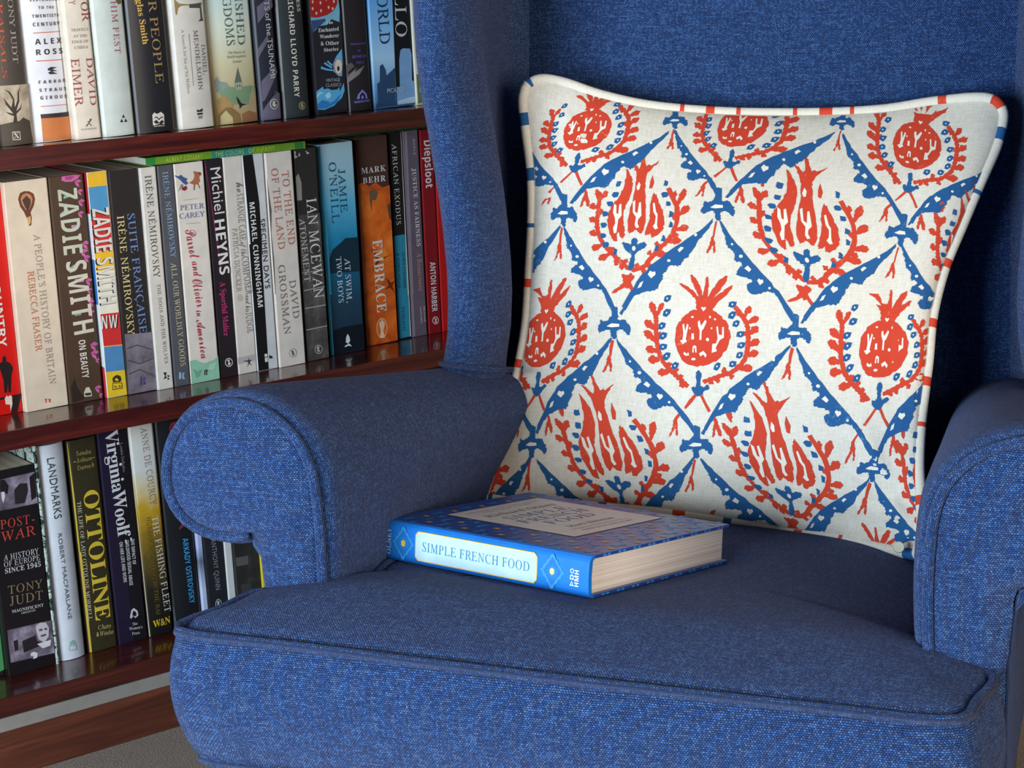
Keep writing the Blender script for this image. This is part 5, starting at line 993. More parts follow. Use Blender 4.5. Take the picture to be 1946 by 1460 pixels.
book(2, 'navy and black paperback with a very large white serif title down its spine', 'paperback_book',
     [(183, 826.5), (238.5, 812.5), (280.5, 1212.5), (227, 1227)], '#241d33', [
    R('#17151b', 'G', [(1060, 90), (1165, 60), (1240, 640), (1330, 1460), (1140, 1460)], 1),
    R('#17151b', 'H', [(840, 0), (925, 0), (1000, 580), (905, 605)], 1),
    T('B', 'VirginiaWoolf', 'G', 966, 100, 1092, 1090, 118, '#dad6d2', -.03), T('B', ':', 'G', 1150, 1100, 1160, 1140, 100, '#dad6d2'),
    T('S', 'Louise DeSalvo', 'G', 1105, 205, 1136, 475, 24, '#9a948e'),
    T('N', 'THE IMPACT OF', 'G', 1208, 1096, 1226, 1330, 30, '#ccc8c6'), T('N', 'CHILDHOOD SEXUAL ABUSE', 'G', 1156, 1108, 1196, 1524, 32, '#ccc8c6'), T('N', 'ON HER LIFE AND WORK', 'G', 1100, 1124, 1142, 1498, 32, '#ccc8c6'),
    R('#cfcaca', 'H', [(878, 440), (888, 390), (905, 376), (930, 395), (936, 425), (915, 445), (900, 430), (888, 450)], 2), R('#17151b', 'H', [(894, 425), (900, 395), (918, 402), (924, 422), (912, 434)], 3),
    T('B', 'The', 'H', 894, 496, 930, 488, 20, '#b8b2b4'), T('B', "Women's", 'H', 872, 528, 962, 512, 20, '#b8b2b4'), T('B', 'Press', 'H', 892, 560, 944, 550, 20, '#b8b2b4')], .14)
def ff_mat(b):
    return ramp_z('dusk_print', [(.0, '#151412'), (.22, '#221f18'), (.36, '#5a4a20'), (.48, '#8a6c1e'), (.60, '#c29a28'), (.68, '#cfc090'), (.80, '#cfd2cc'), (1, '#d2cdc2')], b.H, .4, .05, 40)
book(2, 'hardback fading from cream through golden yellow to black, with a yellow publisher mark', 'hardback_book',
     [(240, 811.5), (292, 801), (331, 1200), (284, 1212.5)], '#8a7434', [
    T('S', 'ANNE DE COURCY', 'G', 1294, 66, 1388, 784, 56, '#a88a80', .04),
    T('S', 'THE FISHING FLEET', 'I', 192, 672, 276, 1275, 40, '#ded8cc', .02),
    T('S', 'HUSBAND-HUNTING IN THE RAJ', 'I', 158, 676, 222, 1290, 26, '#75601e'),
    T('B', 'W&N', 'I', 204, 1372, 312, 1340, 44, '#d8bc30', -.02),
    R('#d2c8a8', 'I', [(35, 110), (42, 108), (110, 700), (186, 1428), (172, 1430), (90, 700)], 1)], .15, .001, True, mat=ff_mat)
book(2, 'black hardback with electric blue and red lettering beside the armchair scroll', 'hardback_book',
     [(293.5, 800.5), (345, 790), (387, 1184), (333, 1199)], '#1c2024', [
    T('N', 'OF RUSSIA', 'I', 300, 80, 366, 755, 60, '#8c3038', .02), T('N', 'ARKADY OSTROVSKY', 'I', 386, 810, 432, 1220, 36, '#3f9fd8', .0),
    R('#c02420', 'I', [(464, 1272), (478, 1310), (440, 1316)], 2)], .15, .003, True)
def ice_mat(b):
    return ramp_z('ice_print', [(.0, '#a8b4d0'), (.16, '#b8c2e0'), (.3, '#5c6878'), (.38, '#aab6dc'), (1, '#c2c8e6')], b.H, .4, .02)
book(2, 'thin pale lavender-blue paperback seen below the armchair scroll', 'paperback_book',
     [(347, 795), (366, 791), (399, 1181), (388.5, 1183.5)], '#b4bedc', [], .13, mat=ice_mat)
book(2, 'black paperback with grey sans capitals and a round emblem, below the scroll', 'paperback_book',
     [(362, 791), (405, 781), (436, 1172), (400.5, 1181)], '#23252b', [
    T('G', 'ANTHONY QUINN', 'I', 565, 815, 596, 1134, 30, '#8c8e92', .06), O('#b0b0b0', 'I', 614, 1220, 20, 31), O('#23252b', 'I', 614, 1220, 16, 26, 3), R('#b0b0b0', 'I', [(604, 1205), (620, 1200), (618, 1222), (626, 1236), (608, 1236)], 4)], .13)
book(2, 'plain white spine below the armchair scroll', 'paperback_book',
     [(406, 785), (423, 781), (452, 1168), (437.5, 1171.5)], '#cfd2d0', [], .13)
DK = mottle('night_photo', [(.3, '#1a1918'), (.55, '#2b2a28'), (.7, '#474644'), (.85, '#605e5c')], 16, .5, 3)
book(2, 'dark grey photographic spine between the scroll and the seat cushion', 'paperback_book',
     [(424, 781), (470, 770), (501, 1157), (453.5, 1167.5)], '#242322', [
    R('#5a5a5a', 'I', [(722, 930), (800, 915), (804, 970), (728, 985)], 2), R('#3e3e3e', 'I', [(752, 1100), (820, 1085), (826, 1140), (760, 1150)], 2)], .13, mat=DK)
book(2, 'yellow spine beside the inner post of the armchair', 'paperback_book',
     [(471, 772), (486, 768), (516, 1153), (502.5, 1156.5)], '#d2b830', [], .13)

# ---------------------------------------------------------------- books are fitted so that neighbours touch without overlapping, then built
for r in range(3):
    row = [b for b in BOOKS if b.row == r]
    ym = sum(b.y0 for b in row) / len(row)
    for b in row:
        if r == 0:
            b.y0 = ym + (b.y0 - ym) * .45
            b.xl, b.xr = on_y(*b.quad[3], b.y0).x, on_y(*b.quad[2], b.y0).x
    for a, b in zip(row, row[1:]):
        if abs(a.y0 - b.y0) < .05 and a.xr > b.xl - .0004:
            m = (a.xr + b.xl) / 2; a.xr = m - .0002; b.xl = m + .0002
    mean = sum(b.lean for b in row) / len(row)
    for b in row:
        b.w = max(.004, b.xr - b.xl)
        b.H = min(b.H, (.2775, .2795, .2770)[r] + 0) if r else min(max(b.H, .2), .285)
        b.lean = mean + max(-.006, min(.006, b.lean - mean)) * .5
for b in BOOKS:
    build_book(b)
BYNAME = [(b.row, round(b.y0, 4), round(b.xl, 4), round(b.w, 4), round(b.H, 4), round(b.lean, 4), b.label[:40]) for b in BOOKS]
if __name__ == '__main__' and 0:
    for r in BYNAME: print(r)

# ================================================================ two slim books lying on top of the middle row
def lying(label, name, col, p0, p1, thick, depth, items=(), ends=None, yy=None, z=None):
    """spine faces the room; p0, p1: left and right bottom corners of the spine on the photograph"""
    y = yy
    a, c = on_y(*p0, y), on_y(*p1, y)
    zz = z
    L = c.x - a.x
    o = empty(name, (a.x, y, zz))
    tag(o, label, 'book', 'books lying on the middle row')
    bm_obj('cover', box_bm(0, L, 0, .0008, 0, thick, 0), ink(col, .4), o)
    bm = box_bm(0, L, .0008, depth, 0, .0006); bm_obj('cover_board', bm, ink(col, .4), o)
    bm = box_bm(0, L, .0008, depth, thick - .0006, thick); bm_obj('cover_board', bm, ink(col, .4), o)
    bm_obj('page_block', box_bm(.001, L - .001, .001, depth - .001, .0007, thick - .0007), ink('#c9c3b4', .8), o)
    for it in items:
        if it[0] == 'T':
            _, st, s, x0, x1, z0, hh, colr = it
            V, T_, W = text_geo(st, s, .06)
            mesh('title_lettering', [(L * (x0 + (x1 - x0) * x / W), -.0004, thick * (z0 + hh * yv)) for x, yv in V], T_, ink(colr), o)
        else:
            _, x0, x1, colr = it
            mesh('spine_print', [(L * x0, -.0002, .0002), (L * x1, -.0002, .0002), (L * x1, -.0002, thick - .0002), (L * x0, -.0002, thick - .0002)], [(0, 1, 2, 3)], ink(colr), o)
    return o
topz = max(b.z0 + b.H * math.cos(b.lean) for b in BOOKS if b.row == 1 and .99 < b.xl < 1.18) + .0006
lying('slim lime green and teal paperback lying flat on the middle row, nearer its left half', 'paperback_book', '#6f9a2c', (278, 318), (580, 275), .0085, .125,
      [('R', 0, .055, '#2f8a3c'), ('R', .40, .66, '#2f8a86'), ('R', .93, .985, '#3c7a3a'),
       ('T', 'G', 'ALBERT COSSERY', .12, .345, .2, .55, '#c6d44a'), ('T', 'G', 'THE COLORS', .42, .60, .2, .6, '#b8cc50'), ('T', 'G', 'OF INFAMY', .63, .80, .2, .6, '#c6d44a')], yy=2.014, z=topz)
topz2 = max(b.z0 + b.H * math.cos(b.lean) for b in BOOKS if b.row == 1 and 1.2 < b.xl) + .0006
lying('dark mottled green paperback lying flat at the right end of the middle row', 'paperback_book', '#27401f', (584, 275), (810, 240), .0075, .125,
      [('R', .0, .08, '#6b5a3a'), ('R', .2, .24, '#3a5a2c')], yy=2.05, z=topz2)

# ================================================================ wing armchair
HEAD = radians(35)
ER, EB = Vector((sin(HEAD), -cos(HEAD), 0)), Vector((cos(HEAD), sin(HEAD), 0))
CO = on_z(340, 1195, .40); CO.z = 0
def W(r, b, z): return CO + ER * r + EB * b + Vector((0, 0, z))
def cb(px_, py_, b):
    """pixel seen on the chair's plane at depth b -> (r, z)"""
    p = on_plane(px_, py_, CO + EB * b, EB) - CO
    return p.dot(ER), p.z
def fabric_mat(name='blue_woven_fabric'):
    t = NT(name)
    uv = t.n('ShaderNodeUVMap', uv_map='weave').outputs[0]
    wob = t.noise(t.mapping(uv, (1, 1, 1)), 110, 2)
    wn = t.n('ShaderNodeVectorMath', operation='ADD')
    sc_ = t.n('ShaderNodeVectorMath', operation='SCALE'); sc_.inputs[3].default_value = .0016
    nc = t.n('ShaderNodeTexNoise'); nc.inputs['Scale'].default_value = 230; t.l(uv, nc.inputs['Vector'])
    t.l(nc.outputs[1], sc_.inputs[0]); t.l(uv, wn.inputs[0]); t.l(sc_.outputs[0], wn.inputs[1])
    sep = t.n('ShaderNodeSeparateXYZ'); t.l(wn.outputs[0], sep.inputs[0])
    vv = t.math('DIVIDE', sep.outputs[1], .00150)
    row = t.math('FLOOR', vv)
    uu = t.math('ADD', t.math('DIVIDE', sep.outputs[0], .00205), t.math('MULTIPLY', t.math('MODULO', row, 2.0), .5))
    col = t.math('FLOOR', uu)
    fx = t.math('MULTIPLY', t.math('SUBTRACT', t.math('FRACT', uu), .5), 2.0)
    fy = t.math('MULTIPLY', t.math('SUBTRACT', t.math('FRACT', vv), .5), 2.0)
    d2 = t.math('ADD', t.math('POWER', t.math('ABSOLUTE', fx), 2.6), t.math('POWER', t.math('ABSOLUTE', fy), 2.2))
    dome = t.math('SUBTRACT', 1.0, t.math('MINIMUM', d2, 1.0))          # rounded thread crossings, staggered row by row
    cb_ = t.n('ShaderNodeCombineXYZ'); t.l(col, cb_.inputs[0]); t.l(row, cb_.inputs[1])
    wh = t.n('ShaderNodeTexWhiteNoise', noise_dimensions='2D'); t.l(cb_.outputs[0], wh.inputs['Vector'])
    slub = t.noise(t.mapping(uv, (700, 45, 1)), 1, 3)
    slub2 = t.noise(t.mapping(uv, (45, 420, 1)), 1, 3)
    m = t.math('ADD', t.math('MULTIPLY', slub, .5), t.math('MULTIPLY', slub2, .5))
    tone = t.math('ADD', t.math('MULTIPLY', wh.outputs[0], .35), t.math('MULTIPLY', t.math('SUBTRACT', m, .2), 1.1))
    c = t.ramp(tone, [(.2, rgb('#1a3263')), (.5, rgb('#284c86')), (.8, rgb('#4a75b0'))])
    c = t.mix(t.ramp(dome, [(0.0, (1, 1, 1, 1)), (.55, (0, 0, 0, 1))]), c, rgb('#0b1228'))
    fleck = t.noise(uv, 1500, 1)
    c = t.mix(t.ramp(fleck, [(.70, (0, 0, 0, 1)), (.75, (.6, .6, .6, 1))]), c, rgb('#a9c4ec'))
    t.l(c, t.b.inputs['Base Color'])
    t.b.inputs['Roughness'].default_value = .82
    t.b.inputs['Specular IOR Level'].default_value = .18
    t.b.inputs['Sheen Weight'].default_value = .2; t.b.inputs['Sheen Roughness'].default_value = .4
    t.b.inputs['Sheen Tint'].default_value = rgb('#b8b0b8')
    t.bump(t.math('ADD', dome, t.math('MULTIPLY', m, .6)), .8, .0011)
    return t.m
FAB = fabric_mat()
DARKWOOD = wood_mat('chair_leg_wood', '#1c0d08', '#35190f', '#4a2616', .35, .4, (30, 30, 4))
ch = empty('wing_armchair', CO)
ch.rotation_euler = (0, 0, HEAD - pi / 2)
tag(ch, 'blue woven wing armchair with rolled arms and piped edges in front of the bookcase', 'armchair')

def loft(name, secs, mat, parent, close_sec=True, cap0=False, cap1=False, smooth=True, sub=0):
    n = len(secs[0]); V = []; UV = []; F = []
    L = 0; mid = None
    per = 0
    for i, s in enumerate(secs):
        if i: L += sum((s[k] - secs[i - 1][k]).length for k in range(0, n, max(1, n // 8))) / len(range(0, n, max(1, n // 8)))
        d = 0
        for k, p in enumerate(s):
            if k: d += (p - s[k - 1]).length
            V.append(p); UV.append((d, L))
    m = n if close_sec else n - 1
    for i in range(len(secs) - 1):
        for k in range(m):
            l = (k + 1) % n
            F.append((i * n + k, i * n + l, (i + 1) * n + l, (i + 1) * n + k))
    def cap(idx, flip):
        c = sum((Vector(p) for p in secs[idx]), Vector()) / n
        o = len(V); V.append(c); UV.append((c.x, c.z))
        base = idx * n if idx >= 0 else (len(secs) - 1) * n
        b2 = len(V)
        for p in secs[idx]: V.append(p); UV.append((p.x, p.z))
        for k in range(n):
            l = (k + 1) % n
            F.append((o, b2 + k, b2 + l) if flip else (o, b2 + l, b2 + k))
    if cap0: cap(0, True)
    if cap1: cap(-1, False)
    me = bpy.data.meshes.new(name); me.from_pydata([tuple(v) for v in V], [], F)
    lay = me.uv_layers.new(name='weave')
    for pl in me.polygons:
        us = [UV[v][0] for v in pl.vertices]
        wrap = close_sec and max(us) - min(us) > .12 and len(pl.vertices) == 4
        for li, v in zip(pl.loop_indices, pl.vertices):
            u = UV[v]
            if wrap and v % n == 0: u = (max(us) + .004, u[1])
            lay.data[li].uv = u
    if smooth: me.polygons.foreach_set('use_smooth', [True] * len(me.polygons))
    bm = bmesh.new(); bm.from_mesh(me); bmesh.ops.recalc_face_normals(bm, faces=bm.faces[:]); bm.to_mesh(me); bm.free()
    return link(name, me, mat, parent)

# ---- arms: the scroll panel is read off the photograph on the plane b = .10, the body follows it to the back
PANEL_PX = [(612, 1200), (609, 1112), (606, 1040), (599, 960), (588, 895), (566, 845), (532, 806), (490, 780), (440, 769), (392, 778), (354, 803), (329, 845), (321, 895),
            (329, 945), (356, 985), (396, 1008), (440, 1015), (476, 1013), (490, 1030), (498, 1080), (506, 1140), (512, 1200)]
BP = .10
panel = [cb(x, y, BP) for x, y in PANEL_PX]
panel = [(panel[0][0], .14)] + panel + [(panel[-1][0], .14)]
psm = resample([Vector((p[0], 0, p[1])) for p in catmull(panel, 6)], 120)
ZB = .39
RI = max(p.x for p in psm)
def arm(side):
    sg = (lambda r: r) if side == 'l' else (lambda r: .624 - r)
    cen = Vector((sum(p.x for p in psm) / len(psm), 0, sum(p.z for p in psm) / len(psm)))
    def sec(b, grow, k=None):
        t = max(0, b - BP)
        kz = 1 - .98 * t; kr = (1 - .45 * t) * (1 if side == 'l' else 1.13)
        out = []
        n = len(psm)
        for i, p in enumerate(psm):
            a = psm[max(0, i - 1)]; c = psm[min(n - 1, i + 1)]
            tn = (c - a).normalized(); nm = Vector((tn.z, 0, -tn.x))     # outward
            gk = .25 if (i > 82 and p.z < .452) else 1.0
            q = p + nm * grow * gk
            r = RI + (q.x - RI) * kr + .016 * t + (.10 if side == 'l' else .035) * t * min(1, max(0, (q.z - .37) / .13))
            z = q.z if q.z < ZB - .06 else ZB + (q.z - ZB) * kz if q.z > ZB else q.z
            out.append(Vector((sg(r), b, z)))
        return out
    # sign check so that grow moves outwards
    test = psm[30]; a, c = psm[29], psm[31]; tn = (c - a).normalized(); nm = Vector((tn.z, 0, -tn.x))
    flip = 1 if (test - cen).dot(nm) > 0 else -1
    g = lambda v: v * flip
    secs = [sec(BP + .003, g(.0)), sec(BP + .003, g(.006)), sec(BP + .009, g(.0105)), sec(BP + .02, g(.0125)), sec(BP + .06, g(.0135)), sec(BP + .13, g(.013)), sec(BP + .2, g(.012)), sec(BP + .28, g(.011)), sec(BP + .36, g(.010)), sec(BP + .45, g(.009)), sec(.66, g(.008))]
    loft('armrest', secs, FAB, ch, False)
    # padded scroll panel
    c0 = sec(BP, g(-.001)); rings = [c0]
    n = len(c0)
    half = n // 2
    # panel surface: strips between facing points of the outline
    V = []; F = []; UV = []
    m = 9
    for i in range(half):
        a, b = c0[i], c0[n - 1 - i]
        for j in range(m):
            u = j / (m - 1)
            p = a.lerp(b, u); p.y = BP - .0075 * (1 - (2 * u - 1) ** 4) * min(1, (half - i) / 6)
            V.append(p); UV.append((p.x, p.z))
    for i in range(half - 1):
        for j in range(m - 1):
            F.append((i * m + j, i * m + j + 1, (i + 1) * m + j + 1, (i + 1) * m + j))
    mesh('scroll_panel', V, F, FAB, ch, True, UV)
    wl = sec(BP + .001, g(.002)); 
    tube('piping', [p + Vector((0, -.002, 0)) for i, p in enumerate(wl) if i < 60 or psm[i].x < .0 or psm[i].z > .444], .0043, FAB, ch)
arm('l'); arm('r')

# ---- seat cushion (T shape) with piping
def seat_z(r, b):
    z = .40 - .017 * min(1.1, max(-.05, r / .575))
    s = max(0.0, b - .10)
    return z - .13 * s
OUT = [(0.0, 0.0), (.10, -.003), (.29, -.006), (.48, -.003), (.573, .002), (.588, .04), (.596, .085), (.572, .096), (.545, .104), (.536, .14), (.532, .25), (.530, .42), (.528, .60), (.32, .612), (.10, .60),
       (.096, .42), (.094, .25), (.090, .15), (.082, .108), (.05, .100), (.022, .095), (.010, .05)]
oc = []
for i, p in enumerate(OUT):
    oc.append(p)
osm = resample([Vector((x, y, 0)) for x, y in catmull([OUT[-1]] + OUT + OUT[:2], 8)[8:-8]][:-1], 168, True)
cc = Vector((.31, .27, 0))
def crown(t): return .017 * (1 - t ** 5)
BKP = (Vector((.083, .202, .3950)), Vector((.286, .129, .4000)), Vector((.356, .322, .3710)))   # underside of the book that presses the seat
BKN = (BKP[1] - BKP[0]).cross(BKP[2] - BKP[0]); BKU = (BKP[1] - BKP[0]); BKU.z = 0; BKL = BKU.length; BKU.normalize(); BKV = Vector((-BKU.y, BKU.x, 0))
def pressed(r, b, z):
    q = Vector((r, b, 0)) - Vector((BKP[0].x, BKP[0].y, 0)); x, y = q.dot(BKU), q.dot(BKV)
    dx = max(0, -x, x - BKL); dy = max(0, -y, y - .206); d = hypot(dx, dy)
    zp = BKP[0].z - (BKN.x * (r - BKP[0].x) + BKN.y * (b - BKP[0].y)) / BKN.z - .0006
    w = max(0.0, 1 - d / .045); w = w * w * (3 - 2 * w)
    return z + (zp - z) * w
secs = []
TT = (.0, .05, .1, .15, .2, .25, .3, .36, .42, .48, .53, .58, .63, .68, .72, .76, .79, .82, .85, .88, .91, .94, .97, .985, 1.0)
NTOP = len(TT) - 1
for t in TT:
    s = []
    for p in osm:
        q = cc.lerp(p, max(t, .001)) if t < .93 else cc.lerp(p, t)
        s.append(Vector((q.x, q.y, pressed(q.x, q.y, seat_z(q.x, q.y) + crown(t)) - (.003 if t > .97 else 0))))
    secs.append(s)
def bez(t): return sin(pi * t)
ctr2 = Vector((.3, .3, 0))
NS = 12
for k in range(1, NS + 1):
    t = k / NS
    s = []
    for p in osm:
        zt = seat_z(p.x, p.y) - .003; zb = .295 + (zt - .397) * .35
        d = (p - ctr2).normalized()
        # outward normal approximated by direction from the centre, mostly forward at the front edge
        dd = Vector((0, -1, 0)) if p.y < .012 and .02 < p.x < .56 else d
        lump = .0012 * sin(p.x * 23 + 1.3) * sin(pi * t)
        q = p + dd * (.0115 * bez(t) ** .7 + lump)
        corner = .012 * t * t if (p.x < .05 and p.y < .1) else 0
        s.append(Vector((q.x + corner, q.y, zt + (zb - zt) * t)))
    secs.append(s)
for t in (.9, .5, .05):
    secs.append([Vector((cc.x + (q.x - cc.x) * t, cc.y + (q.y - cc.y) * t, q.z - .004)) for q in secs[NTOP + NS]])
sc_mesh = loft('seat_cushion', secs, FAB, ch, True)
# planar UVs on the top, arc length round the sides
lay = sc_mesh.data.uv_layers['weave']
nn = len(osm)
per = [0]
for i in range(1, nn): per.append(per[-1] + (osm[i] - osm[i - 1]).length)
for pl in sc_mesh.data.polygons:
    idx = [v // nn for v in pl.vertices]
    for li, v in zip(pl.loop_indices, pl.vertices):
        co = sc_mesh.data.vertices[v].co
        if max(idx) <= NTOP: lay.data[li].uv = (co.x, co.y)
        elif min(idx) >= NTOP and max(idx) <= NTOP + NS: lay.data[li].uv = (per[v % nn] + (per[-1] + .004 if (v % nn == 0 and any(w % nn == nn - 1 for w in pl.vertices)) else 0), co.z)
tube('piping', [s + Vector((0, -.0015 if s.y < .02 else 0, .0012)) for s in secs[NTOP]], .0042, FAB, ch, True)
tube('piping', [s for s in secs[NTOP + NS]], .0042, FAB, ch, True)

# ---- frame below the cushion
def fab_box(name, x0, x1, y0, y1, z0, z1, bev=.012, mat=None):
    bm = box_bm(x0, x1, y0, y1, z0, z1, bev)
    uvl = bm.loops.layers.uv.new('weave')
    for f in bm.faces:
        f.smooth = True
        for lp in f.loops:
            c = lp.vert.co; n = f.normal
            lp[uvl].uv = (c.y, c.z) if abs(n.x) > .6 else (c.x, c.z) if abs(n.y) > .6 else (c.x, c.y)
    return bm_obj(name, bm, mat or FAB, ch)
fab_box('seat_rail', .03, .594, .018, .60, .14, .285)
for x, y in ((.055, .06), (.57, .06)):
    secs = [[Vector((x + s * cos(a) * 1, y + s * sin(a), z)) for a in [pi / 4 + pi / 2 * k for k in range(4)]] for z, s in ((.139, .036), (.07, .028), (0.0005, .02))]
    loft('leg', secs, DARKWOOD, ch, True, True, True, False)
for x, y in ((.06, .70), (.565, .70)):
    secs = [[Vector((x + s * cos(a), y + dy + s * sin(a), z)) for a in [pi / 4 + pi / 2 * k for k in range(4)]] for z, s, dy in ((.139, .034, 0), (.07, .026, .015), (0.0005, .02, .035))]
    loft('leg', secs, DARKWOOD, ch, True, True, True, False)

# ---- inner and outer back
def bback(z): return .625 + .055 * (z - .35) / .4
V = []; F = []; UV = []
nu, nz = 40, 40
def corner_r(z, right):
    y = 700 - (z - .47) * 2060
    r, _ = cb(1925 if right else 1006, max(-400, y), bback(z)); return r
Z0, Z1 = .30, 1.06
for j in range(nz + 1):
    z = Z0 + (Z1 - Z0) * j / nz
    ra, rb = corner_r(max(z, .5), False) - .02, corner_r(max(z, .5), True) + .02
    for i in range(nu + 1):
        u = i / nu
        r = ra + (rb - ra) * u
        b = bback(z) - .016 * (1 - (2 * u - 1) ** 4)
        if z > .98: b += ((z - .98) / .08) ** 2 * .05
        V.append(Vector((r, b, z))); UV.append((r, z))
for j in range(nz):
    for i in range(nu):
        F.append((j * (nu + 1) + i, j * (nu + 1) + i + 1, (j + 1) * (nu + 1) + i + 1, (j + 1) * (nu + 1) + i))
mesh('inner_back', V, F, FAB, ch, True, UV)
fab_box('outer_back', .04, .60, .745, .775, .14, 1.05, .012)
fab_box('top_rail', .04, .60, .70, .77, 1.02, 1.075, .018)

# ---- wings
SIL = [(-200, 786), (-80, 787), (0, 790), (60, 792), (150, 800), (260, 820), (380, 840), (480, 852), (560, 856), (640, 854), (690, 846), (760, 840)]
def sil_x(y):
    for (y0, x0), (y1, x1) in zip(SIL, SIL[1:]):
        if y0 <= y <= y1: return x0 + (x1 - x0) * (y - y0) / (y1 - y0)
    return SIL[0][1] if y < SIL[0][0] else SIL[-1][1]
def wing(side):
    sg = (lambda r, b: r) if side == 'l' else (lambda r, b: .645 + .06 * min(1, max(0, (.66 - b) / .2)) - r)
    secs = []
    zs = [.47 + .0325 * i for i in range(18)] + [1.055, 1.07]
    for z in zs:
        # image row of the wing front at this height (b = .47)
        y = 700 - (z - .485) / .0001757 if False else 0
        lo, hi = -600, 900
        for _ in range(30):
            mid = (lo + hi) / 2
            if cb(sil_x(mid), mid, .47)[1] > z: lo = mid
            else: hi = mid
        yy = (lo + hi) / 2
        rs = cb(sil_x(yy), yy, .47)[0]
        rc = corner_r(max(z, .5), False)
        bb = bback(z)
        sh = 0.0
        if z > 1.0: sh = ((z - 1.0) / .07) ** 2 * .05
        fr = .432 + sh
        P = [(rc + .012, bb + .02), (rc, bb - .005), (rc - .012, bb - .05), ((rc + rs) / 2 + .014, .56 + sh), (rs + .052, .50 + sh), (rs + .044, .455 + sh), (rs + .026, fr), (rs + .008, fr + .012), (rs + .0005, .47 + sh),
             (rs + .002, .52 + sh), (rs + .012, .64), (rs + .02, .755), (rc + .01, .76)]
        c = catmull(P, 6, True)
        secs.append([Vector((sg(p.x, p.y), p.y, z)) for p in resample([Vector((a, b, 0)) for a, b in c], 72, True)])
    loft('wing', secs, FAB, ch, True, False, True)
wing('l'); wing('r')
sm = [cb(x, y, b) + (b,) for x, y, b in ((842, 690, .45), (858, 693, .438), (880, 696, .432), (910, 699, .436), (945, 701, .45), (977, 701, .47))]
tube('piping', [(r - .001, b - .004, z) for r, z, b in sm], .0028, FAB, ch)

# ================================================================ printed cushion (pillow)
# outline of the piping on the photograph, with camera depth
TOPC = [(1003, 160, 1.905), (1030, 150, 1.905), (1075, 158, 1.90), (1140, 180, 1.893), (1230, 200, 1.885), (1340, 211, 1.88), (1450, 215, 1.873), (1580, 214, 1.86), (1680, 208, 1.845), (1770, 194, 1.83), (1850, 186, 1.81), (1888, 190, 1.803), (1903, 206, 1.80)]
RIGHTC = [(1903, 206, 1.80), (1906, 226, 1.798), (1893, 280, 1.79), (1862, 350, 1.78), (1828, 430, 1.772), (1795, 510, 1.765), (1772, 600, 1.755), (1763, 690, 1.745), (1751, 790, 1.735), (1746, 880, 1.725), (1750, 950, 1.715), (1752, 1010, 1.71), (1742, 1056, 1.707)]
BOTC = [(917, 946, 1.90), (980, 952, 1.895), (1080, 955, 1.885), (1200, 965, 1.87), (1300, 976, 1.85), (1400, 992, 1.83), (1500, 1010, 1.805), (1600, 1024, 1.775), (1690, 1044, 1.735), (1742, 1056, 1.707)]
LEFTC = [(1003, 160, 1.905), (994, 190, 1.905), (1000, 250, 1.905), (1010, 330, 1.905), (1011, 420, 1.905), (1006, 520, 1.905), (999, 620, 1.905), (985, 700, 1.905), (966, 790, 1.903), (945, 870, 1.902), (925, 925, 1.901), (917, 946, 1.90)]
NC = 120
def curve(P):
    return [tuple(v) for v in resample([Vector(p) for p in catmull([(a, b, c * 900) for a, b, c in P], 10)], NC + 1)]
tc, rc_, bc_, lc = [[(a, b, c / 900) for a, b, c in curve(P)] for P in (TOPC, RIGHTC, BOTC, LEFTC)]
def samp(c, t):
    x = min(max(t, 0), 1) * NC; i = min(int(x), NC - 1); f = x - i
    # extrapolate linearly outside 0..1
    if t < 0: i, f = 0, t * NC
    if t > 1: i, f = NC - 1, 1 + (t - 1) * NC
    a, b = c[i], c[i + 1]
    return tuple(a[k] + (b[k] - a[k]) * f for k in range(3))
P00, P10, P01, P11 = tc[0], tc[-1], bc_[0], bc_[-1]
def coons(u, v):
    a, b, c, d = samp(tc, u), samp(bc_, u), samp(lc, v), samp(rc_, v)
    return tuple((1 - v) * a[k] + v * b[k] + (1 - u) * c[k] + u * d[k] - ((1 - u) * (1 - v) * P00[k] + u * (1 - v) * P10[k] + (1 - u) * v * P01[k] + u * v * P11[k]) for k in range(3))
def puff(u, v):
    u = min(max(u, 0), 1); v = min(max(v, 0), 1)
    e = (sin(pi * u) * sin(pi * v))
    h = .075 * e ** .62
    # soft folds towards the lower right corner and the top corners
    def ridge(x0, y0, x1, y1, w, a):
        dx, dy = x1 - x0, y1 - y0; L = hypot(dx, dy); t = ((u - x0) * dx + (v - y0) * dy) / (L * L); t = min(1, max(0, t))
        d = hypot(u - x0 - dx * t, v - y0 - dy * t)
        return a * math.exp(-(d / w) ** 2) * sin(pi * min(1, max(0.0, .08 + .84 * t)))
    h += ridge(.62, .90, .97, .93, .022, .006) + ridge(.80, .84, .98, .90, .02, -.006) + ridge(.84, .72, .97, .98, .022, .005)
    h += ridge(.03, .04, .22, .20, .03, .004) + ridge(.97, .03, .82, .2, .03, .004) + ridge(.86, .25, .93, .75, .03, -.004)
    return h
def pil(u, v):
    x, y, d = coons(u, v)
    return pt(x, y, d - puff(u, v))
PO = pt(1340, 640, 1.85)
pw = empty('printed_cushion', PO)
tag(pw, 'off-white square cushion block-printed with red tulips, pomegranates and blue ogee trellis', 'cushion')
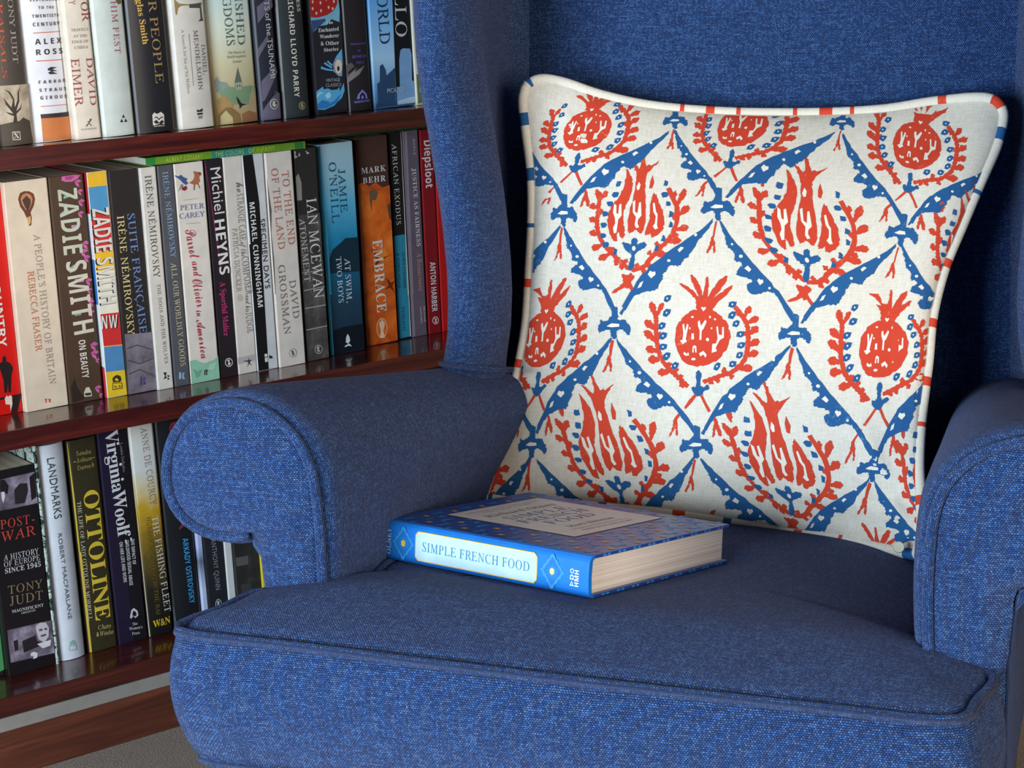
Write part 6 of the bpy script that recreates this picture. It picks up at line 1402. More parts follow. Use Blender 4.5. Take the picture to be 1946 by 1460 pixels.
def linen_mat():
    t = NT('cream_linen'); uv = t.n('ShaderNodeUVMap', uv_map='weave').outputs[0]
    n = t.noise(t.mapping(uv, (700, 90, 1)), 1, 3); n2 = t.noise(t.mapping(uv, (90, 700, 1)), 1, 3); sp = t.noise(uv, 260, 1)
    m = t.math('MULTIPLY', t.math('ADD', n, n2), .5)
    c = t.ramp(m, [(.3, rgb('#bfb8a6')), (.6, rgb('#d2cfc4'))])
    c = t.mix(t.ramp(sp, [(.74, (0, 0, 0, 1)), (.78, (.4, .4, .4, 1))]), c, rgb('#8a8678'))
    t.l(c, t.b.inputs['Base Color']); t.b.inputs['Roughness'].default_value = .85; t.b.inputs['Specular IOR Level'].default_value = .2
    t.bump(m, .35, .0006)
    return t.m
LINEN = linen_mat()
def dye(name, col, pale, worn):
    t = NT(name); co = t.coord()
    n = t.noise(co, 260, 3, .7); n2 = t.noise(co, 26, 3)
    m = t.math('ADD', t.math('MULTIPLY', n, .55), t.math('MULTIPLY', n2, .45))
    t.l(t.ramp(m, [(.30, rgb(pale)), (.40, rgb(col)), (.62, rgb(col)), (worn, rgb(pale))]), t.b.inputs['Base Color'])
    t.b.inputs['Roughness'].default_value = .85; t.b.inputs['Specular IOR Level'].default_value = .2
    return t.m
RED = dye('red_dye', '#bd3d28', '#cf6a52', .74); BLUE = dye('blue_dye', '#215385', '#4f7ba2', .72)
CREAMI = dye('cream_reserve', '#d8d3c5', '#c8c2b2', .8)
G = 96
V = []; UV = []; F = []
for j in range(G + 1):
    for i in range(G + 1):
        V.append(pil(i / G, j / G) - PO); UV.append((i / G * .45, j / G * .43))
nrmf = (pt(1340, 640, 1.0) - CAMP).normalized()
for j in range(G):
    for i in range(G):
        a = j * (G + 1) + i
        F.append((a, a + G + 1, a + G + 2, a + 1))
mesh('front_cover', V, F, LINEN, pw, True, UV)
V2 = []
for j in range(0, G + 1, 4):
    for i in range(0, G + 1, 4):
        u, v = i / G, j / G; x, y, d = coons(u, v); e = (sin(pi * u) * sin(pi * v)) if 0 < i < G and 0 < j < G else 0
        V2.append(pt(x, y, d + .05 * e ** .6) - PO)
g4 = G // 4; F2 = []
for j in range(g4):
    for i in range(g4):
        a = j * (g4 + 1) + i; F2.append((a, a + 1, a + g4 + 2, a + g4 + 1))
mesh('back_cover', V2, F2, LINEN, pw, True, [(p.x, p.z) for p in V2])
loop = [pt(*p) - PO for p in tc[:-1]] + [pt(*p) - PO for p in rc_[:-1]] + [pt(*p) - PO for p in bc_[::-1][:-1]] + [pt(*p) - PO for p in lc[::-1][:-1]]
loop = resample(loop, 420, True)
wt = tube('piping', loop, .0052, LINEN, pw, True, 10)
wt.data.materials.append(RED); wt.data.materials.append(BLUE)
rnd = random.Random(7)
seq = []; i = 0
while i < 420:
    k = rnd.choice((0, 1, 2, 1)) if (not seq or seq[-1] == 0) else 0; n = rnd.randint(4, 12) if k == 0 else rnd.randint(1, 3)
    seq += [k] * n; i += n
for f in wt.data.polygons:
    ring = f.index // 10; side = f.index % 10
    k = seq[ring % 420]
    f.material_index = k
# small button at the lower right
bp = pt(1708, 1040, 1.700) - PO
bm = bmesh.new(); bmesh.ops.create_cone(bm, cap_ends=True, segments=20, radius1=.0052, radius2=.0046, depth=.0022)
bmesh.ops.rotate(bm, verts=bm.verts, cent=(0, 0, 0), matrix=(CAMP - pt(1640, 1100, 1.7)).to_track_quat('Z', 'Y').to_matrix())
bmesh.ops.translate(bm, verts=bm.verts, vec=bp)
bt = bm_obj('button', bm, ink('#d8d2bc', .4), pw); bt['label'] = 'small cream button'

# ---- print templates, drawn in zoomed pixels of one repeat; T3: tulip repeat, P5: pomegranate repeat
T3 = (980, 130, 3.396); P5 = (920, 520, 3.173)
def stroke(P, w0, w1=None):
    """ribbon polygon along a path, width w0 to w1"""
    w1 = w0 if w1 is None else w1
    P = [Vector(p) for p in P]; n = len(P); A = []; B = []
    for i, p in enumerate(P):
        t = (P[min(n - 1, i + 1)] - P[max(0, i - 1)]).normalized(); nn = Vector((-t.y, t.x)); w = (w0 + (w1 - w0) * i / (n - 1)) / 2
        A.append(tuple(p + nn * w)); B.append(tuple(p - nn * w))
    return A + B[::-1]
def leaf(a, b, w):
    a, b = Vector(a), Vector(b); d = b - a; n = Vector((-d.y, d.x)).normalized() * w / 2
    n = n * 1.32
    m = a + d * .62
    return [tuple(a + n * .3), tuple(a + d * .35 + n * .5), tuple(m + n), tuple(a + d * .85 + n * .7), tuple(b), tuple(a + d * .85 - n * .5), tuple(m - n * .9), tuple(a + d * .35 - n * .5), tuple(a - n * .3)]
def oval(x, y, rx, ry, rot=0.0, n=8):
    return [(x + rx * cos(a) * cos(rot) - ry * sin(a) * sin(rot), y + rx * cos(a) * sin(rot) + ry * sin(a) * cos(rot)) for a in [2 * pi * k / n for k in range(n)]]
def fork(x, y, s, lean=0.0):
    """little two-legged tassel end, x,y at its head"""
    return [(x - 8 * s, y), (x + 8 * s, y), (x + 16 * s, y + 45 * s), (x + (26 + lean) * s, y + 90 * s), (x + (22 + lean) * s, y + 118 * s), (x + (12 + lean) * s, y + 112 * s), (x + 8 * s, y + 78 * s), (x, y + 52 * s),
            (x - 10 * s, y + 75 * s), (x + (-22 + lean) * s, y + 108 * s), (x + (-34 + lean) * s, y + 124 * s), (x + (-36 + lean) * s, y + 108 * s), (x - 20 * s, y + 70 * s), (x - 14 * s, y + 40 * s)]
tul = []
def a_(c, p): tul.append((c, p))
a_('r', [(715, 645), (738, 690), (754, 730), (750, 790), (730, 850), (700, 905), (690, 960), (694, 1010), (702, 1060), (697, 1095), (672, 1092), (664, 1050), (650, 1062), (657, 1110), (640, 1122), (612, 1085), (596, 1020), (592, 960), (608, 905), (640, 865), (688, 800), (714, 725)])
a_('r', [(815, 535), (830, 560), (832, 602), (850, 642), (930, 598), (902, 622), (855, 668), (836, 700), (834, 760), (832, 830), (840, 920), (836, 1000), (816, 1062), (795, 1066), (772, 1034), (748, 1060), (728, 1066), (722, 1000), (735, 920), (760, 840), (776, 760), (782, 700), (776, 655), (745, 606), (770, 616), (786, 642), (806, 652), (818, 604)])
a_('r', [(885, 690), (890, 740), (878, 776), (862, 772), (868, 730)])
a_('r', [(898, 798), (916, 850), (940, 900), (956, 960), (955, 1020), (935, 1060), (908, 1075), (886, 1095), (868, 1080), (878, 1052), (850, 1076), (830, 1080), (850, 1010), (870, 950), (866, 880), (880, 830)])
a_('c', [(636, 872), (650, 884), (650, 935), (662, 940), (668, 880), (682, 872), (684, 950), (662, 975), (650, 1060), (634, 1066), (628, 1030), (642, 1000), (640, 965), (628, 930)])
a_('c', [(756, 862), (772, 850), (770, 925), (786, 936), (796, 868), (808, 862), (812, 950), (790, 975), (786, 1000), (796, 1024), (778, 1032), (768, 1010), (776, 960), (756, 930)])
a_('c', [(796, 732), (806, 750), (798, 782), (784, 786), (780, 765)])
a_('c', [(885, 872), (897, 866), (906, 925), (916, 940), (912, 1012), (918, 1032), (900, 1040), (884, 1020), (898, 1000), (904, 955), (888, 925)])
def wreath(L, col, stem, w, leaves, thorns):
    L.append((col, stroke(catmull([tuple(p) for p in stem], 4), w * 1.35)))
    for a, b, ww in leaves: L.append((col, leaf(a, b, ww)))
    for a, b in thorns: L.append((col, leaf(a, b, 25)))
wreath(tul, 'r', [(545, 800), (535, 900), (525, 1000), (545, 1100), (605, 1180), (665, 1235), (735, 1300)], 17,
       [((535, 900), (474, 886), 34), ((525, 985), (474, 972), 34), ((530, 1075), (476, 1056), 36), ((560, 1140), (490, 1168), 36), ((610, 1195), (535, 1236), 36), ((548, 880), (520, 778), 30), ((548, 850), (592, 788), 26), ((570, 770), (580, 712), 26), ((530, 960), (560, 905), 22), ((535, 1060), (515, 1010), 22)],
       [((640, 1220), (655, 1275)), ((690, 1260), (720, 1232)), ((672, 1250), (690, 1300)), ((590, 1160), (640, 1170))])
wreath(tul, 'r', [(985, 772), (1022, 850), (1042, 920), (1035, 1010), (1000, 1085), (942, 1150), (880, 1215), (820, 1285), (745, 1302)], 19,
       [((1045, 880), (1096, 775), 34), ((1048, 950), (1120, 885), 38), ((1030, 1045), (1116, 1020), 38), ((968, 1118), (1070, 1108), 38), ((895, 1200), (976, 1200), 40), ((1020, 850), (1028, 790), 22), ((1035, 985), (1000, 930), 22), ((1000, 1085), (1052, 1072), 26)],
       [((850, 1240), (866, 1290)), ((815, 1280), (832, 1325)), ((800, 1285), (770, 1262)), ((880, 1210), (850, 1180)), ((930, 1160), (900, 1120))])
for x, y, ro in ((662, 745, -.5), (642, 815, -.3), (606, 872, .2), (576, 940, .3), (564, 1010, .2), (560, 1082, .2), (580, 1136, .3), (640, 1186, 1.2), (968, 742, 1.2), (962, 815, .2), (984, 872, .8), (1000, 945, 1.2), (1000, 1012, 1.3), (950, 1102, 1.5), (906, 1165, 1.4)):
    tul.append(('b', [(x - 24 * cos(ro) + 4, y - 24 * sin(ro)), (x - 8, y - 14), (x + 14, y - 12), (x + 24 * cos(ro), y + 20 * sin(ro) - 6), (x + 12, y + 14), (x - 10, y + 16)]))
tul.append(('b', [(735, 1306), (724, 1280), (745, 1228), (750, 1194), (720, 1186), (684, 1134), (700, 1120), (735, 1136), (752, 1140), (748, 1108), (766, 1092), (786, 1104), (776, 1142), (800, 1132), (832, 1118), (846, 1150), (800, 1172), (768, 1190), (768, 1232), (756, 1300)]))
tul.append(('c', oval(762, 1162, 12, 16)))
tul.append(('r', [(700, 1330), (728, 1338), (742, 1318), (752, 1338), (775, 1340), (748, 1366), (738, 1392), (778, 1452), (762, 1462), (722, 1400), (650, 1442), (622, 1456), (620, 1444), (690, 1396), (698, 1368), (676, 1330)]))
pom = []
pom.append(('r', [(1283, 215), (1232, 236), (1182, 280), (1154, 345), (1152, 420), (1172, 480), (1190, 520), (1232, 552), (1300, 562), (1378, 541), (1450, 482), (1484, 400), (1480, 330), (1445, 272), (1390, 228), (1366, 215), (1340, 226), (1312, 226)]))
pom.append(('r', [(1272, 222), (1284, 172), (1262, 140), (1238, 110), (1172, 62), (1192, 58), (1245, 90), (1290, 140), (1298, 152), (1280, 100), (1262, 62), (1240, 14), (1258, 6), (1296, 62), (1312, 110), (1318, 150), (1328, 100), (1336, 50), (1342, 14), (1354, 24), (1350, 90), (1348, 148), (1390, 78), (1430, 30), (1464, 10), (1466, 26), (1438, 80), (1376, 156), (1440, 108), (1492, 70), (1500, 78), (1474, 116), (1396, 182), (1372, 224), (1330, 240)]))
pom.append(('c', [(1322, 228), (1308, 208), (1314, 200), (1324, 206), (1334, 200), (1338, 210)]))
pom.append(('c', [(1196, 308), (1206, 302), (1212, 348), (1224, 302), (1233, 310), (1220, 372), (1216, 398), (1224, 408), (1198, 426), (1180, 404), (1196, 400), (1201, 362)]))
pom.append(('c', [(1288, 290), (1300, 282), (1308, 316), (1334, 278), (1342, 290), (1324, 332), (1312, 346), (1310, 400), (1298, 400), (1300, 346), (1290, 316)]))
pom.append(('c', [(1400, 322), (1410, 318), (1415, 368), (1434, 372), (1436, 322), (1446, 324), (1446, 386), (1420, 402), (1396, 448), (1404, 468), (1372, 478), (1376, 424), (1398, 422), (1408, 392)]))
pom.append(('c', [(1250, 362), (1264, 360), (1266, 396), (1250, 398)])); pom.append(('c', oval(1347, 398, 10, 11)))
pom.append(('c', [(1255, 476), (1258, 440), (1268, 432), (1280, 440), (1281, 476), (1273, 476), (1271, 448), (1264, 450), (1264, 476)]))
pom.append(('c', [(1206, 472), (1222, 484), (1232, 474), (1236, 494), (1214, 496), (1202, 486)])); pom.append(('c', [(1296, 482), (1322, 466), (1342, 490), (1334, 508), (1322, 488), (1304, 500)]))
pom.append(('c', oval(1262, 516, 14, 8))); pom.append(('c', oval(1256, 262, 9, 6))); pom.append(('c', oval(1392, 276, 7, 6))); pom.append(('c', oval(1362, 262, 6, 8)))
pom.append(('c', oval(1240, 330, 5, 7))); pom.append(('c', oval(1372, 330, 5, 6)))
wreath(pom, 'r', [(1010, 190), (1036, 260), (1036, 340), (1044, 430), (1072, 520), (1130, 590), (1185, 640), (1228, 682)], 18,
       [((1035, 262), (1002, 168), 34), ((1040, 260), (1078, 172), 24), ((1036, 340), (966, 284), 38), ((1040, 410), (962, 346), 38), ((1046, 470), (972, 452), 40), ((1060, 520), (988, 520), 44), ((1120, 590), (1044, 602), 40), ((1045, 400), (1060, 350), 20)],
       [((1150, 610), (1160, 568)), ((1190, 640), (1182, 610)), ((1180, 640), (1200, 690)), ((1100, 560), (1128, 540))])
wreath(pom, 'r', [(1512, 200), (1560, 262), (1590, 330), (1590, 430), (1570, 520), (1500, 590), (1420, 618), (1320, 655)], 18,
       [((1570, 262), (1604, 196), 30), ((1585, 300), (1656, 262), 34), ((1595, 370), (1652, 318), 36), ((1590, 440), (1660, 398), 38), ((1580, 500), (1654, 470), 40), ((1530, 575), (1620, 566), 42), ((1515, 200), (1540, 262), 16)],
       [((1440, 612), (1448, 566)), ((1400, 620), (1412, 660)), ((1360, 636), (1376, 668)), ((1480, 600), (1500, 636)), ((1590, 380), (1560, 350))])
for x, y in ((1104, 150), (1100, 236), (1070, 316), (1078, 376), (1078, 442), (1100, 498), (1150, 556), (1497, 186), (1496, 250), (1520, 302), (1546, 366), (1550, 432), (1540, 492), (1497, 546), (1404, 560)):
    pom.append(('b', [(x - 22, y + 16), (x - 16, y - 10), (x + 2, y - 20), (x + 22, y - 16), (x + 16, y + 8), (x, y + 22)])); pom.append(('c', oval(x, y, 5, 6)))
pom.append(('b', [(1290, 584), (1303, 590), (1310, 624), (1300, 660), (1304, 684), (1326, 688), (1344, 668), (1360, 684), (1348, 700), (1322, 706), (1312, 736), (1275, 738), (1246, 692), (1256, 680), (1276, 694), (1286, 650), (1275, 606)]))
pom.append(('r', stroke([(1276, 730), (1244, 770), (1210, 812)], 15, 10))); pom.append(('r', stroke([(1196, 828), (1160, 870), (1148, 892)], 11, 15)))
pom.append(('r', stroke([(1306, 734), (1332, 785), (1360, 832)], 14, 12))); pom.append(('r', stroke([(1380, 852), (1396, 888)], 12, 14)))
pom.append(('r', fork(1152, 880, .85, -8))); pom.append(('r', fork(1398, 880, .9, 12)))
clasp = [('b', [(700, 276), (718, 290), (742, 286), (762, 266), (776, 252), (796, 276), (826, 284), (850, 274), (862, 302), (886, 322), (880, 370), (862, 368), (850, 342), (800, 336), (796, 366), (800, 398), (766, 392), (768, 342), (742, 336), (716, 348), (688, 360), (684, 318), (704, 310)]), ('b', [(774, 196), (790, 200), (806, 206), (804, 276), (768, 276)]), ('c', [(738, 318), (768, 300), (814, 304), (816, 320), (766, 324)]),
         ('r', stroke([(774, 402), (764, 450), (758, 500)], 12, 9)), ('r', fork(752, 495, .85, -6))]
ribR = [('b', [(798, 392), (848, 458), (930, 550), (1030, 660), (1150, 768), (1230, 872), (1296, 970), (1278, 984), (1210, 892), (1146, 796), (1130, 802), (1092, 792), (1052, 816), (1010, 822), (982, 790), (984, 756), (1016, 752), (1000, 720), (924, 715), (912, 700), (930, 662), (956, 655), (938, 622), (900, 634), (906, 592), (880, 560), (850, 545), (846, 502), (812, 440)]),
        ('c', [(1058, 762), (1040, 736), (1050, 722), (1060, 730), (1074, 728), (1078, 744)]), ('c', [(990, 688), (960, 668), (980, 650), (1002, 672)]), ('c', oval(936, 598, 12, 10)), ('c', oval(880, 530, 7, 7)), ('c', oval(1116, 776, 8, 8))]
ribL = [('b', [(766, 384), (706, 455), (604, 540), (505, 620), (424, 706), (372, 800), (305, 960), (328, 968), (368, 862), (400, 842), (470, 812), (500, 818), (510, 762), (532, 742), (520, 712), (545, 700), (542, 668), (578, 660), (612, 672), (622, 630), (662, 600), (684, 540), (706, 500), (762, 412)]),
        ('c', [(462, 748), (440, 728), (450, 706), (464, 712), (480, 708), (484, 724)]), ('c', [(412, 800), (392, 812), (402, 780), (420, 766)]), ('c', [(602, 588), (590, 575), (606, 556), (624, 560)]), ('c', oval(680, 482, 9, 9)), ('c', oval(548, 640, 10, 8))]
def solve4(src, dst):
    """homography from four points to four points"""
    A = []; B = []
    for (x, y), (X, Y) in zip(src, dst):
        A.append([x, y, 1, 0, 0, 0, -X * x, -X * y]); B.append(X)
        A.append([0, 0, 0, x, y, 1, -Y * x, -Y * y]); B.append(Y)
    n = 8
    for i in range(n):
        p = max(range(i, n), key=lambda r: abs(A[r][i])); A[i], A[p] = A[p], A[i]; B[i], B[p] = B[p], B[i]
        for r in range(n):
            if r != i:
                f = A[r][i] / A[i][i]
                A[r] = [a - f * b for a, b in zip(A[r], A[i])]; B[r] -= f * B[i]
    h = [B[i] / A[i][i] for i in range(n)]
    return lambda p: ((h[0] * p[0] + h[1] * p[1] + h[2]) / (h[6] * p[0] + h[7] * p[1] + 1), (h[3] * p[0] + h[4] * p[1] + h[5]) / (h[6] * p[0] + h[7] * p[1] + 1))
POLY = {'r': [], 'b': [], 'c': []}
def stamp(items, f):
    for c, P in items: POLY[c].append([f(p) for p in P])
def cell(items, crop, nodes0, nodes1):
    ox, oy, s = crop
    h = solve4(nodes0, nodes1)
    stamp(items, lambda p: h((ox + p[0] / s, oy + p[1] / s)))
A0, A1, A2, A3 = (990, 240), (1283, 229), (1600, 231), (1895, 300)
B1, B2, B3 = (1071, 405), (1364, 393), (1714, 443)
C0, C1, C2, C3 = (905, 640), (1167, 619), (1510, 634), (1815, 655)
D0, D1, D2, D3 = (800, 860), (1011, 845), (1323, 846), (1659, 891)
E0, E1, E2, E3 = (900, 1050), (1190, 1062), (1505, 1058), (1775, 1095)
TN = [A1, B1, B2, C1]; PN = [B2, C1, C2, D2]
cell(tul, T3, TN, [A1, B1, B2, C1]); cell(tul, T3, TN, [A2, B2, B3, C2])
cell(tul, T3, TN, [C1, D1, D2, E1]); cell(tul, T3, TN, [C2, D2, D3, E2])
cell(tul, T3, TN, [C3, D3, (1880, 900), E3]); cell(tul, T3, TN, [C0, D0, D1, E0])
cell(tul, T3, TN, [(930, 190), (850, 420), B1, C0]); cell(tul, T3, TN, [A3, B3, (1930, 480), C3])
cell(pom, P5, PN, [(1170, 88), A0, A1, B1]); cell(pom, P5, PN, [(1468, 82), A1, A2, B2]); cell(pom, P5, PN, [(1790, 78), A2, A3, B3])
cell(pom, P5, PN, [B1, C0, C1, D1]); cell(pom, P5, PN, PN); cell(pom, P5, PN, [B3, C2, C3, D3])
cell(pom, P5, PN, [D2, E1, E2, (1345, 1225)]); cell(pom, P5, PN, [D3, E2, E3, (1690, 1230)])
def seg(items, a0, b0, a1, b1, side=1.0):
    """lay a ribbon drawn from a0 to b0 along a1 to b1"""
    a0, b0, a1, b1 = [Vector(v) for v in (a0, b0, a1, b1)]
    d0, d1 = b0 - a0, b1 - a1; L0, L1 = d0.length, d1.length; t0, t1 = d0 / L0, d1 / L1
    n0, n1 = Vector((-t0.y, t0.x)), Vector((-t1.y, t1.x))
    k = (L1 / L0) ** .5 * side
    def f(p):
        q = Vector((P5[0] + p[0] / P5[2], P5[1] + p[1] / P5[2])) - a0
        return tuple(a1 + t1 * (q.dot(t0) * L1 / L0) + n1 * (q.dot(n0) * k))
    stamp(items, f)
for a, b in ((A1, B2), (A2, B3), (B1, C1), (B2, C2), (B3, C3), (C1, D2), (C2, D3), (D1, E1), (D2, E2), (D3, E3), (A0, B1), (C0, D1)):
    seg(ribR, C1, D2, a, b)
for a, b in ((A1, B1), (A2, B2), (A3, B3), (B1, C0), (B2, C1), (B3, C2), (C1, D1), (C2, D2), (C3, D3), (D1, E0), (D2, E1), (D3, E2)):
    seg(ribL, C1, D1, a, b)
for n, s, a in ((A1, .75, 0), (A2, .75, 0), (B1, .8, 0), (B2, 1, 0), (B3, 1, .12), (C1, 1, 0), (C2, 1, .04), (D1, .85, 0), (D2, 1, 0), (D3, 1, .1)):
    def f(p, n=n, s=s, a=a):
        x, y = (p[0] - 784) / 3.173 * s, (p[1] - 314) / 3.173 * (s if s == 1 else (.62 if n in (A1, A2) else 1))
        return (n[0] + x * cos(a) - y * sin(a), n[1] + x * sin(a) + y * cos(a))
    stamp(clasp, f)

def inv_coons(x, y):
    u = min(1, max(0, (x - 980) / 830)); v = min(1, max(0, (y - 180) / 800))
    for _ in range(7):
        p = coons(u, v); ex, ey = x - p[0], y - p[1]
        if abs(ex) + abs(ey) < .05: break
        e = 1e-3
        a = coons(u + e, v); b = coons(u, v + e)
        j00, j10, j01, j11 = (a[0] - p[0]) / e, (a[1] - p[1]) / e, (b[0] - p[0]) / e, (b[1] - p[1]) / e
        det = j00 * j11 - j01 * j10
        if abs(det) < 1e-6: break
        u += (ex * j11 - ey * j01) / det; v += (ey * j00 - ex * j10) / det
        u = min(1.6, max(-.6, u)); v = min(1.6, max(-.6, v))
    return u, v
for key, mat, nm, off, seedv in (('r', RED, 'red_print', .00045, 1), ('b', BLUE, 'blue_print', .0006, 2), ('c', CREAMI, 'unprinted_marks', .0008, 3)):
    bm = bmesh.new()
    for P in POLY[key]:
        if not any(880 < x < 1930 and 120 < y < 1080 for x, y in P): continue
        Q = P
        if key != 'c' and 7 <= len(P) < 60:
            Q = []
            m_ = len(P)
            for i in range(m_):        # round the cut corners a little, as a wood block prints
                a, b, c = Vector(P[i - 1]), Vector(P[i]), Vector(P[(i + 1) % m_])
                Q.append(tuple(b + (a - b) * .24)); Q.append(tuple(b * .55 + (a + c) * .225 if (a - b).angle(c - b, 3) > .7 else b)); Q.append(tuple(b + (c - b) * .24))
        if key != 'c': Q = [(x + .9 * sin(y * .9 + x * .31), y + .9 * sin(x * .8 + y * .23)) for x, y in Q]
        if key != 'c':              # ink spreads a little past the block
            ar = sum(Q[i - 1][0] * Q[i][1] - Q[i][0] * Q[i - 1][1] for i in range(len(Q)))
            R_ = []
            for i in range(len(Q)):
                a, c = Vector(Q[i - 1]), Vector(Q[(i + 1) % len(Q)]); d = c - a
                if d.length > 1e-6:
                    nn = Vector((d.y, -d.x)).normalized() * (.5 if ar > 0 else -.5); R_.append((Q[i][0] + nn.x, Q[i][1] + nn.y))
                else: R_.append(Q[i])
            Q = R_
        T_ = tessellate_polygon([[Vector((x, y, 0)) for x, y in Q]])
        vs = [bm.verts.new((x, y, 0)) for x, y in Q]
        for t in T_:
            try: bm.faces.new([vs[i] for i in t])
            except ValueError: pass
    for gx in range(900, 1930, 22): bmesh.ops.bisect_plane(bm, geom=bm.verts[:] + bm.edges[:] + bm.faces[:], plane_co=(gx, 0, 0), plane_no=(1, 0, 0))
    for gy in range(140, 1080, 22): bmesh.ops.bisect_plane(bm, geom=bm.verts[:] + bm.edges[:] + bm.faces[:], plane_co=(0, gy, 0), plane_no=(0, 1, 0))
    outv = []
    for v in bm.verts:
        u, w = inv_coons(v.co.x, v.co.y)
        o = not (.008 < u < .992 and .008 < w < .992)
        if o: v.tag = True
        u = min(.992, max(.008, u)); w = min(.992, max(.008, w))
        x, y, d = coons(u, w)
        v.co = pt(x, y, d - puff(u, w) - off) - PO
    kill = [f for f in bm.faces if all(v.tag for v in f.verts)]
    bmesh.ops.delete(bm, geom=kill, context='FACES')
    loose = [v for v in bm.verts if not v.link_faces]
    bmesh.ops.delete(bm, geom=loose, context='VERTS')
    o = bm_obj(nm, bm, mat, pw); o['kind'] = 'stuff'

# ================================================================ cookery book on the seat
BL_, BW_, BT_ = .2157, .2072, .0340
ckR = Matrix.Rotation(radians(-74.79), 4, 'Z') @ Matrix.Rotation(radians(-1.26), 4, 'Y') @ Matrix.Rotation(radians(-8.06), 4, 'X')
ck = empty('cookery_book', (.8450, 1.3187, .3953))
ck.rotation_euler = ckR.to_euler()
tag(ck, 'thick bright blue hardback cookery book lying on the seat of the armchair', 'book')
BLU = ink('#1a76d4', .42)
bt_ = .0028
# spine slightly rounded, boards above and below
prof = [(.007, 0), (.0035, .0008), (.0012, .003)] + [(-.0006 + .0008 * abs(2 * k / 8 - 1) ** 2, .005 + (BT_ - .010) * k / 8) for k in range(9)] + [(.0012, BT_ - .003), (.0035, BT_ - .0008), (.007, BT_)]
prof += [(.007, BT_ - bt_), (.0045, BT_ - .0045), (.0035, BT_ / 2), (.0045, .0045), (.007, bt_)]
n = len(prof)
V = [(x, y, z) for x in (0, BL_) for y, z in prof]
F = [(i, (i + 1) % n, n + (i + 1) % n, n + i) for i in range(n)] + [tuple(range(n))[::-1], tuple(range(n, 2 * n))]
sp = mesh('spine', V, F, BLU, ck)
def board_mat():
    t = NT('blue_trellis_cloth'); t.b.inputs['Base Color'].default_value = rgb('#1f479a'); t.b.inputs['Roughness'].default_value = .32
    t.b.inputs['Specular IOR Level'].default_value = .6
    return t.m
BRD = board_mat()
bm_obj('cover_board', box_bm(0, BL_, .0072, BW_, 0, bt_, .0005), BRD, ck)
bm_obj('cover_board', box_bm(0, BL_, .0072, BW_, BT_ - bt_, BT_, .0005), BRD, ck)
def leaves_mat():
    t = NT('book_leaves'); co = t.coord()
    nz = t.noise(t.mapping(co, (2, 2, 1400)), 1, 2)
    t.l(t.ramp(nz, [(.25, rgb('#bdb2a6')), (.6, rgb('#e8e0d8'))]), t.b.inputs['Base Color'])
    t.b.inputs['Roughness'].default_value = .8
    return t.m
bm_obj('page_block', box_bm(.0038, BL_ - .0038, .006, BW_ - .004, bt_ + .0001, BT_ - bt_ - .0001), leaves_mat(), ck)
SKY, YEL, PAN = '#3f9fe0', '#e0b93c', '#b4d6e8'
def flat(polys, z=None, y=None, name='cover_print', mat=None):
    """polygons printed on the cover (given z) or the spine (given y); coordinates in metres"""
    V = []; F = []
    for P, lay in polys:
        T_ = tessellate_polygon([[Vector((a, b, 0)) for a, b in P]]); o = len(V)
        if z is not None: V += [(a, b, z + .00008 + .00006 * lay) for a, b in P]
        else: V += [(a, y - .0001 - .00007 * lay, b) for a, b in P]
        F += [tuple(o + i for i in t) for t in T_]
    bm = bmesh.new(); vs = [bm.verts.new(v) for v in V]
    for f in F:
        try: bm.faces.new([vs[i] for i in f])
        except ValueError: pass
    for f in bm.faces:
        f.normal_update()
        if (z is not None and f.normal.z < 0) or (z is None and f.normal.y > 0): f.normal_flip()
    return bm_obj(name, bm, mat, ck)
def words(style, s, x0, x1, yb, hh, z=None, y=None, col='#2a6a9c', vert=False, lay=4):
    Vt, T_, Wd = text_geo(style, s, .03)
    polys = []
    V = []
    for a, b in Vt:
        if not vert: q = (x0 + (x1 - x0) * a / Wd, yb + hh * b)
        else: q = (x0 - hh * b + 0 * x1, yb + (x1) * a / Wd)
        V.append((q[0], q[1], z + .00008 + .00006 * lay) if z is not None else (q[0], y - .0001 - .00007 * lay, q[1]))
    mesh('title_lettering', V, T_, ink(col, .5), ck)
SYL = -.0006
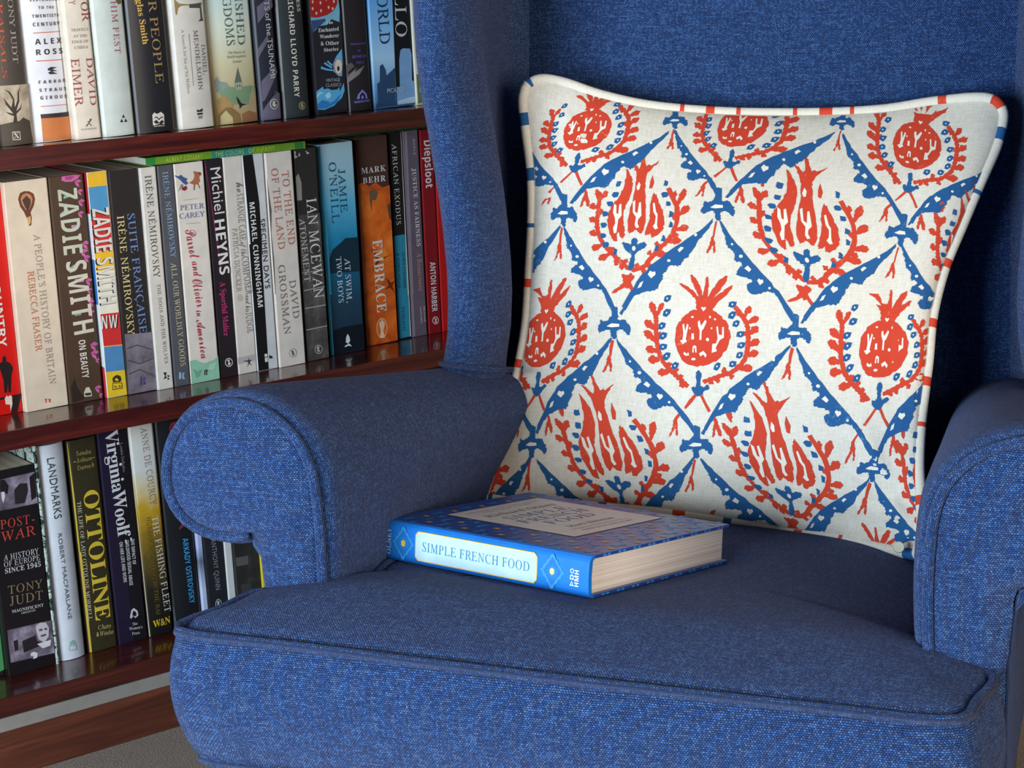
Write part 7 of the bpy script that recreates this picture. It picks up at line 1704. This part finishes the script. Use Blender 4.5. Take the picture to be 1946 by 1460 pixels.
# spine print: x 0..BL_, z 0..BT_
S2 = BL_ / 1110.0                       # zoomed pixels along the spine
def panel_poly(x0, x1, z0, z1, c):
    return [(x0 + c, z0), (x1 - c, z0), (x1, z0 + c), (x1, z1 - c), (x1 - c, z1), (x0 + c, z1), (x0, z1 - c), (x0, z0 + c)]
X = lambda px_: BL_ * px_
flat([(panel_poly(X(.185), X(.77), .0046, .0294, .003), 1)], y=SYL, mat=ink(YEL, .5))
flat([(panel_poly(X(.1885), X(.7665), .0054, .0286, .0028), 2)], y=SYL, mat=ink(PAN, .5))
words('S', 'SIMPLE FRENCH FOOD', X(.222), X(.735), .0134, .0076, y=SYL, col='#2f7ca4')
for cx0 in (.125, .838):
    c = X(cx0); w = X(.052); o = []
    pts = []
    for k in range(28):
        a = k / 28 * 4; q = int(a); f = a - q
        cor = [(0, 1), (1, 0), (0, -1), (-1, 0), (0, 1)]
        x = cor[q][0] * (1 - f) + cor[q + 1][0] * f; z = cor[q][1] * (1 - f) + cor[q + 1][1] * f
        s = 1 + (.07 if k % 2 else -.04)
        pts.append((c + x * w * s, .017 + z * .0145 * s))
    flat([(pts, 1)], y=SYL, mat=ink('#2f90d4', .5))
    flat([([(c, .017 + .0115), (c + w * .78, .017), (c, .017 - .0115), (c - w * .78, .017)], 2)], y=SYL, mat=ink('#1c6ec0', .5))
    rays = []
    for k in range(12):
        a = 2 * pi * k / 12
        rays.append(([(c + cos(a - .1) * .0028, .017 + sin(a - .1) * .0026), (c + cos(a) * .0068, .017 + sin(a) * .0072), (c + cos(a + .1) * .0028, .017 + sin(a + .1) * .0026)], 3))
    flat(rays, y=SYL, mat=ink('#3aa2dc', .5))
    flat([([(c + (.0021 + .0004 * (k % 2)) * cos(k * pi / 6), .017 + (.0026 + .0004 * (k % 2)) * sin(k * pi / 6)) for k in range(12)], 4)], y=SYL, mat=ink(YEL if cx0 < .5 else '#c9cf8a', .5))
words('S', 'OLNEY', X(.062), .022, .006, .0042, y=SYL, col='#d9e4ea', vert=True)
words('N', 'HMH', X(.958), .013, .0085, .0042, y=SYL, col='#e4ecf0', vert=True)
flat([([(X(.918), .0085), (X(.936), .0085), (X(.927), .0125)], 2), ([(X(.919), .0135), (X(.935), .0135), (X(.935), .0165), (X(.927), .0177), (X(.919), .0165)], 2), ([(X(.927) + .0019 * cos(k * pi / 6), .0203 + .0019 * sin(k * pi / 6)) for k in range(12)], 2)], y=SYL, mat=ink('#d9e4ea', .5))
flat([([(X(.9225), .0093), (X(.9315), .0093), (X(.927), .0113)], 3), ([(X(.9225), .0143), (X(.9315), .0143), (X(.9315), .0159), (X(.927), .0166), (X(.9225), .0159)], 3), ([(X(.927) + .0012 * cos(k * pi / 6), .0203 + .0012 * sin(k * pi / 6)) for k in range(12)], 3)], y=SYL, mat=BLU)
# cover print: trellis of leafy bands with small gold flowers, title panel
ZC_ = BT_
lines = []; leavesP = []; flowers = []
step = .0380
ang = [(1, 1.0), (1, -1.0)]
def inside_c(x, y): return .002 < x < BL_ - .002 and .010 < y < BW_ - .002
x_lo, x_hi, y_lo, y_hi = .026, .161, .056, .187
def in_panel(x, y, m=.0): return x_lo - m < x < x_hi + m and y_lo - m < y < y_hi + m
nsteps = 16
for fam in (1, -1):
    for k in range(-8, 16):
        c = k * step
        prev = None
        L = []
        m = 120
        for i in range(m + 1):
            x = BL_ * i / m; y = c + fam * x * 1.0
            ok = inside_c(x, y) and not in_panel(x, y, .001)
            if ok:
                L.append((x, y))
            if (not ok or i == m) and len(L) > 1:
                for off in (-.0011, .0011):
                    lines.append((stroke([(a, b + off) for a, b in (L[0], L[-1])], .0004), 1))
                L = []
            elif not ok: L = []
            if ok and i % 7 == 0:
                leavesP.append((leaf((x, y), (x + .0058, y + fam * .0058 + .0030), .0034), 2))
                leavesP.append((leaf((x, y), (x + .0058, y + fam * .0058 - .0030), .0034), 2))
for i in range(-8, 14):
    for j in range(-8, 14):
        x = (j - i) * step / 2 + .0; y = (i + j) * step / 2 + step / 2
        if inside_c(x - .003, y) and inside_c(x + .003, y) and not in_panel(x, y, .004):
            flowers.append(([(x + (.0026 + .0010 * (k % 2)) * cos(k * pi / 4), y + (.0026 + .0010 * (k % 2)) * sin(k * pi / 4)) for k in range(8)], 3))
o1 = flat(lines, z=ZC_, mat=ink('#3b76c6', .35)); o2 = flat(leavesP, z=ZC_, mat=ink('#3a8fe0', .35)); o3 = flat(flowers, z=ZC_, mat=ink('#d8a646', .4))
for o in (o1, o2, o3): o['kind'] = 'stuff'
flat([(panel_poly(x_lo, x_hi, y_lo, y_hi, .0003), 5)], z=ZC_, mat=ink('#c79a44', .4))
flat([(panel_poly(x_lo + .0008, x_hi - .0008, y_lo + .0008, y_hi - .0008, .0003), 6)], z=ZC_, mat=ink('#e4e0da', .4))
yc = (y_lo + y_hi) / 2
def cw(st, t_, wd, xb, hh, col):
    """a line of the cover title: reads away from the spine, heads towards the top of the book (x = 0)"""
    Vt, T_, Wd = text_geo(st, t_, .03)
    mesh('title_lettering', [(xb - hh * b, yc - wd / 2 + wd * a / Wd, ZC_ + .00056) for a, b in Vt], T_, ink(col, .5), ck)
cw('S', 'THE BELOVED CLASSIC OF REAL COOKING', .100, .0370, .0022, '#6a7480'); cw('S', 'FROM A GREAT TEACHER', .070, .0425, .0022, '#6a7480')
cw('B', 'Richard Olney', .098, .0600, .0085, '#8e8678')
cw('S', 'SIMPLE', .086, .0800, .0125, '#2c5f96'); cw('S', 'FRENCH', .094, .0975, .0125, '#2c5f96'); cw('S', 'FOOD', .066, .1150, .0125, '#2c5f96')
cw('B', 'Mark Bittman', .066, .1335, .0062, '#8e8678'); cw('S', 'INTRODUCTION BY PATRICIA WELLS', .080, .1420, .0026, '#6a7480'); cw('S', 'FOREWORD BY JAMES BEARD', .074, .1495, .0034, '#5a6470')
# little leaves that wrap over the board edges
edge = []
for k in range(9):
    y = .020 + k * .0212
    for z0 in (0, BT_ - bt_):
        for dy in (0, .0062):
            edge.append([(BL_ + .00015, y + dy + a * .0026, z0 + .0014 + b * .0010) for a, b in ((-1, 0), (-.4, 1), (.6, .8), (1, 0), (.4, -1), (-.5, -.8))])
V = []; F = []
for P in edge:
    o = len(V); V += P; F += [tuple(o + i for i in (0, k, k + 1)) for k in range(1, 5)]
eo = mesh('cover_print', V, F, ink('#3a8fe0', .35), ck); eo['kind'] = 'stuff'
